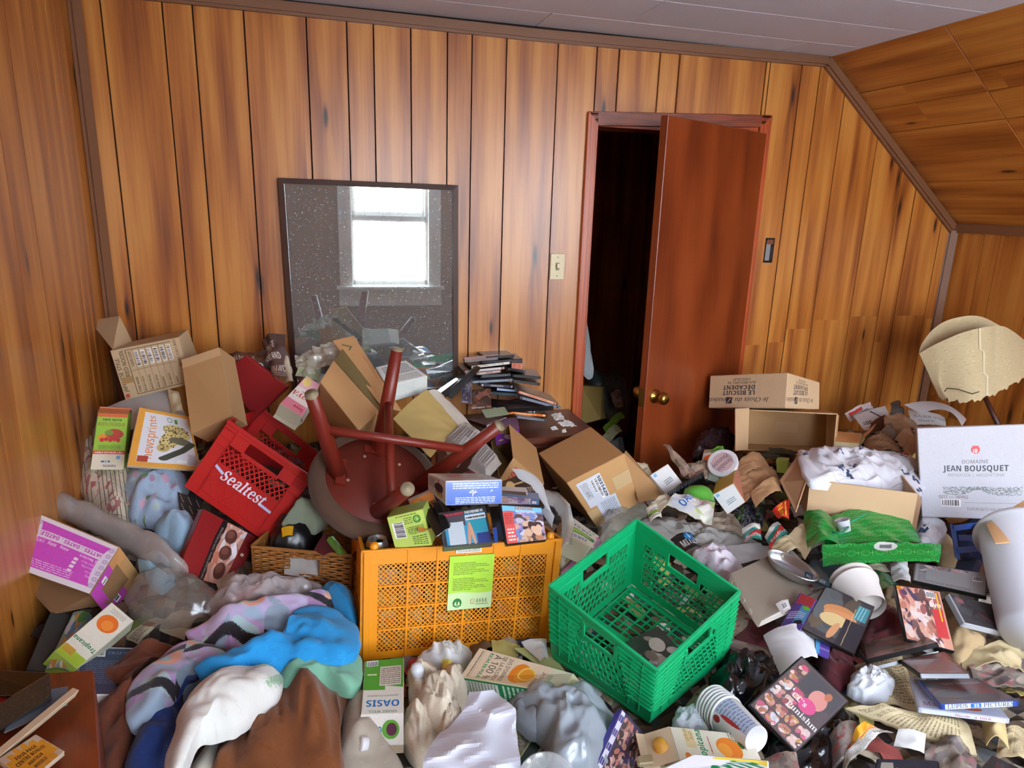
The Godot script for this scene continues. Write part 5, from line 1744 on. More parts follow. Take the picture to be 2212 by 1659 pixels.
	spine_case("black case second from the top of the pile", V(.669,.97,.12), V(.858,.974,.119), 0.13, 0.012, spine_art(rgb(40, 40, 44), blk, ""), grp)
	spine_case("black case at the top of the pile", V(.692,.986,.111), V(.826,.988,.095), 0.13, 0.012, spine_art(rgb(56, 56, 62), blk, ""), grp)
	var cl := thing("jewel_case", "clear plastic case lying slanted on top of the pile", "disc case", V(.591,.978,.138), grp)
	var q := moved(pts([.594,.999,.112,.749,1.004,.09,.743,.985,.116,.591,.982,.137,.649,.985,.024,.79,.992,.019,.786,.97,.035,.646,.965,.039]), cl.position)
	var st := st_new()
	block(st, q, 0.001)
	part("clear_shell", done(st), clear_mat(rgb(220, 214, 216), 0.35), cl)
	patch(cl, "insert_card", q, "front", 0.05, 0.2, 0.9, 0.5, 1, swatch(1, rgb(170, 130, 130)))
	# leaning cases and loose ones at the left
	solid("video_case", "black video case leaning diagonally against the left of the pile", "video case", [.643,.968,.145,.657,.966,.182,.504,.865,.295,.48,.871,.243,.649,.951,.044,.671,.943,.052,.503,.851,.158,.475,.855,.138], 1, {"": swatch(1, rgb(28, 28, 32))}, 0.002, "case", grp)
	solid("video_case", "second black case leaning lower on the left of the pile", "video case", [.562,.917,.168,.572,.907,.195,.491,.87,.268,.469,.878,.238,.563,.903,.086,.573,.897,.091,.485,.862,.182,.465,.873,.174], 1, {"": swatch(1, rgb(20, 20, 22))}, 0.002, "case", grp)
	solid("jewel_case", "upright disc case with a blue edge standing left in the pile", "disc case", [.575,.907,.164,.619,.914,.164,.59,.837,.284,.55,.84,.271,.588,.889,.097,.634,.896,.098,.605,.817,.218,.563,.82,.205], 1, {"": swatch(1, rgb(150, 150, 160)), "front": cover([rgb(90, 80, 90), rgb(140, 130, 140), rgb(60, 56, 90)], "", Color.WHITE, 30)}, 0.001, "case", grp)
	solid("video_case", "brown pictured video case standing left of the pile's middle", "video case", [.61,.87,.184,.697,.875,.186,.679,.816,.283,.586,.815,.289,.616,.862,.155,.704,.867,.158,.686,.808,.255,.592,.806,.261], 1, {"": swatch(1, blk), "front": cover([rgb(70, 48, 40), rgb(120, 70, 56), rgb(46, 36, 34), rgb(150, 96, 80)], "", Color.WHITE, 60)}, 0.001, "case", grp)
	solid("video_case", "pinkish brown video case with a small white label at the dresser's front left", "video case", [.569,.775,.295,.643,.782,.25,.735,.783,.318,.628,.778,.397,.571,.761,.288,.645,.767,.243,.737,.767,.313,.63,.76,.391], 1, {"": swatch(1, blk), "front": cover([rgb(120, 92, 88), rgb(150, 110, 104), rgb(96, 76, 74)], "", Color.WHITE, 30), "bottom": spine_art(rgb(206, 206, 206), blk, "Dangerous", "serif")}, 0.001, "case", grp)
	paper("paper_sheet", "pale green card between the cases and the tray", "card", [.635,.81,.282,.744,.807,.25,.746,.795,.319,.638,.795,.352], 0, sw(rgb(160, 172, 140)))
	# purple sweets tin
	var g := art(160, 90, rgb(122, 34, 150))
	el(g, 0.62, 0.45, 0.22, 0.32, rgb(226, 220, 232))
	txt(g, "Quality", 0.62, 0.42, 20, rgb(90, 40, 120), "serif", 0.5, 0.2)
	txt(g, "Street", 0.62, 0.66, 20, rgb(90, 40, 120), "serif", 0.5, 0.2)
	el(g, 0.92, 0.3, 0.05, 0.2, rgb(206, 60, 130))
	fr(g, 0.12, 0.62, 0.2, 0.14, rgb(170, 186, 150))
	solid("sweet_tin", "purple hexagonal sweets box with a white cloud label on the dresser edge", "box", [.65,.763,.45,.755,.771,.446,.742,.741,.493,.643,.73,.511,.688,.779,.328,.782,.782,.322,.769,.745,.371,.67,.741,.387], 1, {"": swatch(1, rgb(104, 30, 132)), "front": put(1, g), "top": swatch(1, rgb(120, 84, 110))}, 0.002, "box_body")
	for k in 4:
		var l: Array = [[.947,.769,.276,.996,.768,.269,.994,.758,.335,.949,.759,.333], [.943,.759,.363,1.006,.758,.339,1.025,.748,.39,.962,.749,.393], [.903,.75,.397,.928,.751,.393,.932,.747,.417,.903,.745,.42], [.944,.748,.431,.962,.749,.425,.959,.743,.447,.937,.744,.452]][k]
		paper("paper_scrap", ["torn white paper strip beside the case pile on the dresser", "torn white paper patch at the dresser's right edge", "small curled white scrap at the dresser's front", "tiny white crumb of paper right of the curled scrap"][k], "paper scrap", l, 0, sw(rgb(206, 208, 204)), 0.003, 0.006, 0.0008, 0.0, k, 30.0, "white paper scraps on the dresser")

func centre_back() -> void:
	# tan carton with white shipping labels
	var g := art(280, 230, rgb(206, 160, 106))
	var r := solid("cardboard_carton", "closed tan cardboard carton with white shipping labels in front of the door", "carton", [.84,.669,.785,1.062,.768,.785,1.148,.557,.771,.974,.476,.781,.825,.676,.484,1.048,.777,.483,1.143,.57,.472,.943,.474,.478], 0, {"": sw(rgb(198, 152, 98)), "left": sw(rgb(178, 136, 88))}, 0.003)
	var o: Node3D = r[0]
	var q: Array = r[1]
	g = art(150, 110, rgb(214, 218, 226))
	var t := art(110, 150, rgb(214, 218, 226))
	txt(t, "1031429", 0.06, 0.16, 24, rgb(30, 34, 34), "sans bold")
	bars(t, 0.08, 0.2, 0.8, 0.12)
	bars(t, 0.1, 0.36, 0.5, 0.1)
	small(t, 0.1, 0.6, 0.6, 0.3, 6, rgb(120, 120, 124))
	txt(t, "24", 0.42, 0.8, 20, rgb(110, 110, 114))
	t.rotate_90(CLOCKWISE)
	patch(o, "shipping_label", q, "front", 0.1, 0.1, 0.52, 0.62, 0, put(0, t))
	t = art(110, 120, rgb(206, 212, 226))
	small(t, 0.1, 0.1, 0.8, 0.7, 9, rgb(130, 134, 144))
	t.rotate_90(CLOCKWISE)
	patch(o, "paper_label", q, "front", 0.22, 0.58, 0.62, 0.98, 0, put(0, t), 0.0009)
	patch(o, "packing_tape", q, "front", 0.66, 0.3, 0.99, 0.56, 0, sw(rgb(196, 166, 120)))
	patch(o, "packing_tape", q, "front", 0.0, 0.66, 0.2, 0.92, 0, sw(rgb(196, 166, 116)))
	var f := pts([1.105,.733,.696,1.128,.731,.66,1.258,.577,.783,1.128,.577,.81])
	flap(o, f[0] - o.position, f[1] - o.position, f[2] - o.position, f[3] - o.position, 0, sw(rgb(176, 134, 88)), 0.004)
	# open carton with red stamp
	g = art(90, 170, rgb(200, 154, 102))
	for k in 3:
		txt(g, ["5", "0", "0"][k], 0.3 + k * 0.2, 0.3, 34, rgb(206, 70, 56), "sans bold", 0.5)
	r = open_box("cardboard_carton", "open tan carton with a red stamp wedged behind the yellow crate", "carton", [.605,.674,.714,.65,.762,.731,.77,.651,.74,.708,.565,.717,.638,.72,.442,.705,.801,.468,.822,.695,.474,.756,.614,.449], "top", 0, sw(rgb(186, 142, 92)), 0.004, {"front": put(0, g)}, sw(rgb(140, 116, 66)))
	# white folded card and black pizza box behind the crate
	paper("cardboard_sheet", "large white folded card sloping behind the yellow crate's right end", "card", [.612,.766,.847,.711,.718,.889,.686,.679,1.085,.66,.692,1.031], 0, sw(rgb(206, 210, 212)), 0.02, 0.004, 0.002)
	paper("cardboard_sheet", "white card fold standing at the crate's corner", "card", [.657,.695,1.03,.69,.699,.995,.689,.693,1.083,.661,.686,1.141], 0, sw(rgb(208, 212, 216)), 0.005, 0.002, 0.002)
	g = art(150, 110, rgb(26, 28, 30))
	fr(g, 0.0, 0.2, 0.8, 0.05, rgb(206, 190, 140))
	el(g, 0.3, 0.22, 0.16, 0.14, rgb(226, 206, 150))
	txt(g, "RISTORANTO", 0.1, 0.55, 20, rgb(214, 210, 200), "serif bold")
	paper("pizza_box", "black pizza box lid with a cream emblem behind the blue cake box", "box", [.559,.747,.902,.649,.753,.861,.66,.724,1.066,.536,.729,1.093], 1, put(1, g), 0.0, 0.0, 0.01)
	var tr := thing("plastic_tray", "long clear corrugated plastic tray bent beside the yellow crate", "tray", V(.781,.594,.985))
	var rows := []
	var pth := pts([.738,.676,.843,.788,.66,.841,.814,.636,.897,.796,.61,.985,.76,.578,1.07])
	var pth2 := pts([.703,.665,.922,.739,.651,.936,.748,.633,.987,.73,.615,1.051,.698,.596,1.133])
	for k in 49:
		var a := k / 48.0 * 3.999
		var p: Vector3 = (pth[int(a)] as Vector3).lerp(pth[int(a) + 1], a - int(a))
		var p2: Vector3 = (pth2[int(a)] as Vector3).lerp(pth2[int(a) + 1], a - int(a))
		var row := []
		for j in 9:
			row.append(p.lerp(p2, j / 8.0) + V(0, 0.004 * (k % 2) + 0.012 * sin(PI * j / 8.0), 0) - tr.position)
		rows.append(row)
	part("shell", grid_mesh(rows, V(0, 0.0005, 0), Rect2(0, 0, 1, 1)), clear_mat(rgb(206, 202, 196), 0.42), tr)

func crate_filling() -> void:
	# blue and white cake box on top
	var g := art(220, 98, rgb(22, 92, 190))
	fr(g, 0, 0, 1, 0.02, rgb(214, 220, 230))
	var white := rgb(226, 232, 244)
	small(g, 0.12, 0.08, 0.82, 0.28, 3, white)
	small(g, 0.16, 0.68, 0.72, 0.28, 4, white)
	line(g, 0.48, 0.42, 0.47, 0.64, white, 3)
	line(g, 0.47, 0.4, 0.41, 0.5, white, 3)
	line(g, 0.41, 0.5, 0.5, 0.53, white, 2)
	line(g, 0.52, 0.42, 0.5, 0.52, white, 3)
	line(g, 0.5, 0.53, 0.55, 0.47, white, 2)
	line(g, 0.8, 0.47, 0.83, 0.42, white, 3)
	var s := art(130, 98, rgb(206, 202, 198))
	el(s, 0.62, 0.66, 0.2, 0.2, rgb(206, 176, 110))
	el(s, 0.62, 0.4, 0.24, 0.2, rgb(46, 40, 60))
	for k in 4:
		fr(s, 0.46 + k * 0.1, 0.5, 0.04, 0.2 + 0.1 * (k % 2), rgb(70, 46, 36))
	small(s, 0.05, 0.1, 0.35, 0.5, 6, rgb(90, 90, 96))
	fr(s, 0.6, 0.06, 0.05, 0.14, rgb(206, 40, 50))
	var tp := art(200, 130, rgb(206, 200, 194))
	blobs(tp, 0.2, 0.2, 0.6, 0.6, [rgb(190, 170, 140), rgb(196, 130, 116), rgb(214, 200, 180)], 20, 0.3)
	solid("cake_box", "blue and white dessert box perched on top of the filled yellow crate", "box", [.314,.902,1.222,.484,.879,1.19,.481,.811,1.206,.312,.835,1.237,.285,.873,1.088,.454,.847,1.057,.45,.79,1.069,.284,.824,1.098], 1, {"front": put(1, g), "left": put(1, s), "top": put(1, tp), "": swatch(1, rgb(196, 194, 192))}, 0.0015)
	# lime carton, upside down print
	g = art(150, 150, rgb(196, 222, 110))
	var ink := rgb(70, 110, 40)
	bars(g, 0.6, 0.3, 0.32, 0.5, true)
	small(g, 0.06, 0.06, 0.4, 0.3, 5, ink)
	small(g, 0.08, 0.4, 0.46, 0.22, 5, ink)
	ring(g, 0.2, 0.78, 0.09, rgb(30, 130, 60), 0.3)
	ring(g, 0.2, 0.78, 0.05, rgb(30, 130, 60), 0.3)
	small(g, 0.34, 0.7, 0.24, 0.2, 4, ink)
	small(g, 0.2, 0.92, 0.6, 0.05, 1, ink)
	g.rotate_180()
	solid("juice_box", "lime green drink carton with upside down print in the yellow crate", "carton", [.157,.777,1.157,.254,.811,1.194,.279,.702,1.208,.178,.683,1.166,.181,.776,1.096,.278,.81,1.134,.303,.701,1.147,.202,.682,1.106], 1, {"front": put(1, g), "": swatch(1, rgb(170, 196, 90))}, 0.0015)
	# soda can
	var can := turned("soda_can", "open silver and green drink can in the crate's left corner", "can", V(.127,.572,1.105), V(.132,.664,1.103), [Vector2(0.0, 0.0), Vector2(0.028, 0.0), Vector2(0.033, 0.008), Vector2(0.033, 0.1), Vector2(0.028, 0.112), Vector2(0.0275, 0.115), Vector2(0.026, 0.115), Vector2(0.0255, 0.11), Vector2(0.0, 0.109)], mat(rgb(196, 200, 200), 0.3, 0.9), 36, "can_body")
	part("green_band", lathe([Vector2(0.0334, 0.05), Vector2(0.0334, 0.098)], 36), mat(rgb(40, 120, 96), 0.35), can)
	var hole := part("drink_hole", lathe([Vector2(0, 0.0008), Vector2(0.011, 0.0008), Vector2(0.012, 0)], 20), mat(rgb(10, 10, 10), 0.7), can)
	hole.position = V(0.006, 0.1095, 0.006)
	var ring_pull := part("ring_pull", lathe([Vector2(0.004, 0.0), Vector2(0.004, 0.0015), Vector2(0.008, 0.0015), Vector2(0.008, 0.0)], 20), mat(rgb(180, 184, 184), 0.3, 0.9), can)
	ring_pull.position = V(-0.006, 0.11, -0.006)
	var blk := rgb(16, 16, 18)
	var grp := "video cases standing in the yellow crate"
	g = art(200, 160, rgb(44, 48, 54))
	fr(g, 0.06, 0.14, 0.9, 0.84, rgb(60, 150, 190))
	fr(g, 0.06, 0.14, 0.45, 0.3, rgb(80, 76, 84))
	fr(g, 0.12, 0.32, 0.34, 0.66, rgb(196, 206, 212))
	fr(g, 0.56, 0.24, 0.4, 0.4, rgb(40, 150, 170))
	fr(g, 0.7, 0.7, 0.26, 0.28, rgb(40, 60, 130))
	el(g, 0.55, 0.7, 0.035, 0.36, rgb(206, 150, 120), -0.1)
	el(g, 0.62, 0.7, 0.035, 0.36, rgb(210, 156, 126), 0.1)
	var head := art(180, 18, rgb(60, 60, 64), 0.0)
	txt(head, "AN EMBARRASSING", 0.02, 0.85, 16, rgb(236, 236, 236), "sans bold", 0.0, 0.0, 0.55)
	txt(head, "OUTDOOR DETENTION", 0.5, 0.85, 16, rgb(226, 60, 80), "sans bold", 0.0, 0.0, 0.55)
	head.rotate_180()
	g.blit_rect(head, Rect2i(0, 0, 180, 18), Vector2i(10, 6))
	var sub := art(90, 22, rgb(220, 220, 222), 0.0)
	small(sub, 0.04, 0.1, 0.92, 0.8, 1, rgb(60, 60, 66))
	sub.rotate_180()
	g.blit_rect(sub, Rect2i(0, 0, 90, 22), Vector2i(104, 28))
	video_case("video case with upside down red and white heading in the crate's middle", [.303,.783,1.169,.441,.792,1.167,.445,.718,1.258,.303,.716,1.252,.304,.76,1.15,.442,.769,1.148,.446,.695,1.24,.304,.693,1.234], put(1, g), swatch(1, rgb(60, 64, 70)), grp, "right", rgb(70, 74, 80))
	g = art(150, 140, rgb(120, 130, 190))
	blobs(g, 0, 0.2, 1, 0.8, [rgb(190, 150, 200), rgb(206, 206, 226), rgb(110, 130, 190), rgb(206, 160, 130), rgb(90, 60, 60)], 110, 0.12)
	blobs(g, 0.45, 0.45, 0.5, 0.55, [rgb(206, 150, 116), rgb(190, 130, 96), rgb(70, 44, 40), rgb(220, 180, 150)], 30, 0.26)
	fr(g, 0, 0.16, 0.26, 0.84, rgb(220, 90, 84))
	small(g, 0.03, 0.22, 0.2, 0.3, 7, rgb(150, 40, 40))
	small(g, 0.05, 0.6, 0.18, 0.36, 4, rgb(240, 220, 216))
	fr(g, 0, 0, 1, 0.16, rgb(120, 196, 226))
	txt(g, "EXTREME", 0.55, 0.1, 16, rgb(206, 90, 50), "sans bold", 0.5)
	txt(g, "ASSOCIATES", 0.58, 0.2, 13, rgb(240, 240, 250), "sans bold", 0.5)
	video_case("colourful blue topped video case with a red side panel in the crate's right half", [.474,.812,1.213,.6,.791,1.213,.594,.726,1.29,.47,.732,1.303,.472,.801,1.203,.598,.78,1.202,.592,.714,1.279,.469,.72,1.292], put(1, g), swatch(1, rgb(30, 30, 34)), grp, "left", blk)
	# more behind: orange book, black cases, a case lying on its side, white case
	g = art(140, 160, rgb(222, 140, 60))
	el(g, 0.25, 0.16, 0.16, 0.1, rgb(236, 206, 50))
	txt(g, "Intense", 0.3, 0.36, 30, rgb(90, 44, 20), "serif bold")
	fr(g, 0.25, 0.45, 0.7, 0.5, rgb(90, 70, 70))
	blobs(g, 0.25, 0.45, 0.7, 0.5, [rgb(206, 200, 80), rgb(120, 90, 90), rgb(50, 44, 46)], 20, 0.3)
	solid("paperback", "orange paperback with a yellow dot leaning at the crate's back left", "book", [.231,.784,1.077,.302,.799,1.05,.327,.751,1.178,.241,.751,1.218,.229,.777,1.046,.301,.792,1.019,.327,.743,1.148,.24,.742,1.188], 1, {"front": put(1, g), "": swatch(1, rgb(214, 206, 190))}, 0.001, "book_block")
	for k in 3:
		var l: Array = [[.253,.792,1.124,.27,.796,1.117,.297,.772,1.271,.278,.764,1.279,.287,.766,1.033,.304,.772,1.037,.332,.743,1.192,.312,.737,1.199], [.294,.792,1.114,.314,.791,1.11,.324,.766,1.237,.304,.763,1.244,.318,.77,1.02,.337,.773,1.024,.346,.748,1.163,.328,.742,1.159], [.453,.784,1.162,.482,.788,1.17,.464,.75,1.304,.442,.745,1.299,.471,.761,1.066,.502,.764,1.074,.48,.726,1.218,.456,.722,1.212]][k]
		solid("video_case", ["black video case leaning beside the orange paperback", "second black case leaning behind the lime carton", "black case standing between the two pictured cases"][k], "video case", l, 1, {"": swatch(1, blk)}, 0.002, "case", grp)
	g = art(200, 50, rgb(206, 206, 216))
	blobs(g, 0, 0, 0.75, 1, [rgb(190, 180, 206), rgb(206, 170, 150), rgb(120, 110, 170)], 60, 0.16)
	fr(g, 0.78, 0, 0.22, 1, rgb(40, 130, 190))
	fr(g, 0.82, 0.4, 0.12, 0.5, rgb(226, 230, 236))
	solid("video_case", "blue ended video case lying flat behind the pictured cases", "video case", [.499,.8,1.128,.61,.793,1.162,.595,.794,1.2,.488,.793,1.17,.519,.784,1.052,.63,.779,1.085,.613,.779,1.145,.503,.779,1.113], 1, {"": swatch(1, rgb(60, 140, 200)), "front": put(1, g)}, 0.001, "case", grp)
	solid("video_case", "white framed video case under the black pizza box", "video case", [.517,.792,1.071,.588,.789,1.092,.578,.787,1.154,.501,.79,1.131,.527,.787,1.032,.6,.787,1.053,.59,.784,1.116,.511,.787,1.092], 1, {"": swatch(1, rgb(206, 206, 206)), "front": swatch(1, rgb(70, 70, 74))}, 0.001, "case", grp)
	solid("marker_pen", "blue and yellow marker stuck between cases in the crate", "pen", [.427,.79,1.314,.436,.793,1.316,.428,.78,1.371,.418,.778,1.369,.429,.788,1.305,.439,.791,1.307,.43,.778,1.362,.421,.775,1.36], 1, {"": swatch(1, rgb(40, 90, 190))}, 0.001, "pen_barrel")
	# seen through the lattice: stacked cartons and cases inside
	var tones := [rgb(176, 170, 190), rgb(206, 190, 120), rgb(196, 90, 70), rgb(120, 110, 130), rgb(206, 200, 190), rgb(150, 170, 90), rgb(60, 60, 70), rgb(196, 120, 60), rgb(90, 110, 160), rgb(214, 160, 150)]
	var qq := pts([.09,.696,1.181,.683,.658,1.164,.645,.335,1.213,.075,.378,1.235,.081,.643,.87,.663,.604,.85,.634,.285,.9,.06,.326,.921])
	for r in 4:
		for c in 7:
			var u0 := 0.05 + c * 0.13
			var v0 := 0.22 + r * 0.185
			var col: Color = tones[(r * 7 + c * 3) % tones.size()]
			var p := []
			for e in [[0.0, 0.0, 0.09], [0.12, 0.0, 0.09], [0.12, 0.16, 0.09], [0.0, 0.16, 0.09], [0.0, 0.0, 0.5], [0.12, 0.0, 0.5], [0.12, 0.16, 0.5], [0.0, 0.16, 0.5]]:
				var a: Vector3 = on_face(qq, "front", u0 + e[0], v0 + e[1])
				var b: Vector3 = a + (qq[4] - qq[0]) * 0.9
				p.append(a.lerp(b, e[2]))
			var flat := []
			for w in p:
				flat.append_array([w.x, w.y, w.z])
			g = art(60, 50, col)
			blobs(g, 0, 0, 1, 1, [col, tones[(r + c) % 10], tones[(c * 2 + r) % 10]], 12, 0.3)
			solid("stored_case", "case packed inside the yellow crate seen only through its lattice", "case", flat, 1, {"": swatch(1, col), "front": put(1, g)}, 0.001, "case", "cases packed behind the yellow lattice")
	# two jewel cases in the green crate
	var jw := cover_wide([rgb(70, 62, 60), rgb(150, 120, 110), rgb(46, 50, 48), rgb(196, 170, 160)], "")
	var bq := pts([.563,.659,1.412,.728,.597,1.722,.767,.366,1.647,.6,.377,1.351,.881,.752,1.267,1.036,.677,1.578,1.075,.411,1.512,.914,.474,1.203])
	var fl := func(u0: float, v0: float, u1: float, v1: float, h: float, turn: float) -> Array:
		var out := []
		var c := Vector2((u0 + u1) * 0.5, (v0 + v1) * 0.5)
		for lift in [h + 0.012, h]:
			for e in [Vector2(u0, v0), Vector2(u1, v0), Vector2(u1, v1), Vector2(u0, v1)]:
				var d: Vector2 = (e - c).rotated(turn) + c
				var w: Vector3 = (bq[7] as Vector3).lerp(bq[6], d.x).lerp((bq[3] as Vector3).lerp(bq[2], d.x), d.y) + ((bq[0] - bq[3]) as Vector3).normalized() * (0.03 + lift)
				out.append_array([w.x, w.y, w.z])
		return out
	solid("jewel_case", "clear fronted disc case with a grey picture lying in the green crate", "disc case", fl.call(0.42, 0.28, 0.86, 0.7, 0.0, 0.25), 1, {"": swatch(1, rgb(60, 66, 62)), "front": jw}, 0.001, "case", "disc cases in the green crate")
	jw = cover_wide([rgb(150, 150, 170), rgb(120, 110, 120), rgb(170, 130, 110), rgb(90, 96, 120)], "RIO VIDEO")
	solid("jewel_case", "smaller blue grey video sleeve lying at the green crate's near corner", "disc case", fl.call(0.66, 0.6, 0.94, 0.92, 0.014, 0.1), 1, {"": swatch(1, rgb(40, 44, 46)), "front": jw}, 0.001, "case", "disc cases in the green crate")

func cover_wide(cols: Array, title: String) -> Rect2:
	var g := art(160, 140, cols[0])
	blobs(g, 0, 0, 1, 1, cols, 40, 0.2)
	if title != "":
		txt(g, title, 0.3, 0.3, 18, Color.WHITE, "sans bold")
	return put(1, g)


# ------------------------------------------------------------------ right side
func right_back() -> void:
	var kraft := sw(rgb(200, 166, 124))
	# biscuit carton, upside down, on the open box
	var g := art(320, 150, rgb(206, 178, 142))
	var ink := rgb(48, 44, 56)
	txt(g, "le Choix du Président.", 0.2, 0.3, 26, ink, "serif", 0.0, 0.35)
	fr(g, 0.68, 0.12, 0.08, 0.2, ink)
	line(g, 0.7, 0.28, 0.74, 0.15, rgb(206, 178, 142), 3)
	txt(g, "LE BISCUIT", 0.38, 0.52, 27, ink, "sans bold")
	txt(g, "DÉCADENT", 0.38, 0.69, 27, ink, "sans bold")
	txt(g, "AUX BRISURES DE", 0.38, 0.8, 15, ink)
	txt(g, "CHOCOLAT", 0.45, 0.9, 15, ink)
	g.rotate_180()
	var front := put(0, g)
	var r := solid("biscuit_carton", "beige cardboard biscuit carton with upside down printing, topmost of its stack by the door", "carton", [1.744,.901,.226,1.889,.997,.579,1.866,.854,.623,1.724,.759,.271,1.984,.837,.145,2.126,.924,.5,2.111,.81,.539,1.966,.706,.188], 0, {"front": front, "right": front, "": sw(rgb(202, 174, 138))}, 0.003)
	# the open box below
	r = open_box("cardboard_carton", "open empty cardboard box facing the room under the upside down biscuit carton", "carton", [1.771,.794,.413,2.101,.829,.662,2.079,.67,.699,1.764,.614,.461,2.01,.717,.179,2.27,.757,.406,2.274,.589,.454,1.98,.543,.218], "front", 0, sw(rgb(196, 160, 116)), 0.005, {}, sw(rgb(190, 152, 102)))
	var o: Node3D = r[0]
	var f := pts([1.71,.824,.501,1.792,.818,.483,1.761,.65,.552,1.68,.661,.58])
	flap(o, f[0] - o.position, f[1] - o.position, f[2] - o.position, f[3] - o.position, 0, sw(rgb(196, 162, 124)), 0.005)
	f = pts([2.16,.796,.53,2.166,.798,.596,2.129,.644,.649,2.117,.633,.605])
	flap(o, f[0] - o.position, f[1] - o.position, f[2] - o.position, f[3] - o.position, 0, sw(rgb(186, 148, 104)), 0.005)
	# wine carton
	g = art(420, 330, rgb(206, 208, 216))
	for k in 6:
		var a := TAU * k / 6.0
		line(g, 0.49, 0.25, 0.49 + cos(a) * 0.02, 0.25 + sin(a) * 0.026, rgb(220, 90, 96), 13)
	el(g, 0.49, 0.25, 0.034, 0.043, rgb(222, 92, 98))
	txt(g, "JB", 0.49, 0.285, 19, Color.WHITE, "sans bold", 0.5)
	txt(g, "DOMAINE", 0.49, 0.4, 18, rgb(96, 100, 108), "sans", 0.5, 0.0, 1.15)
	txt(g, "JEAN BOUSQUET", 0.49, 0.485, 29, rgb(74, 78, 88), "sans bold", 0.5)
	txt(g, "MENDOZA | ARGENTINA", 0.49, 0.545, 15, rgb(140, 144, 150), "sans", 0.5, 0.0, 1.2)
	for k in 700:
		var x := rng.randf_range(0.2, 0.86)
		var dip := 0.06 * exp(-pow((x - 0.5) / 0.09, 2.0))
		fr(g, x, rng.randf_range(0.655, 0.745 - dip), 0.01, 0.006, rgb(110, 120, 122) if rng.randf() > 0.35 else rgb(170, 176, 178))
	txt(g, "0217 ---- 160952", 0.16, 0.79, 15, rgb(110, 80, 84))
	bars(g, 0.18, 0.8, 0.17, 0.08)
	fr(g, 0.38, 0.83, 0.5, 0.004, rgb(120, 122, 130))
	txt(g, "TUPUNGATO VALLEY", 0.4, 0.92, 14, rgb(130, 134, 142))
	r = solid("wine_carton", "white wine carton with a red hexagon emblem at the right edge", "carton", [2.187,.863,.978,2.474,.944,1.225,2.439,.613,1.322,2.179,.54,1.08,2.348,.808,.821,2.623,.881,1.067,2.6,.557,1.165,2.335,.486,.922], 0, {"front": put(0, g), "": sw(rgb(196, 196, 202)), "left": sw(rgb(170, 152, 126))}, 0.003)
	# open carton full of printed white cloth
	r = open_box("cardboard_carton", "open cardboard carton holding white cloth with navy marks", "carton", [1.691,.711,1.023,1.994,.707,1.207,1.99,.546,1.212,1.696,.565,1.027,1.861,.702,.75,2.162,.694,.934,2.157,.535,.939,1.858,.548,.753], "top", 0, sw(rgb(206, 172, 132)), 0.006, {}, sw(rgb(180, 146, 106)))
	o = r[0]
	f = pts([1.781,.743,.844,1.681,.713,1.018,1.611,.611,1.068,1.65,.665,.914])
	flap(o, f[0] - o.position, f[1] - o.position, f[2] - o.position, f[3] - o.position, 0, sw(rgb(178, 140, 104)), 0.006)
	f = pts([2.104,.657,1.111,2.168,.612,1.077,2.089,.516,1.145,2.028,.525,1.179])
	flap(o, f[0] - o.position, f[1] - o.position, f[2] - o.position, f[3] - o.position, 0, sw(rgb(196, 160, 120)), 0.005)
	var b := art(256, 256, rgb(222, 224, 232), 0.02)
	for k in 9:
		var x := rng.randf_range(0.1, 0.85)
		var y := rng.randf_range(0.1, 0.85)
		for j in 5:
			fr(b, x + rng.randf_range(-0.04, 0.04), y + rng.randf_range(-0.04, 0.04), 0.035, 0.03, rgb(56, 74, 104))
	for k in 6:
		line(b, rng.randf(), rng.randf(), rng.randf(), rng.randf(), rgb(150, 154, 164), 1)
	var printed := fabric(b, 0.9, 3.2, 0.1)
	cloth("printed_cloth", "white cloth with navy marks heaped in the open carton", "cloth", [1.799,.734,.831,1.98,.718,.801,2.17,.692,.798,2.346,.668,.876,2.139,.646,1.081,1.967,.664,1.07,1.807,.695,1.058,1.68,.719,1.037], printed, 0.035, 0.05, 10.0, 61, true)
	cloth("printed_cloth", "white cloth with navy marks spilling below the wine carton's left corner", "cloth", [2.288,.508,.968,2.28,.499,1.033,2.28,.492,1.099,2.188,.486,1.164,2.115,.485,1.157,2.17,.492,1.076], printed, 0.03, 0.03, 9.0, 63, true)
	# rolled papers and magazines behind
	g = art(120, 90, rgb(206, 204, 204))
	txt(g, "SANS VINS", 0.1, 0.5, 22, rgb(80, 84, 100), "serif")
	txt(g, "SHIED", 0.2, 0.8, 18, rgb(90, 94, 110), "serif")
	paper("magazine", "white magazine page with grey lettering behind the wine carton", "magazine", [2.643,.771,.503,2.805,.743,.558,2.759,.719,.615,2.586,.724,.586], 1, put(1, g), 0.01, 0.004, 0.004)
	paper("paper_sheet", "long white curled sheet of paper over the magazines by the lamp", "paper", [2.607,.799,.507,2.905,.735,.588,2.793,.732,.664,2.633,.778,.585], 0, sw(rgb(206, 204, 208)), 0.05, 0.0, 0.001)
	g = art(120, 80, rgb(196, 192, 192))
	bars(g, 0.08, 0.5, 0.3, 0.3)
	line(g, 0.5, 0.1, 0.7, 0.5, rgb(40, 40, 44), 4)
	paper("postcard", "white card with a barcode among the papers by the open box", "card", [2.435,.717,.394,2.618,.758,.392,2.589,.698,.486,2.411,.681,.505], 0, put(0, g), 0.004, 0.003)
	g = art(120, 60, rgb(206, 200, 200))
	fr(g, 0.1, 0.2, 0.5, 0.3, rgb(206, 70, 60))
	small(g, 0.1, 0.6, 0.7, 0.3, 3, rgb(90, 100, 140))
	paper("flyer", "red and white printed flyer sticking up by the back wall", "flyer", [2.456,.7,.318,2.596,.758,.321,2.581,.729,.368,2.451,.675,.367], 0, put(0, g), 0.012, 0.01)
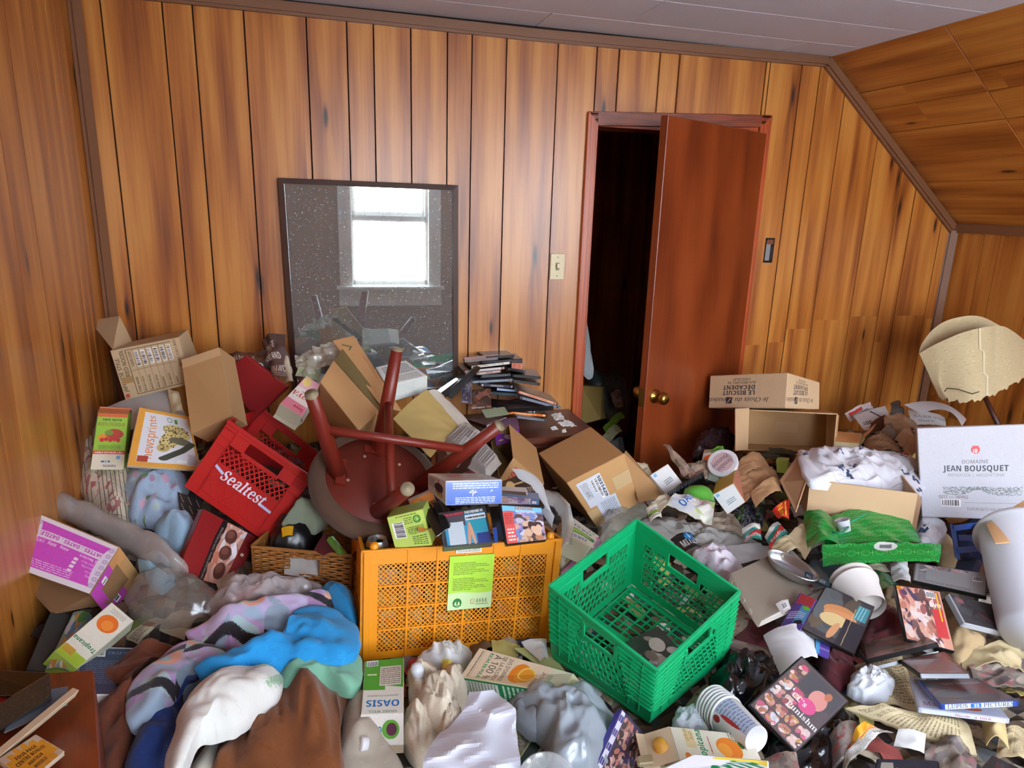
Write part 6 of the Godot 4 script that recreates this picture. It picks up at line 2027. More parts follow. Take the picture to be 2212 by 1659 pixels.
	paper("brown_card", "dark brown printed card among the papers beside the open box", "card", [2.46,.694,.472,2.569,.734,.449,2.511,.684,.532,2.405,.681,.546], 0, sw(rgb(92, 58, 48)), 0.006, 0.0)
	g = art(110, 70, rgb(206, 196, 156))
	txt(g, "Hot & kno", 0.1, 0.6, 20, rgb(110, 90, 60), "sans")
	r = solid("tea_carton", "small cream carton with an open orange flap beside the open box", "carton", [2.102,.705,.667,2.201,.701,.697,2.168,.674,.738,2.071,.675,.71,2.196,.713,.563,2.307,.707,.597,2.275,.674,.639,2.165,.678,.607], 0, {"": sw(rgb(206, 194, 156)), "front": put(0, g), "top": sw(rgb(206, 150, 96))})
	o = r[0]
	f = pts([2.211,.702,.689,2.281,.713,.63,2.369,.751,.602,2.29,.75,.666])
	flap(o, f[0] - o.position, f[1] - o.position, f[2] - o.position, f[3] - o.position, 0, sw(rgb(206, 156, 100)), 0.002)
	for k in 5:
		var l: Array = [[2.459,.746,.543,2.637,.738,.511,2.603,.71,.616,2.38,.693,.664], [2.373,.713,.711,2.496,.729,.666,2.434,.681,.79,2.332,.678,.848], [2.245,.686,.681,2.393,.7,.688,2.315,.68,.821,2.154,.676,.819], [2.636,.767,.395,2.689,.752,.414,2.653,.715,.478,2.58,.717,.478], [2.352,.721,.648,2.451,.745,.606,2.404,.71,.688,2.318,.688,.712]][k]
		paper("brown_paper", ["torn brown paper fold behind the open carton of cloth", "curled brown printed page leaning against the wine carton", "stained tan paper lying behind the printed white cloth", "dark crumpled film against the right corner wall", "grey brown folded newspaper between carton and wine box"][k], "paper", l, 0, sw([rgb(150, 118, 88), rgb(176, 146, 118), rgb(140, 104, 74), rgb(90, 84, 80), rgb(112, 100, 88)][k]), 0.03, 0.02, 0.0012, 0.0, 20 + k, 8.0)
	lamp()
	# blue hanger tangle, yellow bag, tall white bin
	var h := thing("plastic_strap", "bright blue plastic straps tangled below the wine carton", "strap", V(2.223,.513,1.206))
	var st := st_new()
	for p in [[2.223,.546,1.175,2.075,.516,1.335], [2.208,.545,1.193,2.344,.544,1.189], [2.312,.549,1.2,2.217,.513,1.311], [2.093,.533,1.314,2.211,.523,1.307], [2.152,.549,1.262,2.237,.539,1.267]]:
		var e := pts(p)
		bar(st, e[0] - h.position, e[1] - h.position, V(-0.2, 0.5, 0.85), 0.02, 0.004)
	part("straps", done(st), mat(rgb(34, 84, 166), 0.4), h)
	cloth("navy_bag", "dark navy bag under the blue straps", "bag", [2.387,.428,.992,2.518,.434,.981,2.628,.434,1.012,2.441,.406,1.194,2.213,.398,1.333,2.166,.401,1.263,2.248,.408,1.138], mat(rgb(20, 34, 62), 0.45), 0.05, 0.05, 8.0, 71)
	cloth("knit_cloth", "cream ribbed cloth with a yellow patch beside the green gift bag", "cloth", [2.288,.439,1.042,2.329,.436,1.076,2.282,.428,1.164,2.18,.422,1.253,2.139,.421,1.233,2.204,.427,1.146], weave(rgb(196, 182, 140)), 0.04, 0.03, 9.0, 73)
	g = art(300, 120, rgb(206, 208, 214), 0.02)
	fr(g, 0.3, 0.3, 0.012, 0.6, rgb(150, 154, 166))
	for k in 5:
		fr(g, 0.42, 0.22 + k * 0.15, 0.09, 0.12, [rgb(176, 130, 90), rgb(120, 100, 90), rgb(110, 60, 60), rgb(100, 90, 80), rgb(90, 70, 70)][k])
	var bm := StandardMaterial3D.new()
	bm.albedo_color = rgb(212, 214, 222)
	bm.roughness = 0.35
	var p0 := V(1.937,.496,1.72)
	var p1 := V(2.186,.652,1.459)
	o = turned("waste_bin", "tall white plastic bin at the right edge with a rolled rim", "bin", p0, p1, [Vector2(0.0, 0.0), Vector2(0.085, 0.0), Vector2(0.093, 0.02), Vector2(0.128, 0.36), Vector2(0.142, 0.362), Vector2(0.146, 0.37), Vector2(0.14, 0.38), Vector2(0.124, 0.378), Vector2(0.12, 0.34), Vector2(0.08, 0.02), Vector2(0, 0.015)], bm, 48, "bin_body")
	paper("cardboard_sheet", "tan cardboard piece standing in the white bin", "cardboard", [2.044,.694,1.428,2.229,.75,1.401,2.134,.675,1.523,1.958,.689,1.533], 0, sw(rgb(200, 156, 108)), 0.0, 0.0, 0.004)
	paper("brown_paper", "brown paper sheet with writing behind the white bin", "paper", [2.17,.526,1.359,2.274,.537,1.321,2.107,.495,1.479,2.067,.504,1.421], 0, sw(rgb(176, 132, 90)), 0.01, 0.005)

func lamp() -> void:
	var o := thing("table_lamp", "fallen table lamp with a torn beige paper shade in the right corner", "lamp", V(2.816,.772,.822))
	var base: Vector3 = o.position
	var sock := V(2.835,.914,.681)
	var st := st_new(true)
	tube(st, [base - o.position, sock - o.position], 0.012, 0.009, 14)
	part("stem", done(st), mat(rgb(74, 40, 30), 0.45), o)
	var c0 := V(2.749,.872,.7)      # lower rim's middle
	var c1 := V(2.821,1.071,.559)
	# torn, flattened shade: sheet swept round a squashed oval
	var rows := []
	var tl := pts([2.569,1.06,.575,2.606,1.121,.634,2.688,1.178,.685,2.837,1.201,.7,2.959,1.168,.68,3.106,1.099,.655])
	var bl := pts([2.596,.884,.696,2.601,.888,.761,2.64,.9,.812,2.755,.929,.815,2.872,.964,.796,3.031,.992,.748])
	for j in 21:
		var v := j / 20.0
		var row := []
		for i in 41:
			var t := i / 40.0 * 4.999
			var a: Vector3 = (tl[int(t)] as Vector3).cubic_interpolate(tl[int(t) + 1], tl[maxi(int(t) - 1, 0)], tl[mini(int(t) + 2, 5)], t - int(t))
			var b: Vector3 = (bl[int(t)] as Vector3).cubic_interpolate(bl[int(t) + 1], bl[maxi(int(t) - 1, 0)], bl[mini(int(t) + 2, 5)], t - int(t))
			var w := a.lerp(b, v)
			var dent := 0.04 * exp(-pow((i - 9.0) / 4.0, 2.0) - pow((v - 0.72) / 0.3, 2.0))
			w += V(-0.2, -0.2, -1).normalized() * dent
			if j == 20:
				w.y += 0.012 * sin(i * 1.9) * sin(i * 0.7)
			row.append(w - o.position)
		rows.append(row)
	var im := art(256, 192, rgb(206, 190, 150), 0.05)
	var shade := StandardMaterial3D.new()
	shade.albedo_texture = ImageTexture.create_from_image(im)
	shade.roughness = 0.9
	shade.backlight_enabled = true
	shade.backlight = rgb(90, 76, 50)
	part("lamp_shade", grid_mesh(rows, V(0, 0, 0.0), Rect2(0, 0, 1, 1)), shade, o)
	var back := []
	for row in rows:
		var r2 := []
		for i in row.size():
			var w: Vector3 = row[i]
			r2.append(w + V(0.05, 0.02, -0.16) * sin(PI * i / 40.0) - V(0, 0, 0.0))
		back.append(r2)
	part("shade_back", grid_mesh(back, V(0, 0, 0.001), Rect2(0, 0, 1, 1)), shade, o)
	var seam := []
	for j in 21:
		var w: Vector3 = rows[j][19 + j / 7]
		seam.append([w + V(-0.006, 0, 0.002), w + V(0.006, 0, 0.002)])
	part("seam_tape", grid_mesh(seam, V(0, 0, 0.0005), Rect2(0, 0, 1, 1)), mat(rgb(222, 210, 176), 0.8), o)
	var cup := part("lamp_socket", lathe([Vector2(0.004, 0.05), Vector2(0.012, 0.05), Vector2(0.018, 0.03), Vector2(0.018, 0.01), Vector2(0.008, 0.0)], 24), mat(rgb(150, 116, 60), 0.3, 1.0), o)
	cup.transform = Transform3D(along(sock - base), sock - base + V(-0.005, -0.01, 0.05))
	var wire := st_new(true)
	tube(wire, pts([2.546,.932,.755,2.558,.946,.754,2.586,.948,.783,2.633,.933,.811,2.706,.942,.797]).map(func(p): return p - base), 0.002, 0.002, 6)
	part("harp_wire", done(wire), mat(rgb(60, 44, 30), 0.4, 0.8), o)

func middle_trash() -> void:
	# two carton bottoms facing up
	var g := art(100, 100, rgb(222, 222, 220))
	fr(g, 0.08, 0.06, 0.16, 0.14, rgb(120, 180, 216))
	small(g, 0.3, 0.5, 0.45, 0.25, 3, rgb(110, 130, 140))
	var base1 := put(0, g)
	solid("juice_carton", "square white carton base facing up beside the tan carton's flap", "carton", [1.194,.658,.748,1.28,.689,.725,1.318,.63,.78,1.239,.596,.807,1.202,.544,.622,1.288,.574,.6,1.326,.516,.654,1.247,.481,.682], 0, {"front": base1, "": sw(rgb(206, 206, 200))}, 0.002, "carton_body")
	solid("juice_carton", "square white carton base with yellow edged sides behind the lime bowl", "carton", [1.383,.62,.889,1.438,.679,.93,1.478,.613,.961,1.433,.55,.924,1.485,.626,.752,1.538,.684,.792,1.582,.618,.824,1.534,.558,.785], 0, {"front": base1, "": sw(rgb(190, 150, 110)), "top": sw(rgb(206, 176, 60)), "right": sw(rgb(176, 112, 90))}, 0.002, "carton_body")
	g = art(100, 160, rgb(222, 216, 196))
	fr(g, 0, 0.3, 1, 0.22, rgb(40, 130, 70))
	el(g, 0.5, 0.42, 0.4, 0.08, rgb(150, 190, 50))
	txt(g, "OASIS", 0.5, 0.22, 24, rgb(30, 90, 160), "sans bold", 0.5)
	txt(g, "OASIS", 0.5, 0.72, 24, rgb(30, 90, 160), "sans bold", 0.5)
	ring(g, 0.2, 0.86, 0.08, rgb(70, 130, 60), 0.3)
	g.rotate_180()
	var oz := put(0, g)
	gable_carton("juice_carton", "cream and green juice carton lying below the tan carton's label side", [.846,.554,.804,.938,.496,.886,.825,.565,1.071,.73,.611,1.042,.811,.494,.801,.903,.436,.883,.79,.505,1.069,.695,.55,1.039], 0, {"front": oz, "": sw(rgb(206, 204, 170))}, 0.02, sw(rgb(200, 196, 160)))
	# crushed cartons and packets
	g = art(140, 120, rgb(216, 218, 200))
	blobs(g, 0.0, 0.0, 1, 1, [rgb(196, 216, 130), rgb(222, 220, 210), rgb(206, 210, 216)], 14, 0.3)
	txt(g, "OASIS", 0.1, 0.4, 30, rgb(40, 90, 160), "sans bold")
	small(g, 0.5, 0.5, 0.45, 0.4, 8, rgb(190, 140, 170))
	bars(g, 0.8, 0.1, 0.16, 0.3, true)
	var crushed := put(0, g)
	paper("juice_carton", "crushed lime and white juice carton in front of the green bowl", "carton", [1.151,.633,.952,1.245,.634,.935,1.33,.626,.983,1.253,.606,1.096], 0, crushed, 0.035, 0.012, 0.003, 0.0, 4, 12.0)
	paper("juice_carton", "flattened cream carton end with torn brown edge behind the green crate", "carton", [1.106,.616,.922,1.21,.626,.885,1.212,.614,.931,1.112,.611,.99], 0, sw(rgb(206, 196, 170)), 0.02, 0.01, 0.002)
	paper("drink_pack", "small juice pack with blue lettering behind the crate's back corner", "carton", [1.087,.615,.939,1.142,.62,.931,1.121,.605,.994,1.065,.606,1.02], 0, oz, 0.01, 0.005, 0.003)
	# black ribbed tray
	var tr := thing("food_tray", "black ribbed plastic food tray behind the lime bowl", "tray", V(1.323,.608,.814))
	var q := moved(pts([1.197,.626,.881,1.416,.646,.766,1.397,.634,.828,1.19,.62,.924]), tr.position)
	var rows := []
	for j in 7:
		var row := []
		for i in 41:
			var u := i / 40.0
			var p: Vector3 = (q[0] as Vector3).lerp(q[1], u).lerp((q[3] as Vector3).lerp(q[2], u), j / 6.0)
			row.append(p + V(0, 0.006 * (i % 2) + (0.012 if j == 0 or j == 6 else 0.0), 0))
		rows.append(row)
	part("ribbed_shell", grid_mesh(rows, V(0, 0.0008, 0), Rect2(0, 0, 1, 1), false), mat(rgb(24, 22, 24), 0.35), tr)
	turned("plastic_bowl", "upturned lime green plastic bowl among the cartons", "bowl", V(1.308,.608,.917), V(1.316,.661,.884), [Vector2(0.062, 0.0), Vector2(0.06, 0.002), Vector2(0.056, 0.03), Vector2(0.045, 0.05), Vector2(0.028, 0.06), Vector2(0.0, 0.063)], mat(rgb(92, 172, 66), 0.3), 36, "bowl_body")
	# ice cream tub
	var tub := turned("ice_cream_tub", "white ice cream tub with a pink oval lid label leaning back", "tub", V(1.538,.64,.738), V(1.471,.721,.783), [Vector2(0.0, 0.0), Vector2(0.046, 0.0), Vector2(0.056, 0.06), Vector2(0.059, 0.062), Vector2(0.06, 0.075), Vector2(0.056, 0.079), Vector2(0.05, 0.077), Vector2(0.0, 0.077)], mat(rgb(216, 214, 216), 0.35), 44, "tub_body")
	g = art(120, 80, rgb(214, 212, 216))
	el(g, 0.5, 0.5, 0.46, 0.44, rgb(190, 160, 160))
	ring(g, 0.5, 0.5, 0.4, rgb(120, 90, 100), 0.06)
	txt(g, "Sensible", 0.5, 0.45, 22, rgb(70, 50, 60), "serif", 0.5, 0.3)
	txt(g, "Pleasures", 0.5, 0.72, 22, rgb(70, 50, 60), "serif", 0.5, 0.3)
	var lr := put(0, g)
	var st := st_new()
	for k in 32:
		var a := TAU * k / 32.0
		var b := TAU * (k + 1) / 32.0
		var uvc := lr.get_center()
		tri(st, V(0, 0.0785, 0), V(cos(b), 0, sin(b)) * 0.046 + V(0, 0.0785, 0), V(cos(a), 0, sin(a)) * 0.046 + V(0, 0.0785, 0), uvc, uvc + Vector2(-cos(b), -sin(b)) * lr.size * 0.5, uvc + Vector2(-cos(a), -sin(a)) * lr.size * 0.5)
	part("lid_label", done(st), page_mat(0), tub)
	g = art(80, 60, rgb(206, 190, 176))
	el(g, 0.45, 0.55, 0.4, 0.42, rgb(226, 110, 40))
	solid("orange_carton", "juice carton side with a round orange behind the ice cream tub", "carton", [1.525,.661,.578,1.598,.658,.578,1.54,.632,.655,1.471,.633,.656,1.579,.646,.501,1.652,.643,.501,1.604,.615,.57,1.532,.616,.571], 0, {"front": put(0, g), "": sw(rgb(206, 196, 180))})
	paper("snack_wrapper", "green edged wrapper standing behind the ice cream tub", "wrapper", [1.575,.66,.55,1.651,.663,.528,1.639,.654,.57,1.568,.655,.592], 1, swatch(1, rgb(96, 170, 60)), 0.006, 0.006)
	solid("tea_box", "sage green box with a round cream emblem under the ice cream tub", "box", [1.479,.664,.715,1.513,.651,.75,1.442,.635,.82,1.419,.636,.791,1.523,.653,.666,1.558,.64,.701,1.501,.618,.755,1.466,.625,.743], 0, {"": sw(rgb(136, 156, 140))})
	cloth("bubble_wrap", "dark shiny crumpled film at the door's foot", "film", [1.62,.615,.36,1.711,.634,.316,1.821,.637,.304,1.826,.617,.354,1.714,.601,.434,1.589,.587,.488,1.551,.605,.472], mat(rgb(42, 28, 34), 0.2), 0.05, 0.04, 22.0, 75, true)
	paper("patterned_rag", "stiff patterned beige paper strip rising to a point before the door", "paper", [1.363,.69,.524,1.382,.687,.53,1.403,.64,.721,1.343,.636,.748], 0, pattern_art(), 0.012, 0.012, 0.002)
	paper("patterned_rag", "patterned beige paper spread right of the pointed strip", "paper", [1.393,.653,.671,1.501,.656,.68,1.433,.629,.776,1.342,.625,.794], 0, pattern_art(), 0.012, 0.012, 0.002)
	paper("paper_sheet", "cream crumpled card at the tan carton's right corner", "paper", [1.179,.654,.632,1.24,.652,.607,1.238,.632,.697,1.189,.64,.745], 0, sw(rgb(206, 200, 170)), 0.006, 0.012, 0.002)
	# brown paper bags
	var kr := sw(rgb(190, 150, 108))
	paper("paper_bag", "torn brown cardboard sleeve with a flap by the open box", "bag", [1.56,.645,.743,1.743,.675,.658,1.722,.649,.767,1.518,.64,.84], 0, kr, 0.03, 0.006, 0.003)
	paper("paper_bag", "brown paper bag body sagging below the torn sleeve", "bag", [1.526,.646,.819,1.739,.649,.75,1.701,.63,.852,1.478,.618,.964], 0, sw(rgb(170, 130, 92)), 0.02, 0.014, 0.002)
	paper("paper_bag", "folded tan paper bag in front of the sagging one", "bag", [1.504,.637,.945,1.682,.648,.863,1.646,.631,.944,1.474,.621,1.026], 0, kr, 0.03, 0.006, 0.003)
	solid("juice_carton", "small green juice pack with a white cap beside the carton of cloth", "carton", [1.78,.665,.715,1.827,.663,.729,1.769,.64,.805,1.73,.643,.793,1.826,.655,.666,1.874,.653,.681,1.829,.622,.741,1.789,.625,.728], 0, {"": sw(rgb(176, 196, 110)), "front": sw(rgb(150, 180, 70))})
	for k in 4:
		var l: Array = [[1.691,.653,.628,1.852,.663,.629,1.851,.656,.662,1.689,.647,.672], [1.828,.672,.598,1.942,.66,.633,1.907,.654,.668,1.809,.663,.638], [1.621,.653,.694,1.662,.661,.682,1.614,.639,.739,1.577,.642,.749], [1.624,.654,.566,1.658,.654,.597,1.627,.635,.701,1.583,.63,.69]][k]
		paper("magazine", ["dark magazine edge under the open empty box", "second dark magazine under the open box's right flap", "navy blue box corner beside the ice cream tub", "bright green packet beside the ice cream tub"][k], "magazine", l, 1, swatch(1, [rgb(40, 54, 48), rgb(50, 56, 44), rgb(40, 60, 100), rgb(110, 170, 50)][k]), 0.004, 0.003, 0.006)
	# milk bags, snack bag, purple shreds
	g = art(140, 90, rgb(206, 204, 196))
	fr(g, 0, 0.3, 1, 0.7, rgb(20, 140, 130))
	for k in 40:
		fr(g, k / 40.0, 0.75 - k * 0.012, 0.026, 0.3, rgb(196, 40, 46))
	txt(g, "Beatrice", 0.1, 0.85, 30, rgb(236, 224, 214), "sans bold")
	var milk := put(1, g)
	paper("milk_bag", "teal and red printed milk bag with white lettering below the snack bag", "bag", [1.477,.541,1.092,1.574,.555,1.03,1.575,.544,1.098,1.444,.535,1.17], 1, milk, 0.015, 0.008, 0.001)
	paper("milk_bag", "second teal milk bag folded left of the lettered one", "bag", [1.423,.543,1.033,1.499,.552,1.031,1.455,.534,1.109,1.386,.535,1.11], 1, milk, 0.012, 0.01, 0.001)
	g = art(90, 110, rgb(206, 44, 36))
	txt(g, "SUN", 0.5, 0.5, 40, rgb(236, 200, 50), "sans bold", 0.5)
	fr(g, 0.1, 0.62, 0.8, 0.1, rgb(236, 190, 60))
	g.rotate_90(COUNTERCLOCKWISE)
	paper("snack_bag", "red snack bag with yellow letters leaning by the carton's left flap", "bag", [1.569,.591,.997,1.671,.598,.96,1.6,.571,1.054,1.552,.582,1.059], 1, put(1, g), 0.012, 0.01, 0.001)
	cloth("party_shreds", "black purple and green shredded wrapping", "wrapping", [1.605,.461,.72,1.717,.464,.683,1.731,.459,.744,1.645,.451,.838,1.562,.45,.835,1.553,.455,.784], fabric(shreds(), 0.4, 12.0, 0.0), 0.04, 0.03, 20.0, 77, true)
	cloth("plastic_sheet", "grey translucent plastic sheeting behind the green crate", "film", [1.142,.465,.759,1.289,.459,.738,1.384,.449,.858,1.511,.443,.913,1.544,.438,.984,1.353,.433,1.038,1.283,.439,.965,1.205,.451,.862], mat(rgb(176, 174, 168), 0.25), 0.03, 0.035, 14.0, 79, true)
	cloth("plastic_bottle", "crumpled clear plastic bag with yellow bits at the crate's back corner", "bag", [.964,.496,.824,1.049,.498,.735,1.185,.492,.656,1.227,.486,.695,1.134,.484,.772,.962,.485,.895,.933,.489,.886], clear_mat(rgb(170, 166, 150), 0.5, 0.15), 0.05, 0.03, 18.0, 81, true)
	cloth("plastic_sheet", "dirty beige plastic film left of the milk bags", "film", [1.45,.448,.748,1.583,.451,.738,1.56,.437,.873,1.484,.43,.956,1.393,.433,.912,1.393,.444,.81], mat(rgb(196, 180, 160), 0.4), 0.03, 0.03, 14.0, 83, true)
	g = art(130, 60, rgb(24, 24, 26))
	txt(g, "MITIEX", 0.12, 0.8, 34, rgb(226, 226, 226), "sans bold", 0.0, 0.2)
	el(g, 0.7, 0.3, 0.2, 0.3, rgb(40, 130, 200))
	txt(g, "6", 0.7, 0.44, 26, Color.WHITE, "sans bold", 0.5)
	paper("label_card", "black label with white letters and a blue circle behind the green crate", "label", [1.137,.54,1.037,1.226,.546,1.018,1.22,.538,1.105,1.144,.534,1.127], 1, put(1, g), 0.01, 0.006, 0.002)
	g = art(128, 128, rgb(222, 214, 222), 0.02)
	for k in 14:
		ring(g, rng.randf(), rng.randf(), 0.06, rgb(206, 140, 180), 0.1)
	cloth("tissue_paper", "white tissue with a pink looped print beside the crate's right rim", "tissue", [1.254,.456,1.012,1.328,.457,.982,1.372,.454,1.034,1.361,.447,1.106,1.288,.443,1.206,1.27,.446,1.14,1.257,.451,1.07], fabric(g, 0.9, 8.0, 0.0), 0.04, 0.03, 14.0, 85, true)
	var tetra := sw(rgb(206, 184, 146))
	paper("drink_pack", "crushed beige carton with a torn fold under the gift bag", "carton", [1.552,.54,1.114,1.667,.544,1.059,1.632,.521,1.163,1.542,.512,1.226], 0, tetra, 0.03, 0.012, 0.003)
	paper("drink_pack", "pale yellow flattened carton right of the milk bags", "carton", [1.469,.523,1.138,1.594,.535,1.105,1.567,.526,1.186,1.457,.526,1.219], 0, sw(rgb(214, 198, 156)), 0.02, 0.008, 0.003)
	# pouch, magazine between the crates
	g = art(120, 100, rgb(206, 200, 176))
	txt(g, "BEDTIME", 0.1, 0.6, 22, rgb(176, 168, 140), "sans")
	cloth("paper_pouch", "cream paper pouch swollen between the two plastic crates", "pouch", [.785,.531,.857,.823,.531,.842,.83,.516,.909,.792,.502,.996,.743,.496,1.031,.74,.509,.979], mat(rgb(206, 200, 172), 0.8), 0.05, 0.01, 8.0, 87)
	g = art(150, 110, rgb(206, 130, 170))
	blobs(g, 0.3, 0.3, 0.7, 0.6, [rgb(120, 110, 110), rgb(196, 190, 190), rgb(190, 120, 150)], 20, 0.3)
	txt(g, "LA", 0.6, 0.25, 24, rgb(206, 60, 120), "sans bold")
	paper("magazine", "pink magazine lying between the yellow and green crates", "magazine", [.728,.479,1.066,.908,.52,.934,.927,.505,.965,.716,.462,1.11], 1, put(1, g), 0.004, 0.003, 0.004)
	paper("paper_sheet", "cream torn packet end above the pink magazine", "paper", [.749,.501,1.023,.836,.518,.957,.84,.507,.983,.756,.496,1.048], 0, sw(rgb(214, 206, 178)), 0.012, 0.006)

func pattern_art() -> Rect2:
	var g := art(120, 90, rgb(176, 154, 132))
	blobs(g, 0, 0, 1, 1, [rgb(150, 122, 110), rgb(190, 172, 150), rgb(120, 110, 90), rgb(164, 132, 124)], 40, 0.14)
	return put(0, g)

func shreds() -> Image:
	var g := art(128, 128, rgb(24, 20, 30))
	for k in 90:
		line(g, rng.randf(), rng.randf(), rng.randf(), rng.randf(), [rgb(70, 50, 130), rgb(120, 190, 50), rgb(20, 18, 24), rgb(150, 140, 170)][k % 4], 2)
	return g

func hallway() -> void:
	var o := solid("cardboard_carton", "tan taped carton in the dark hall seen through the door gap", "carton", [1.363,.697,-.435,1.488,.683,-.428,1.413,.559,-.243,1.291,.53,-.249,1.476,.645,-.657,1.662,.64,-.624,1.6,.49,-.472,1.42,.464,-.517], 0, {"": sw(rgb(186, 160, 90))})
	cloth("floral_bag", "pale bag with a red flower hanging inside the door frame", "bag", [1.294,1.064,-.286,1.314,1.087,-.286,1.327,.931,-.219,1.324,.844,-.174,1.292,.83,-.18,1.263,.888,-.204], mat(rgb(190, 200, 206), 0.6), 0.02, 0.02, 8.0, 91)
	turned("water_jug", "grey plastic jug behind the tan carton in the hall", "jug", V(1.509,.636,-.538), V(1.535,.717,-.606), [Vector2(0, 0), Vector2(0.05, 0), Vector2(0.055, 0.03), Vector2(0.05, 0.07), Vector2(0.02, 0.1), Vector2(0.018, 0.12), Vector2(0, 0.12)], mat(rgb(70, 86, 84), 0.3), 28)
	cloth("plastic_bag", "grey green bag of rubbish in the hall below the brass knob", "bag", [1.537,.693,-.545,1.661,.705,-.567,1.645,.634,-.444,1.566,.551,-.283,1.483,.566,-.333], mat(rgb(84, 92, 86), 0.3), 0.04, 0.05, 10.0, 93, true)
	paper("paper_sheet", "crumpled printed wrapper in the hall left of the door edge", "paper", [1.498,.67,-.335,1.561,.681,-.342,1.53,.622,-.227,1.483,.614,-.217], 0, pattern_art(), 0.01, 0.01)
	for k in 3:
		paper("drink_pack", ["green and white packet on the hall floor by the door", "pale packet below the green one on the hall floor", "grey torn card at the hall threshold"][k], "carton", [[1.374,.549,-.123,1.514,.598,-.225,1.52,.586,-.177,1.371,.534,-.055], [1.326,.517,-.042,1.447,.568,-.128,1.463,.547,-.075,1.345,.505,.01], [1.349,.502,-.01,1.445,.525,-.031,1.42,.485,.058,1.333,.486,.076]][k], 0, sw([rgb(120, 170, 50), rgb(186, 196, 150), rgb(120, 140, 140)][k]), 0.01, 0.008, 0.003)


# ------------------------------------------------------------------ foreground, right and bottom
func right_front() -> void:
	var blk := rgb(18, 18, 20)
	var skin := [rgb(206, 150, 130), rgb(190, 120, 100), rgb(226, 190, 176), rgb(150, 80, 80), rgb(96, 70, 70), rgb(226, 206, 200)]
	var grp := "video cases strewn on the right of the floor"
	# green gift bag
	var g := art(256, 256, rgb(20, 140, 56), 0.05)
	for j in 9:
		for i in 9:
			var x := (i + 0.5 * (j % 2)) / 8.5
			var y := j / 8.5
			for rr in 3:
				ring(g, x, y, 0.02 + rr * 0.014, [rgb(40, 170, 80), rgb(90, 190, 110), rgb(16, 120, 50)][rr], 0.1)
			line(g, x + 0.06, y - 0.02, x + 0.06, y + 0.02, rgb(150, 214, 130), 1)
			line(g, x + 0.04, y, x + 0.08, y, rgb(150, 214, 130), 1)
	var foil := put(1, g)
	var f2 := art(256, 60, rgb(20, 140, 56))
	f2.blit_rect(g, Rect2i(0, 90, 256, 60), Vector2i(0, 0))
	el(f2, 0.52, 0.2, 0.1, 0.24, rgb(206, 210, 206))
	fr(f2, 0.47, 0.14, 0.1, 0.16, rgb(110, 114, 112))
	var fd := sw(rgb(46, 110, 60))
	var o := paper("gift_bag", "shiny green patterned gift bag lying flat before the carton of cloth", "bag", [1.705,.59,1.101,2.018,.63,1.115,1.944,.572,1.303,1.596,.566,1.248], 1, foil, 0.012, 0.006, 0.002)
	part("bag_front", sheet(moved(pts([1.565,.587,1.266,1.965,.594,1.357,1.894,.57,1.419,1.518,.554,1.336]), o.position), 0.01, 0.006, 0.002, put(1, f2), 20, 10, 7), page_mat(1), o)
	part("bag_side", sheet(moved(pts([1.652,.594,1.063,1.726,.596,1.127,1.641,.57,1.26,1.539,.558,1.234]), o.position), 0.03, 0.01, 0.002, foil, 14, 14, 8), page_mat(1), o)
	var rib := st_new(true)
	tube(rib, pts([1.739,.615,1.19,1.795,.629,1.18,1.835,.631,1.17]).map(func(p): return p - o.position), 0.004, 0.003, 8)
	part("ribbon_handle", done(rib), mat(rgb(20, 150, 100), 0.35), o)
	rib = st_new(true)
	tube(rib, pts([1.636,.606,1.227,1.651,.613,1.251,1.703,.617,1.222]).map(func(p): return p - o.position), 0.004, 0.004, 8)
	part("ribbon_handle", done(rib), mat(rgb(20, 150, 100), 0.35), o)
	turned("paper_cup", "small white paper cup resting on the green gift bag", "cup", V(1.707,.595,1.208), V(1.697,.638,1.193), [Vector2(0, 0), Vector2(0.018, 0), Vector2(0.024, 0.04), Vector2(0.0245, 0.041), Vector2(0.022, 0.04), Vector2(0.016, 0.003), Vector2(0, 0.003)], mat(rgb(206, 206, 214), 0.5), 30)
	# teal book and green leaf card
	g = art(260, 46, rgb(22, 92, 116))
	txt(g, "ALL THE SEA", 0.06, 0.78, 34, rgb(226, 226, 220), "sans bold")
	solid("book", "teal hardback book with white capital letters on its spine under the gift bag", "book", [1.487,.516,1.295,1.519,.528,1.387,1.49,.522,1.402,1.472,.509,1.314,1.593,.499,1.201,1.754,.488,1.293,1.738,.477,1.313,1.579,.488,1.221], 1, {"front": put(1, g), "top": swatch(1, rgb(20, 86, 110)), "": swatch(1, rgb(24, 70, 90))}, 0.002, "book_block")
	paper("leaf_card", "dark green printed card leaning right of the white cup", "card", [1.718,.511,1.32,1.749,.512,1.393,1.728,.516,1.429,1.591,.517,1.475], 1, swatch(1, rgb(26, 100, 54)), 0.01, 0.004, 0.002)
	g = art(80, 50, rgb(206, 200, 170))
	txt(g, "T NATURE", 0.05, 0.5, 14, rgb(110, 120, 70), "serif")
	paper("paper_sheet", "cream packet flap with faint lettering above the green card", "paper", [1.749,.506,1.287,1.803,.505,1.303,1.776,.509,1.358,1.72,.504,1.343], 0, put(0, g), 0.006, 0.004)
	paper("paper_sheet", "crumpled white paper beside the grey backed video case", "paper", [1.803,.518,1.32,1.876,.516,1.32,1.77,.517,1.44,1.714,.515,1.425], 0, sw(rgb(206, 206, 206)), 0.01, 0.014)
	# window pack: foil pan, printed sleeve, beige case
	o = paper("retail_pack", "clear fronted kitchen pack with a round emblem right of the green crate", "package", [1.377,.465,1.003,1.554,.513,1.114,1.526,.494,1.352,1.294,.413,1.356,1.398,.398,.999,1.575,.447,1.11,1.547,.428,1.348,1.315,.347,1.352].slice(0, 12), 0, pan_art(), 0.01, 0.004, 0.004)
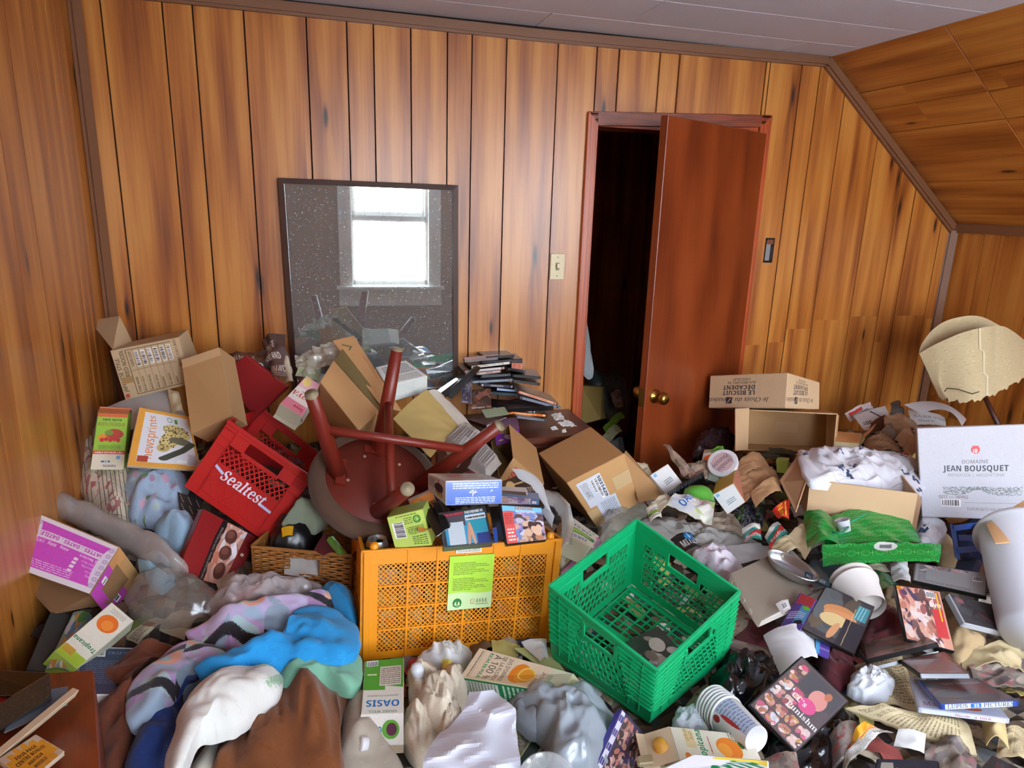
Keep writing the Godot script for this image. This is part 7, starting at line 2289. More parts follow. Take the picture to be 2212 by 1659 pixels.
	var pan := thing("foil_pan", "crimped aluminium foil pan showing in the kitchen pack's window", "pan", V(1.447,.51,1.274))
	var bx := V(.043,-.017,.124)
	var px := bx.normalized()
	var py := V(0.08, 0.95, 0.3).normalized()
	var pz := px.cross(py).normalized()
	py = pz.cross(px).normalized()
	var rows := []
	for j in 10:
		var row := []
		for i in 97:
			var a := TAU * i / 96.0
			var prof: Vector2 = [Vector2(1.08, 0.006), Vector2(1.06, 0.009), Vector2(1.0, 0.008), Vector2(0.98, 0.0), Vector2(0.92, -0.012), Vector2(0.86, -0.02), Vector2(0.8, -0.024), Vector2(0.5, -0.024), Vector2(0.25, -0.0235), Vector2(0.0, -0.0235)][j]
			var crimp := 1.0 + (0.012 * (1 if i % 2 else -1) if j < 6 else 0.0)
			row.append(px * cos(a) * 0.085 * prof.x * crimp + pz * sin(a) * 0.046 * prof.x * crimp + py * (prof.y + 0.022))
		rows.append(row)
	part("pan_shell", grid_mesh(rows, V(0, 0.0004, 0), Rect2(0, 0, 1, 1)), mat(rgb(206, 208, 210), 0.28, 1.0), pan)
	g = art(60, 190, rgb(150, 138, 122))
	for k in 4:
		var l := art(50, 44, rgb(150, 138, 122), 0.0)
		txt(l, ["S", "T", "N", "I"][k], 0.5, 0.86, 40, rgb(206, 200, 190), "sans", 0.5)
		l.rotate_90(COUNTERCLOCKWISE)
		g.blit_rect(l, Rect2i(0, 0, 44, 50), Vector2i(8, 20 + k * 42))
	solid("storage_case", "beige boxed case with pale capital letters along its side beside the green crate", "case", [1.243,.516,1.246,1.204,.49,1.468,1.175,.486,1.493,1.21,.502,1.284,1.564,.499,1.107,1.538,.482,1.34,1.522,.458,1.364,1.55,.477,1.13], 0, {"": sw(rgb(150, 138, 122)), "front": put_turned(g), "right": sw(rgb(206, 200, 186))}, 0.004, "case_body")
	paper("price_tag", "white barcode tag on silver wrap below the kitchen pack", "tag", [1.279,.511,1.43,1.328,.514,1.422,1.309,.51,1.461,1.265,.508,1.481], 0, tag_art(), 0.003, 0.002)
	cloth("foil_wrap", "crinkled silver wrap at the kitchen pack's lower edge", "wrap", [1.355,.428,1.294,1.427,.43,1.279,1.449,.428,1.325,1.364,.429,1.387,1.335,.43,1.361], mat(rgb(170, 164, 160), 0.25, 0.7), 0.02, 0.02, 30.0, 95, true)
	# chocolate bar, pictured cases
	g = art(90, 200, rgb(90, 74, 150))
	fr(g, 0.1, 0.0, 0.9, 0.3, rgb(196, 80, 86))
	for k in 6:
		fr(g, 0.14 + (k % 2) * 0.42, 0.02 + (k / 2) * 0.09, 0.38, 0.075, rgb(176, 60, 70))
	fr(g, 0.45, 0.32, 0.55, 0.5, rgb(80, 160, 206))
	el(g, 0.75, 0.36, 0.22, 0.05, rgb(110, 206, 40))
	small(g, 0.05, 0.5, 0.8, 0.2, 4, rgb(226, 220, 236))
	fr(g, 0.5, 0.75, 0.4, 0.1, rgb(40, 30, 34))
	solid("candy_box", "slim purple blue and red sweets box leaning beside the gold pictured case", "box", [1.386,.518,1.399,1.395,.531,1.462,1.29,.489,1.533,1.251,.458,1.485,1.392,.507,1.4,1.401,.521,1.464,1.295,.479,1.534,1.256,.448,1.486], 1, {"front": put(1, g), "": swatch(1, rgb(80, 64, 130))})
	g = art(160, 220, rgb(70, 66, 70))
	blobs(g, 0.0, 0.0, 0.9, 0.9, [rgb(96, 84, 70), rgb(84, 90, 92), rgb(60, 56, 60), rgb(110, 92, 70)], 30, 0.3)
	el(g, 0.45, 0.38, 0.3, 0.12, rgb(206, 140, 90), -0.4)
	el(g, 0.5, 0.46, 0.32, 0.1, rgb(214, 150, 104), -0.5)
	el(g, 0.42, 0.58, 0.26, 0.13, rgb(222, 196, 140), -0.2)
	el(g, 0.5, 0.78, 0.07, 0.18, rgb(214, 156, 110), -0.2)
	fr(g, 0.74, 0.1, 0.24, 0.3, rgb(70, 140, 150))
	for k in 3:
		line(g, 0.78 + k * 0.06, 0.12, 0.76 + k * 0.06, 0.38, rgb(150, 200, 206), 3)
	fr(g, 0.62, 0.46, 0.38, 0.54, rgb(50, 48, 56))
	line(g, 0.72, 0.2, 0.74, 0.98, rgb(214, 190, 130), 2)
	video_case("video case with a gold and tan pictured cover under the dirty white cup", [1.454,.548,1.425,1.535,.535,1.539,1.378,.475,1.646,1.294,.49,1.527,1.457,.533,1.421,1.538,.519,1.535,1.381,.46,1.642,1.297,.475,1.523], put(1, g), swatch(1, blk), grp)
	g = art(150, 210, rgb(206, 150, 130))
	blobs(g, 0, 0, 0.8, 1, skin + [rgb(70, 60, 90)], 120, 0.12)
	fr(g, 0.72, 0.34, 0.24, 0.48, rgb(196, 66, 70))
	fr(g, 0.8, 0.02, 0.16, 0.32, rgb(160, 96, 96))
	bars(g, 0.66, 0.03, 0.2, 0.12)
	txt(g, "DVD", 0.68, 0.3, 20, Color.WHITE, "sans bold")
	fr(g, 0, 0, 0.1, 0.07, rgb(190, 120, 40))
	fr(g, 0.88, 0.04, 0.03, 0.5, rgb(226, 190, 50))
	video_case("pink and red pictured video case propped up behind the splayed open one", [1.632,.574,1.504,1.753,.565,1.553,1.673,.47,1.699,1.559,.488,1.638,1.633,.562,1.497,1.755,.553,1.546,1.674,.458,1.692,1.561,.476,1.631], put(1, g), swatch(1, blk), grp)
	g = art(210, 140, rgb(160, 158, 156))
	for k in 3:
		fr(g, 0.05 + k * 0.24, 0.02, 0.22, 0.42, rgb(84, 70, 70))
		blobs(g, 0.05 + k * 0.24, 0.02, 0.22, 0.42, skin, 12, 0.3)
	small(g, 0.05, 0.5, 0.75, 0.46, 9, rgb(70, 70, 72))
	bars(g, 0.82, 0.2, 0.13, 0.24)
	video_case("grey backed video case with three small pictures and a text panel", [1.942,.49,1.29,2.082,.517,1.441,1.963,.509,1.54,1.841,.489,1.38,1.943,.476,1.291,2.083,.503,1.442,1.964,.496,1.542,1.842,.475,1.381], put(1, g), swatch(1, blk), grp, "bottom")
	g = art(200, 140, rgb(62, 60, 62))
	blobs(g, 0, 0, 1, 1, [rgb(70, 68, 70), rgb(54, 52, 56)], 20, 0.3)
	fr(g, 0.1, 0.1, 0.16, 0.16, rgb(150, 84, 90))
	line(g, 0.5, 0.5, 0.75, 0.75, rgb(150, 70, 80), 7)
	video_case("dark dusty video case in a clear shell before the white bin", [1.829,.526,1.521,1.971,.491,1.556,1.935,.455,1.65,1.795,.49,1.615,1.826,.508,1.513,1.968,.472,1.548,1.932,.436,1.642,1.793,.472,1.607], put(1, g), swatch(1, rgb(190, 194, 200)), grp, "bottom", rgb(176, 180, 186))
	g = art(200, 140, rgb(150, 96, 96))
	blobs(g, 0, 0, 1, 1, [rgb(130, 84, 84), rgb(160, 130, 110), rgb(120, 104, 90), rgb(170, 110, 104)], 50, 0.2)
	var low := video_case("splayed open black video case with a dusty red brown cover", [1.52,.411,1.531,1.645,.469,1.587,1.607,.51,1.695,1.441,.432,1.625,1.524,.399,1.537,1.648,.456,1.593,1.611,.498,1.7,1.444,.419,1.63], put(1, g), swatch(1, blk), grp, "bottom")
	var q: Array = low[1]
	flap(low[0], q[7] + V(0, -0.012, 0), q[6] + V(0, -0.012, 0), q[2] + V(0, -0.035, 0.01), q[3] + V(0, -0.035, 0.01), 1, swatch(1, blk), 0.006, "inner_tray")
	g = art(140, 150, rgb(150, 104, 98))
	blobs(g, 0, 0, 1, 1, [rgb(140, 90, 86), rgb(170, 130, 116), rgb(150, 110, 100)], 40, 0.22)
	el(g, 0.6, 0.55, 0.07, 0.18, rgb(24, 22, 24))
	el(g, 0.7, 0.6, 0.04, 0.14, rgb(90, 90, 96))
	video_case("reddish video case with a hole broken in its cover, above the blue spined one", [1.51,.455,1.675,1.625,.486,1.705,1.558,.524,1.835,1.46,.498,1.776,1.512,.442,1.681,1.627,.474,1.711,1.56,.512,1.841,1.462,.485,1.782], put(1, g), swatch(1, rgb(150, 154, 160)), grp, "bottom")
	g = art(210, 150, rgb(82, 76, 76))
	blobs(g, 0, 0, 1, 1, [rgb(76, 72, 74), rgb(90, 80, 78), rgb(110, 70, 66)], 30, 0.3)
	fr(g, 0.6, 0.2, 0.3, 0.5, rgb(126, 72, 68))
	txt(g, "Girls' Collection", 0.25, 0.24, 18, rgb(206, 200, 196), "serif", 0.0, 0.2)
	var sp := art(240, 22, rgb(206, 214, 232))
	fr(sp, 0, 0, 0.03, 1, rgb(40, 80, 170))
	fr(sp, 0.95, 0, 0.05, 1, rgb(40, 80, 170))
	txt(sp, "LUPUS", 0.06, 0.86, 21, rgb(40, 50, 70), "serif")
	fr(sp, 0.38, 0.1, 0.14, 0.8, rgb(40, 110, 190))
	txt(sp, "35", 0.42, 0.84, 18, Color.WHITE, "sans bold")
	txt(sp, "PICTURES", 0.55, 0.86, 21, rgb(40, 50, 70), "serif")
	video_case("dark video case with a blue and white lettered spine on top of the white one", [1.468,.473,1.773,1.619,.482,1.812,1.602,.513,1.933,1.416,.497,1.882,1.468,.458,1.776,1.62,.468,1.815,1.602,.498,1.936,1.417,.482,1.885], put(1, g), put(1, sp), grp, "bottom", rgb(40, 60, 130))
	g = art(210, 150, rgb(196, 200, 218))
	txt(g, "Master I", 0.04, 0.9, 24, rgb(150, 60, 80), "serif")
	blobs(g, 0.5, 0.3, 0.4, 0.6, [rgb(150, 150, 160), rgb(206, 90, 60), rgb(120, 120, 126)], 12, 0.3)
	sp = art(240, 22, rgb(214, 218, 232))
	txt(sp, "Nicole   # 1018", 0.4, 0.8, 15, rgb(150, 60, 80), "serif")
	video_case("white spined video case underneath the dark lettered one", [1.488,.446,1.731,1.629,.459,1.833,1.571,.474,1.943,1.402,.456,1.841,1.488,.432,1.733,1.63,.445,1.834,1.571,.46,1.944,1.402,.442,1.842], put(1, g), put(1, sp), grp, "bottom", rgb(190, 194, 206))
	# collage case in the middle foreground
	g = art(200, 280, rgb(90, 78, 80))
	for k in 14:
		var x: float = [0.03, 0.03, 0.03, 0.03, 0.03, 0.27, 0.27, 0.27, 0.03, 0.27, 0.51, 0.51, 0.75, 0.75][k]
		var y: float = [0.04, 0.2, 0.36, 0.52, 0.68, 0.36, 0.52, 0.68, 0.84, 0.84, 0.68, 0.84, 0.68, 0.84][k]
		fr(g, x, y, 0.22, 0.14, rgb(104, 80, 76))
		blobs(g, x, y, 0.22, 0.14, skin + [rgb(206, 90, 120), rgb(206, 210, 214), rgb(196, 140, 80)], 14, 0.35)
	fr(g, 0.28, 0.04, 0.68, 0.3, rgb(76, 74, 78))
	el(g, 0.68, 0.3, 0.16, 0.14, rgb(206, 140, 130), 0.1)
	el(g, 0.62, 0.46, 0.16, 0.1, rgb(206, 80, 130))
	el(g, 0.76, 0.16, 0.06, 0.06, rgb(180, 110, 80))
	txt(g, "CC's", 0.32, 0.5, 28, rgb(232, 228, 226), "serif bold")
	txt(g, "Punishment", 0.36, 0.64, 28, rgb(232, 228, 226), "serif bold")
	video_case("glossy video case with a grid of small pictures lying on the black bag", [1.162,.54,1.691,1.212,.492,1.814,1.035,.415,1.859,.983,.462,1.736,1.166,.528,1.685,1.216,.48,1.808,1.038,.403,1.853,.986,.45,1.73], put(1, g), swatch(1, blk), grp)
	g = art(190, 140, rgb(120, 100, 92))
	blobs(g, 0, 0, 1, 1, [rgb(130, 110, 100), rgb(110, 92, 86), rgb(150, 130, 116)], 20, 0.3)
	var aj := video_case("black video case gaping open beside the green crate's right corner", [1.139,.416,1.431,1.212,.453,1.567,1.134,.455,1.588,1.095,.43,1.482,1.139,.402,1.434,1.212,.439,1.571,1.134,.441,1.592,1.095,.417,1.486], put(1, g), swatch(1, rgb(206, 210, 220)), grp, "bottom")
	q = aj[1]
	flap(aj[0], q[4], q[5] + V(0.0, -0.01, 0), q[2] + V(0, -0.05, 0), q[3] + V(0, -0.03, 0), 1, swatch(1, blk), 0.007, "inner_tray")
	g = art(210, 100, rgb(60, 70, 86))
	fr(g, 0.06, 0.1, 0.2, 0.8, rgb(206, 206, 196))
	txt(g, "Roberts & Pool", 0.3, 0.4, 20, rgb(206, 206, 196), "serif")
	video_case("blue grey video case cut off by the bottom edge right of the curled magazine", [1.203,.424,1.924,1.275,.483,2.012,1.214,.475,2.087,1.127,.406,1.992,1.209,.412,1.927,1.281,.471,2.015,1.22,.463,2.09,1.133,.394,1.995], put(1, g), swatch(1, rgb(70, 80, 100)), grp, "top")
	video_case("dark video case with white edges in the lower right corner", [1.5,.41,1.968,1.484,.453,2.066,1.426,.397,2.086,1.448,.357,1.973,1.51,.401,1.974,1.493,.444,2.071,1.435,.388,2.092,1.458,.349,1.979], cover([rgb(74, 66, 66), rgb(60, 54, 56), rgb(120, 60, 60)], "", Color.WHITE, 16), swatch(1, rgb(206, 208, 214)), grp, "left", rgb(170, 174, 180))
	# cups
	turned("paper_tub", "dirty white paper tub lying tilted open behind the gold pictured case", "tub", V(1.546,.519,1.494), V(1.567,.538,1.419), [Vector2(0.0, 0.004), Vector2(0.048, 0.004), Vector2(0.05, 0.0), Vector2(0.064, 0.09), Vector2(0.068, 0.092), Vector2(0.069, 0.097), Vector2(0.066, 0.099), Vector2(0.062, 0.094), Vector2(0.048, 0.008), Vector2(0.0, 0.008)], mat(rgb(206, 198, 190), 0.5), 48, "tub_body")
	turned("paper_tub", "second white paper tub nested under the dirty one", "tub", V(1.541,.514,1.515), V(1.562,.532,1.441), [Vector2(0.05, 0.0), Vector2(0.066, 0.09), Vector2(0.0705, 0.092), Vector2(0.0715, 0.097), Vector2(0.068, 0.096)], mat(rgb(210, 204, 198), 0.5), 48, "tub_body")
	# soft things and old papers
	var wine := weave(rgb(110, 44, 50))
	cloth("maroon_cloth", "dusty maroon cloth between the gold cover and the pink collage case", "cloth", [1.691,.41,1.395,1.768,.409,1.396,1.688,.408,1.528,1.591,.41,1.577,1.507,.409,1.579,1.533,.409,1.518], wine, 0.04, 0.04, 9.0, 101)
	cloth("maroon_cloth", "maroon cloth with white crumbs below the purple card's edge", "cloth", [1.39,.388,1.5,1.444,.39,1.524,1.458,.389,1.583,1.392,.39,1.65,1.326,.39,1.644,1.337,.389,1.575], weave(rgb(92, 34, 40)), 0.03, 0.04, 10.0, 103)
	cloth("maroon_cloth", "maroon cloth under the beige storage case", "cloth", [1.242,.378,1.331,1.373,.38,1.338,1.398,.378,1.397,1.255,.379,1.455,1.172,.379,1.436], wine, 0.03, 0.03, 10.0, 105)
	var pz2 := art(256, 256, rgb(176, 160, 136), 0.05)
	for k in 30:
		ring(pz2, rng.randf(), rng.randf(), rng.randf_range(0.02, 0.05), [rgb(150, 60, 66), rgb(130, 110, 86), rgb(196, 180, 150)][k % 3], 0.3)
	blobs(pz2, 0, 0, 1, 1, [rgb(150, 66, 70), rgb(160, 90, 86)], 16, 0.06)
	var paisley := fabric(pz2, 1.0, 7.0)
	cloth("paisley_rug", "red and beige paisley rug showing right of the green crate", "rug", [1.268,.383,1.183,1.308,.382,1.22,1.299,.38,1.347,1.199,.379,1.396,1.183,.379,1.318], paisley, 0.02, 0.015, 8.0, 107)
	cloth("paisley_rug", "beige paisley rug edge showing under the stacked paper cups", "rug", [.86,.368,1.633,.984,.368,1.544,1.001,.369,1.587,.956,.368,1.682,.867,.37,1.695], paisley, 0.02, 0.015, 8.0, 109)
	cloth("white_fluff", "white fluffy insulation bits on the old newspaper", "insulation", [1.361,.408,1.667,1.431,.408,1.644,1.468,.408,1.676,1.447,.408,1.717,1.369,.408,1.729,1.341,.408,1.704], weave(rgb(222, 226, 232)), 0.03, 0.03, 30.0, 111, true)
	cloth("white_fluff", "white fluff below the green crate's front corner", "insulation", [.833,.379,1.648,.884,.377,1.641,.913,.379,1.684,.884,.379,1.71,.828,.377,1.694], weave(rgb(214, 218, 226)), 0.03, 0.03, 30.0, 113, true)
	cloth("tan_cloth", "tan canvas crumpled between two video cases on the right", "cloth", [1.788,.409,1.316,1.846,.41,1.315,1.754,.408,1.444,1.677,.41,1.529,1.679,.408,1.478,1.696,.409,1.405], weave(rgb(160, 134, 96)), 0.04, 0.03, 9.0, 115)
	cloth("tan_cloth", "pale tan cloth folds below the dark clear shelled case", "cloth", [1.921,.399,1.468,1.938,.399,1.512,1.949,.399,1.575,1.848,.399,1.645,1.766,.398,1.657,1.77,.4,1.606,1.839,.399,1.526], weave(rgb(186, 158, 116)), 0.05, 0.04, 10.0, 117)
	cloth("tan_cloth", "tan crumpled backing right of the pink collage case", "cloth", [1.979,.409,1.388,1.993,.408,1.418,1.942,.409,1.515,1.892,.408,1.526,1.901,.408,1.477], weave(rgb(170, 144, 108)), 0.03, 0.03, 10.0, 119)
	var news := art(256, 200, rgb(206, 188, 146), 0.05)
	small(news, 0.05, 0.3, 0.4, 0.6, 16, rgb(140, 124, 96))
	small(news, 0.52, 0.1, 0.42, 0.8, 20, rgb(140, 124, 96))
	txt(news, "teacher's", 0.08, 0.14, 24, rgb(90, 76, 56), "serif")
	txt(news, "as an attic", 0.08, 0.25, 20, rgb(90, 76, 56), "serif")
	var nr := put(0, news)
	paper("newspaper", "yellowed book page spread under the white fluff", "newspaper", [1.467,.358,1.564,1.646,.359,1.564,1.507,.359,1.769,1.332,.36,1.71], 0, nr, 0.02, 0.012, 0.003)
	paper("newspaper", "stack of yellowed pages with a curled edge across the lower right", "newspaper", [1.284,.387,1.736,1.423,.4,1.799,1.539,.398,1.845,1.498,.378,1.938], 0, nr, 0.03, 0.012, 0.008)
	paper("newspaper", "damp curled magazine with a yellow spine at the right edge", "newspaper", [1.792,.39,1.623,2.014,.389,1.652,1.909,.378,1.737,1.747,.378,1.678], 0, sw(rgb(196, 178, 136)), 0.04, 0.02, 0.006, 0.0, 6)
	paper("magazine", "grey soaked magazine beside the curled yellow one", "magazine", [1.764,.389,1.676,1.938,.399,1.71,1.849,.379,1.784,1.722,.379,1.744], 0, pulp_art(), 0.01, 0.02, 0.006)
	paper("newspaper", "torn beige book cover curling up at the lower right", "paper", [1.56,.419,1.888,1.612,.438,1.903,1.556,.408,1.968,1.514,.408,1.943], 0, sw(rgb(206, 184, 130)), 0.035, 0.012, 0.003)
	paper("paper_sheet", "beige torn page right of the curled book cover", "paper", [1.63,.378,1.89,1.708,.38,1.894,1.616,.369,1.97,1.545,.367,1.95], 0, nr, 0.01, 0.012, 0.002)
	paper("snack_bag", "torn orange and white snack bag at the bottom right", "bag", [1.198,.408,1.848,1.268,.43,1.849,1.314,.42,1.861,1.107,.378,1.924], 1, torn_art(), 0.03, 0.016, 0.001)
	paper("magazine", "curled grey magazine page beside the orange snack bag", "magazine", [1.154,.39,1.819,1.248,.419,1.812,1.197,.379,1.877,1.109,.359,1.892], 1, cover([rgb(110, 96, 90), rgb(130, 116, 108), rgb(150, 60, 50)], "", Color.WHITE, 24), 0.04, 0.006, 0.003)
	paper("paper_sheet", "torn white paper square on the curled pages", "paper", [1.332,.42,1.857,1.387,.419,1.886,1.351,.399,1.92,1.291,.408,1.888], 0, sw(rgb(216, 216, 212)), 0.006, 0.006)
	paper("brown_paper", "wet brown paper over the shoes of the lower right heap", "paper", [1.408,.379,1.869,1.502,.378,1.922,1.434,.358,1.998,1.316,.358,1.968], 0, pulp_art(), 0.02, 0.03, 0.003)
	paper("plastic_sheet", "pale blue plastic lid half hidden under the curled magazine", "lid", [1.932,.388,1.608,2.042,.389,1.626,2.009,.378,1.659,1.918,.378,1.637], 0, sw(rgb(150, 190, 204)), 0.004, 0.0, 0.003)
	cloth("plastic_sheet", "clear crumpled film at the white bin's foot", "film", [2.01,.419,1.566,2.102,.419,1.554,2.108,.419,1.594,2.01,.42,1.656,1.976,.42,1.625], clear_mat(rgb(206, 206, 204), 0.55, 0.15), 0.03, 0.03, 20.0, 121, true)

func tag_art() -> Rect2:
	var g := art(80, 60, rgb(210, 208, 206))
	bars(g, 0.3, 0.2, 0.5, 0.6)
	return put(0, g)

func pulp_art() -> Rect2:
	var g := art(140, 100, rgb(130, 116, 104), 0.08)
	blobs(g, 0, 0, 1, 1, [rgb(110, 98, 92), rgb(160, 146, 128), rgb(150, 92, 92), rgb(90, 80, 78)], 50, 0.12)
	return put(0, g)

func torn_art() -> Rect2:
	var g := art(120, 90, rgb(214, 212, 204))
	fr(g, 0, 0, 1, 0.35, rgb(236, 170, 30))
	blobs(g, 0, 0.2, 1, 0.3, [rgb(226, 120, 40), rgb(236, 190, 60)], 14, 0.2)
	small(g, 0.1, 0.5, 0.8, 0.4, 5, rgb(150, 146, 140))
	return put(1, g)

func put_turned(im: Image) -> Rect2:
	im.rotate_90(CLOCKWISE)
	return put(0, im)

func pan_art() -> Rect2:
	var g := art(240, 300, rgb(196, 194, 192))
	fr(g, 0.0, 0.2, 0.3, 0.8, rgb(206, 204, 202))
	fr(g, 0.12, 0.3, 0.3, 0.16, rgb(40, 38, 40))
	txt(g, "LIFE QPT", 0.15, 0.42, 17, Color.WHITE, "sans bold")
	fr(g, 0.05, 0.46, 0.34, 0.2, rgb(206, 40, 56))
	small(g, 0.08, 0.5, 0.28, 0.14, 4, rgb(236, 200, 200))
	blobs(g, 0.05, 0.66, 0.4, 0.25, [rgb(206, 140, 130), rgb(190, 110, 100), rgb(222, 180, 170)], 20, 0.3)
	fr(g, 0.6, 0.0, 0.4, 0.07, rgb(30, 28, 30))
	txt(g, "DUO", 0.72, 0.055, 14, rgb(206, 60, 60), "sans bold")
	ring(g, 0.74, 0.17, 0.1, rgb(110, 110, 112), 0.06)
	txt(g, "Duo", 0.74, 0.19, 28, rgb(70, 70, 74), "serif", 0.5, 0.3)
	fr(g, 0.34, 0.9, 0.5, 0.05, rgb(206, 80, 96))
	return put(0, g)

func front_row() -> void:
	# green and white juice carton standing on its side, gable towards the camera
	var g := art(150, 290, rgb(222, 218, 206))
	fr(g, 0, 0.42, 1, 0.58, rgb(80, 160, 50))
	for k in 20:
		fr(g, k * 0.05, 0.42 - 0.05 + 0.006 * k, 0.052, 0.08, rgb(80, 160, 50) if k > 8 else rgb(222, 218, 206))
	txt(g, "OASIS", 0.5, 0.24, 44, rgb(20, 110, 180), "sans bold", 0.5)
	txt(g, "Nature's Evolution", 0.5, 0.33, 13, rgb(70, 110, 60), "serif", 0.5, 0.3)
	txt(g, "SHAKE WELL", 0.5, 0.06, 16, rgb(40, 110, 60), "serif", 0.5)
	fr(g, 0.06, 0.5, 0.54, 0.36, rgb(214, 206, 190))
	small(g, 0.08, 0.52, 0.5, 0.32, 9, rgb(120, 116, 104))
	bars(g, 0.66, 0.88, 0.3, 0.11)
	fr(g, 0.68, 0.7, 0.24, 0.03, rgb(206, 220, 170))
	var gb := art(150, 60, rgb(222, 218, 206))
	el(gb, 0.3, 0.5, 0.2, 0.3, rgb(90, 160, 50))
	el(gb, 0.28, 0.5, 0.12, 0.2, rgb(90, 36, 60))
	txt(gb, "OASIS", 0.5, 0.6, 20, rgb(20, 110, 180), "sans bold")
	var r := gable_carton("juice_carton", "green and cream juice carton with upside down blue lettering below the yellow crate", [.153,.461,1.566,.054,.462,1.548,.077,.461,1.349,.179,.46,1.357,.152,.386,1.566,.053,.387,1.548,.076,.386,1.349,.178,.385,1.357], 0, {"front": put(0, g), "gable": put(0, gb), "": sw(rgb(206, 200, 176))}, 0.06, sw(rgb(196, 184, 150)))
	var cap := part("screw_cap", lathe([Vector2(0, 0.016), Vector2(0.014, 0.016), Vector2(0.0155, 0.014), Vector2(0.0155, 0.0), Vector2(0.0, 0.0)], 28), mat(rgb(222, 222, 224), 0.35), r[0])
	cap.transform = Transform3D(along(V(-0.9, 0.35, 0.2)), V(.062,.439,1.617) - r[0].position)
	# orange juice carton on its side
	g = art(150, 360, rgb(222, 200, 170))
	fr(g, 0, 0, 1, 0.2, rgb(206, 206, 176))
	var ink := rgb(58, 60, 56)
	txt(g, "JUS D'ORANGE", 0.5, 0.64, 19, ink, "sans", 0.5)
	txt(g, "DE LA FLORIDE", 0.5, 0.71, 20, ink, "sans", 0.5)
	txt(g, "À 100 %", 0.5, 0.8, 36, ink, "sans", 0.5)
	txt(g, "RICHE EN PULPE", 0.5, 0.86, 17, rgb(30, 130, 80), "sans bold", 0.5)
	fr(g, 0.0, 0.92, 1, 0.004, rgb(120, 110, 90))
	small(g, 0.05, 0.93, 0.9, 0.03, 1, rgb(120, 110, 90))
	el(g, 0.5, 0.47, 0.38, 0.1, rgb(226, 130, 30))
	el(g, 0.52, 0.42, 0.32, 0.09, rgb(232, 150, 40))
	el(g, 0.45, 0.4, 0.26, 0.085, rgb(240, 206, 110))
	el(g, 0.45, 0.4, 0.22, 0.07, rgb(236, 160, 40))
	txt(g, "le Choix du", 0.2, 0.27, 20, ink, "serif", 0.0, 0.3)
	txt(g, "Président", 0.5, 0.32, 20, ink, "serif", 0.0, 0.3)
	fr(g, 0.72, 0.24, 0.16, 0.045, rgb(206, 50, 50))
	small(g, 0.25, 0.16, 0.4, 0.06, 4, rgb(70, 130, 100))
	var sd := art(120, 360, rgb(28, 120, 74))
	fr(sd, 0.1, 0.62, 0.6, 0.34, rgb(206, 210, 196))
	small(sd, 0.13, 0.64, 0.54, 0.3, 9, rgb(110, 130, 110))
	small(sd, 0.1, 0.35, 0.8, 0.24, 5, rgb(206, 220, 200))
	fr(sd, 0, 0, 1, 0.2, rgb(190, 200, 110))
	r = gable_carton("juice_carton", "cream orange juice carton with sliced oranges lying below the yellow crate", [.59,.482,1.55,.53,.49,1.622,.314,.442,1.446,.384,.465,1.369,.601,.409,1.551,.54,.409,1.625,.33,.376,1.446,.393,.384,1.371], 0, {"front": put(0, g), "right": put(0, sd), "": sw(rgb(196, 196, 150))}, 0.025, sw(rgb(206, 204, 160)))
	paper("paper_scrap", "torn white carton tip beside the green crate's left base", "paper scrap", [.588,.44,1.509,.606,.438,1.526,.592,.437,1.576,.565,.441,1.567], 0, sw(rgb(214, 216, 206)), 0.008, 0.014)
	paper("cardboard_sheet", "pale lime card between the juice carton and the green crate", "cardboard", [.508,.381,1.283,.612,.379,1.301,.633,.36,1.402,.569,.367,1.365], 0, sw(rgb(196, 206, 140)), 0.004, 0.002, 0.003)
	paper("paper_sheet", "white folded tissue strip at the yellow crate's lower right", "paper", [.529,.4,1.288,.604,.4,1.297,.586,.389,1.368,.563,.388,1.37], 0, sw(rgb(214, 216, 214)), 0.01, 0.01)
	# white cloth heap, plastic bag scraps
	var cream := weave(rgb(214, 202, 178))
	for k in 6:
		var l: Array = [[.192,.418,1.363,.239,.418,1.347,.268,.419,1.402,.242,.418,1.485,.195,.417,1.523,.178,.419,1.453], [.223,.438,1.453,.279,.437,1.447,.285,.439,1.539,.254,.44,1.612,.215,.437,1.584,.202,.44,1.519], [.169,.408,1.506,.227,.409,1.505,.242,.408,1.587,.204,.409,1.653,.162,.408,1.641,.155,.408,1.566], [.234,.418,1.534,.291,.42,1.542,.295,.418,1.612,.264,.419,1.65,.23,.419,1.627], [.289,.409,1.355,.335,.409,1.385,.33,.41,1.478,.295,.408,1.52,.276,.408,1.463], [.228,.391,1.291,.301,.39,1.286,.375,.392,1.289,.34,.388,1.358,.266,.388,1.341]][k]
		cloth("cream_glove" if k < 5 else "plastic_bag", ["limp cream work glove nearest the juice carton's green side", "cream work glove with a folded cuff in the middle of the white heap", "cream work glove lying lowest in the white heap", "cream glove with a pleated wrist beside the white paper", "stiff cream glove below the orange juice carton", "thin white plastic bag under the yellow crate's front edge"][k], "glove" if k < 5 else "bag", l, cream if k < 5 else mat(rgb(206, 204, 200), 0.35), 0.05, 0.035, 14.0, 131 + k, k % 2 == 1, 1.0, V(1.6, 1, 0.7))
	turned("foam_cup", "small white egg shaped cup lid on the cream gloves", "cup", V(.205,.469,1.456), V(.2,.496,1.448), [Vector2(0.0, 0.0), Vector2(0.014, 0.002), Vector2(0.017, 0.02), Vector2(0.013, 0.034), Vector2(0.0, 0.038)], mat(rgb(206, 210, 214), 0.3), 24)
	paper("ribbon_scrap", "yellow ribbon scrap in the white bag under the yellow crate", "ribbon", [.282,.418,1.333,.312,.42,1.354,.3,.408,1.38,.282,.41,1.365], 0, sw(rgb(226, 206, 90)), 0.008, 0.01)
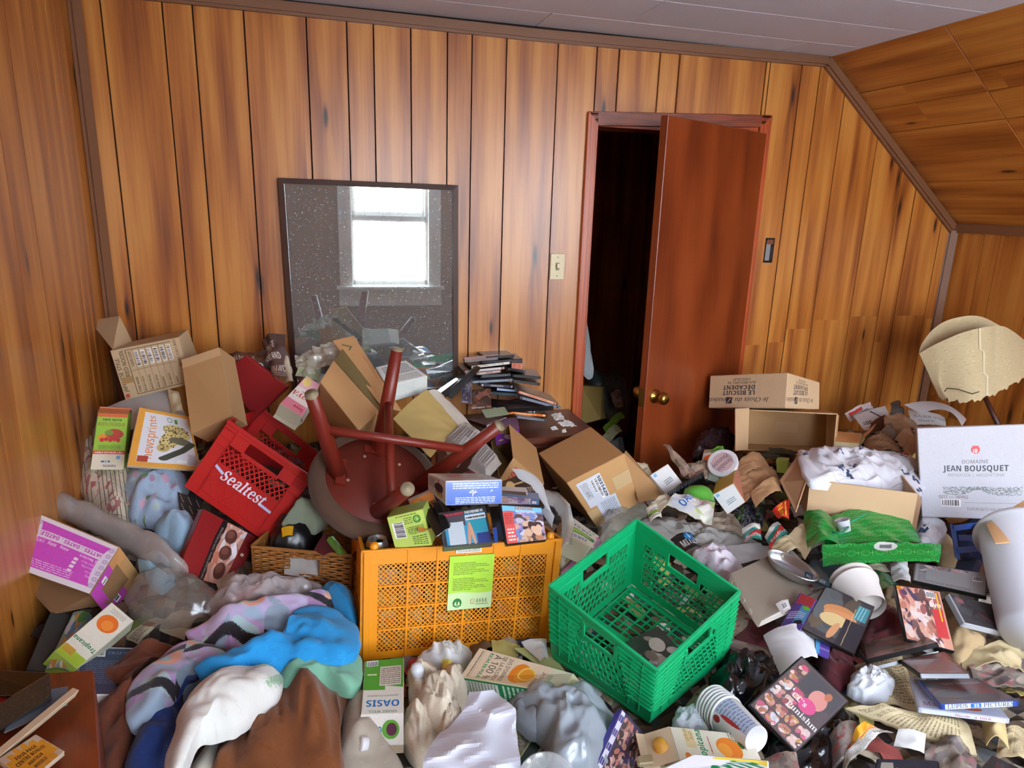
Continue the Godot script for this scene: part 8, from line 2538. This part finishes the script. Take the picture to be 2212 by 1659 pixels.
	cloth("red_cloth", "red and white cloth scrap beside the cream gloves", "cloth", [.2,.382,1.272,.23,.383,1.263,.224,.378,1.31,.2,.378,1.316], weave(rgb(150, 40, 46)), 0.01, 0.01, 12.0, 139)
	# big crumpled white paper
	var wp := thing("paper_sheet", "large crumpled white paper sheet at the bottom of the picture", "paper", V(.28,.38,1.654))
	var q := pts([.31,.491,1.566,.371,.498,1.582,.402,.498,1.655,.351,.5,1.898,.148,.511,1.859,.184,.495,1.701,.27,.477,1.645])
	var gr := []
	var nz := FastNoiseLite.new()
	nz.seed = 77
	nz.frequency = 5.0
	nz.fractal_type = FastNoiseLite.FRACTAL_RIDGED
	nz.fractal_octaves = 2
	for j in 33:
		var v := j / 32.0
		var a: Vector3 = (q[0] as Vector3).lerp(q[6], minf(1.0, v * 3.0)).lerp((q[5] as Vector3).lerp(q[4], clampf((v - 0.45) / 0.55, 0, 1)), clampf(v * 2.4 - 0.5, 0, 1))
		var b: Vector3 = (q[1] as Vector3).lerp(q[2], minf(1.0, v * 3.0)).lerp(q[3], maxf(0.0, (v - 0.33) / 0.67))
		var row := []
		for i in 33:
			var w := a.lerp(b, i / 32.0)
			w += V(0, 0.6, 0.8) * (0.03 * nz.get_noise_3d(w.x, w.y, w.z) + 0.012 * sin(PI * i / 32.0))
			row.append(w - wp.position)
		gr.append(row)
	part("sheet", grid_mesh(gr, V(0, 0.0008, 0.0004), Rect2(0, 0, 1, 1), false), mat(rgb(218, 222, 234), 0.75), wp)
	# dark green book
	g = art(200, 200, rgb(24, 54, 44))
	fr(g, 0.16, 0.2, 0.62, 0.62, rgb(206, 196, 150))
	fr(g, 0.175, 0.215, 0.59, 0.59, rgb(120, 118, 76))
	blobs(g, 0.175, 0.215, 0.59, 0.3, [rgb(60, 62, 54), rgb(90, 90, 70), rgb(140, 136, 110)], 30, 0.2)
	solid("book", "dark green book with a framed landscape picture beside the white paper", "book", [.419,.399,1.54,.495,.388,1.642,.401,.34,1.711,.324,.349,1.611,.425,.376,1.533,.501,.365,1.634,.407,.317,1.704,.33,.326,1.604], 1, {"front": put(1, g), "": swatch(1, rgb(206, 200, 180))}, 0.002, "book_block")
	cloth("plastic_bag", "grey plastic shopping bag crumpled below the green crate", "bag", [.428,.409,1.545,.49,.409,1.524,.578,.408,1.563,.645,.408,1.586,.655,.409,1.658,.596,.408,1.761,.516,.407,1.846,.46,.408,1.795,.478,.409,1.676,.452,.409,1.608], mat(rgb(150, 160, 166), 0.22), 0.07, 0.06, 7.0, 141, true)
	cloth("plastic_bag", "smaller grey plastic fold beside the dark green book", "bag", [.428,.418,1.547,.474,.42,1.534,.525,.418,1.57,.514,.42,1.636,.462,.417,1.652,.43,.419,1.599], mat(rgb(136, 142, 148), 0.22), 0.03, 0.03, 12.0, 143, true)
	turned("plastic_bowl", "clear plastic bowl lying upright at the bottom edge", "bowl", V(.413,.451,1.865), V(.402,.56,1.897), [Vector2(0.0, 0.0), Vector2(0.035, 0.0), Vector2(0.05, 0.03), Vector2(0.058, 0.06), Vector2(0.06, 0.06), Vector2(0.061, 0.062), Vector2(0.057, 0.061), Vector2(0.048, 0.03), Vector2(0.034, 0.002), Vector2(0.0, 0.002)], clear_mat(rgb(226, 230, 230), 0.22, 0.06), 48, "bowl_body")
	g = art(150, 210, rgb(70, 60, 90))
	fr(g, 0, 0, 0.14, 1, rgb(206, 204, 214))
	small(g, 0.01, 0.02, 0.12, 0.96, 4, rgb(60, 60, 120))
	for k in 4:
		var x := 0.17 + (k % 2) * 0.42
		var y := 0.03 + (k / 2) * 0.48
		blobs(g, x, y, 0.4, 0.45, [rgb(206, 140, 130), rgb(50, 40, 40), rgb(176, 110, 90), rgb(90, 60, 60), rgb(196, 160, 150)], 40, 0.2)
	video_case("purple edged video case with four small pictures before the green crate", [.652,.495,1.711,.713,.419,1.718,.626,.345,1.814,.547,.433,1.804,.645,.489,1.7,.707,.413,1.707,.619,.339,1.803,.541,.427,1.793], put(1, g), swatch(1, rgb(60, 60, 150)), "video cases strewn on the right of the floor", "left", rgb(60, 56, 110))
	# orange juice carton at the front, another white one nearer
	g = art(170, 330, rgb(222, 216, 196))
	txt(g, "Tropicana", 0.5, 0.36, 36, rgb(26, 130, 80), "sans bold", 0.5, 0.1)
	fr(g, 0.4, 0.14, 0.56, 0.12, rgb(220, 200, 150))
	txt(g, "LOTS OF", 0.6, 0.19, 18, rgb(150, 110, 60), "sans")
	txt(g, "PULP", 0.66, 0.25, 18, rgb(150, 110, 60), "sans")
	small(g, 0.3, 0.42, 0.5, 0.03, 1, rgb(190, 60, 50))
	el(g, 0.52, 0.66, 0.3, 0.15, rgb(232, 130, 40))
	el(g, 0.46, 0.6, 0.18, 0.08, rgb(240, 160, 60))
	el(g, 0.7, 0.83, 0.14, 0.04, rgb(50, 120, 50))
	el(g, 0.14, 0.12, 0.1, 0.035, rgb(232, 130, 40))
	small(g, 0.72, 0.7, 0.26, 0.2, 6, rgb(150, 140, 100))
	gable_carton("juice_carton", "white orange juice carton with an orange cap lying below the stacked cups", [.734,.452,1.844,.757,.46,1.754,.955,.427,1.791,.935,.413,1.895,.723,.384,1.835,.746,.391,1.745,.944,.358,1.783,.924,.345,1.886], 0, {"front": put(0, g), "": sw(rgb(214, 210, 196))}, 0.055, sw(rgb(222, 200, 166)), rgb(236, 176, 70))
	g = art(160, 60, rgb(226, 226, 228))
	txt(g, "Tropicana", 0.4, 0.9, 36, rgb(26, 130, 80), "sans bold")
	fr(g, 0.86, 0.3, 0.14, 0.7, rgb(236, 206, 70))
	solid("juice_carton", "bright white carton cut off by the bottom edge below the orange capped one", "carton", [.622,.544,1.943,.714,.546,1.925,.863,.538,1.97,.79,.547,2.076,.638,.503,1.915,.739,.496,1.892,.893,.489,1.938,.82,.496,2.045], 0, {"": sw(rgb(226, 226, 228)), "front": put(0, g)}, 0.003, "carton_body")
	# nested paper cups
	var p0 := V(.946,.446,1.826)
	var p1 := V(.933,.424,1.699)
	var ax := (p1 - p0).normalized()
	g = art(300, 110, rgb(206, 206, 202))
	fr(g, 0.52, 0, 0.2, 1, rgb(176, 182, 200))
	small(g, 0.53, 0.05, 0.18, 0.9, 10, rgb(120, 130, 170))
	for s in [0.12, 0.76]:
		el(g, s - 0.05, 0.5, 0.02, 0.3, rgb(176, 40, 46))
		el(g, s, 0.14, 0.03, 0.1, rgb(150, 40, 36))
		var vt := art(90, 34, rgb(206, 206, 202), 0.0)
		txt(vt, "Fruity", 0.05, 0.75, 28, rgb(40, 80, 190), "serif", 0.0, 0.3)
		g.blit_rect(vt, Rect2i(0, 0, 90, 34), Vector2i(int(s * 300) + 6, 40))
		el(g, s + 0.12, 0.84, 0.03, 0.1, rgb(170, 36, 34))
		el(g, s + 0.16, 0.8, 0.03, 0.1, rgb(170, 36, 34))
	var cup_m := StandardMaterial3D.new()
	cup_m.albedo_texture = ImageTexture.create_from_image(g)
	cup_m.roughness = 0.45
	for k in 6:
		var b: Vector3 = p0 + ax * k * 0.011
		var cup := thing("paper_cup", "outermost white paper cup of the nested stack, printed with red berries" if k == 0 else "plain rim of a paper cup nested in the berry printed stack", "cup", b, "nested paper cups by the black bag")
		cup.basis = along(ax, 1.9)
		if k == 0:
			part("cup_wall", lathe([Vector2(0.0325, 0.0), Vector2(0.047, 0.105)], 48), cup_m, cup)
			part("cup_base", lathe([Vector2(0.0, 0.003), Vector2(0.03, 0.003), Vector2(0.0325, -0.001), Vector2(0.0325, 0.002)], 48), mat(rgb(226, 226, 226), 0.5), cup)
		part("rolled_rim", lathe([Vector2(0.045, 0.098), Vector2(0.047, 0.104), Vector2(0.0495, 0.104), Vector2(0.0505, 0.107), Vector2(0.0495, 0.1095), Vector2(0.046, 0.109), Vector2(0.044, 0.1)], 48), mat(rgb(214, 216, 216), 0.4), cup)
	cloth("bin_bag", "shiny black plastic bag between the green crate and the picture grid case", "bag", [.965,.398,1.616,1.053,.398,1.521,1.125,.4,1.502,1.182,.4,1.553,1.183,.4,1.613,1.098,.4,1.65,1.008,.399,1.68,.959,.4,1.67], mat(rgb(16, 17, 20), 0.18), 0.06, 0.05, 12.0, 151, true)
	cloth("bin_bag", "black plastic bag under the lower edge of the picture grid case", "bag", [1.084,.358,1.717,1.134,.358,1.779,1.275,.357,1.712,1.31,.358,1.756,1.217,.357,1.829,1.081,.357,1.91,.986,.358,1.887,1.014,.358,1.796], mat(rgb(14, 14, 17), 0.2), 0.05, 0.04, 12.0, 153, true)
	# white paper bag and purple card by it
	paper("paper_bag", "clean white paper bag standing in front of the gold pictured case", "bag", [1.203,.454,1.488,1.357,.463,1.509,1.298,.447,1.604,1.137,.448,1.665], 0, sw(rgb(222, 222, 224)), 0.03, 0.004, 0.002)
	g = art(90, 70, rgb(90, 74, 160))
	fr(g, 0, 0, 0.3, 1, rgb(90, 160, 206))
	txt(g, "SMARTIES", 0.3, 0.6, 14, rgb(206, 150, 206), "sans bold")
	paper("candy_card", "small purple and blue sweets card under the gold pictured case", "card", [1.336,.463,1.546,1.362,.458,1.576,1.327,.448,1.612,1.3,.455,1.591], 1, put(1, g), 0.0, 0.0, 0.006)
	paper("magazine", "white printed sheet edge under the bright white carton", "paper", [.877,.508,1.939,.971,.494,1.927,.894,.517,2.05,.802,.531,2.041], 0, pulp_art(), 0.01, 0.004)
	cloth("brown_cloth", "brown cloth strip showing between the purple case and the juice carton", "cloth", [.736,.358,1.682,.74,.358,1.743,.712,.359,1.821,.661,.357,1.807,.685,.36,1.731], weave(rgb(120, 62, 34)), 0.02, 0.02, 9.0, 155)
	solid("wood_block", "worn cream soap bar at the purple case's edge", "soap bar", [.639,.461,1.819,.684,.453,1.813,.669,.464,1.849,.625,.475,1.855,.651,.43,1.799,.697,.422,1.793,.682,.433,1.829,.638,.443,1.835], 0, {"": sw(rgb(206, 190, 150))}, 0.006, "bar")
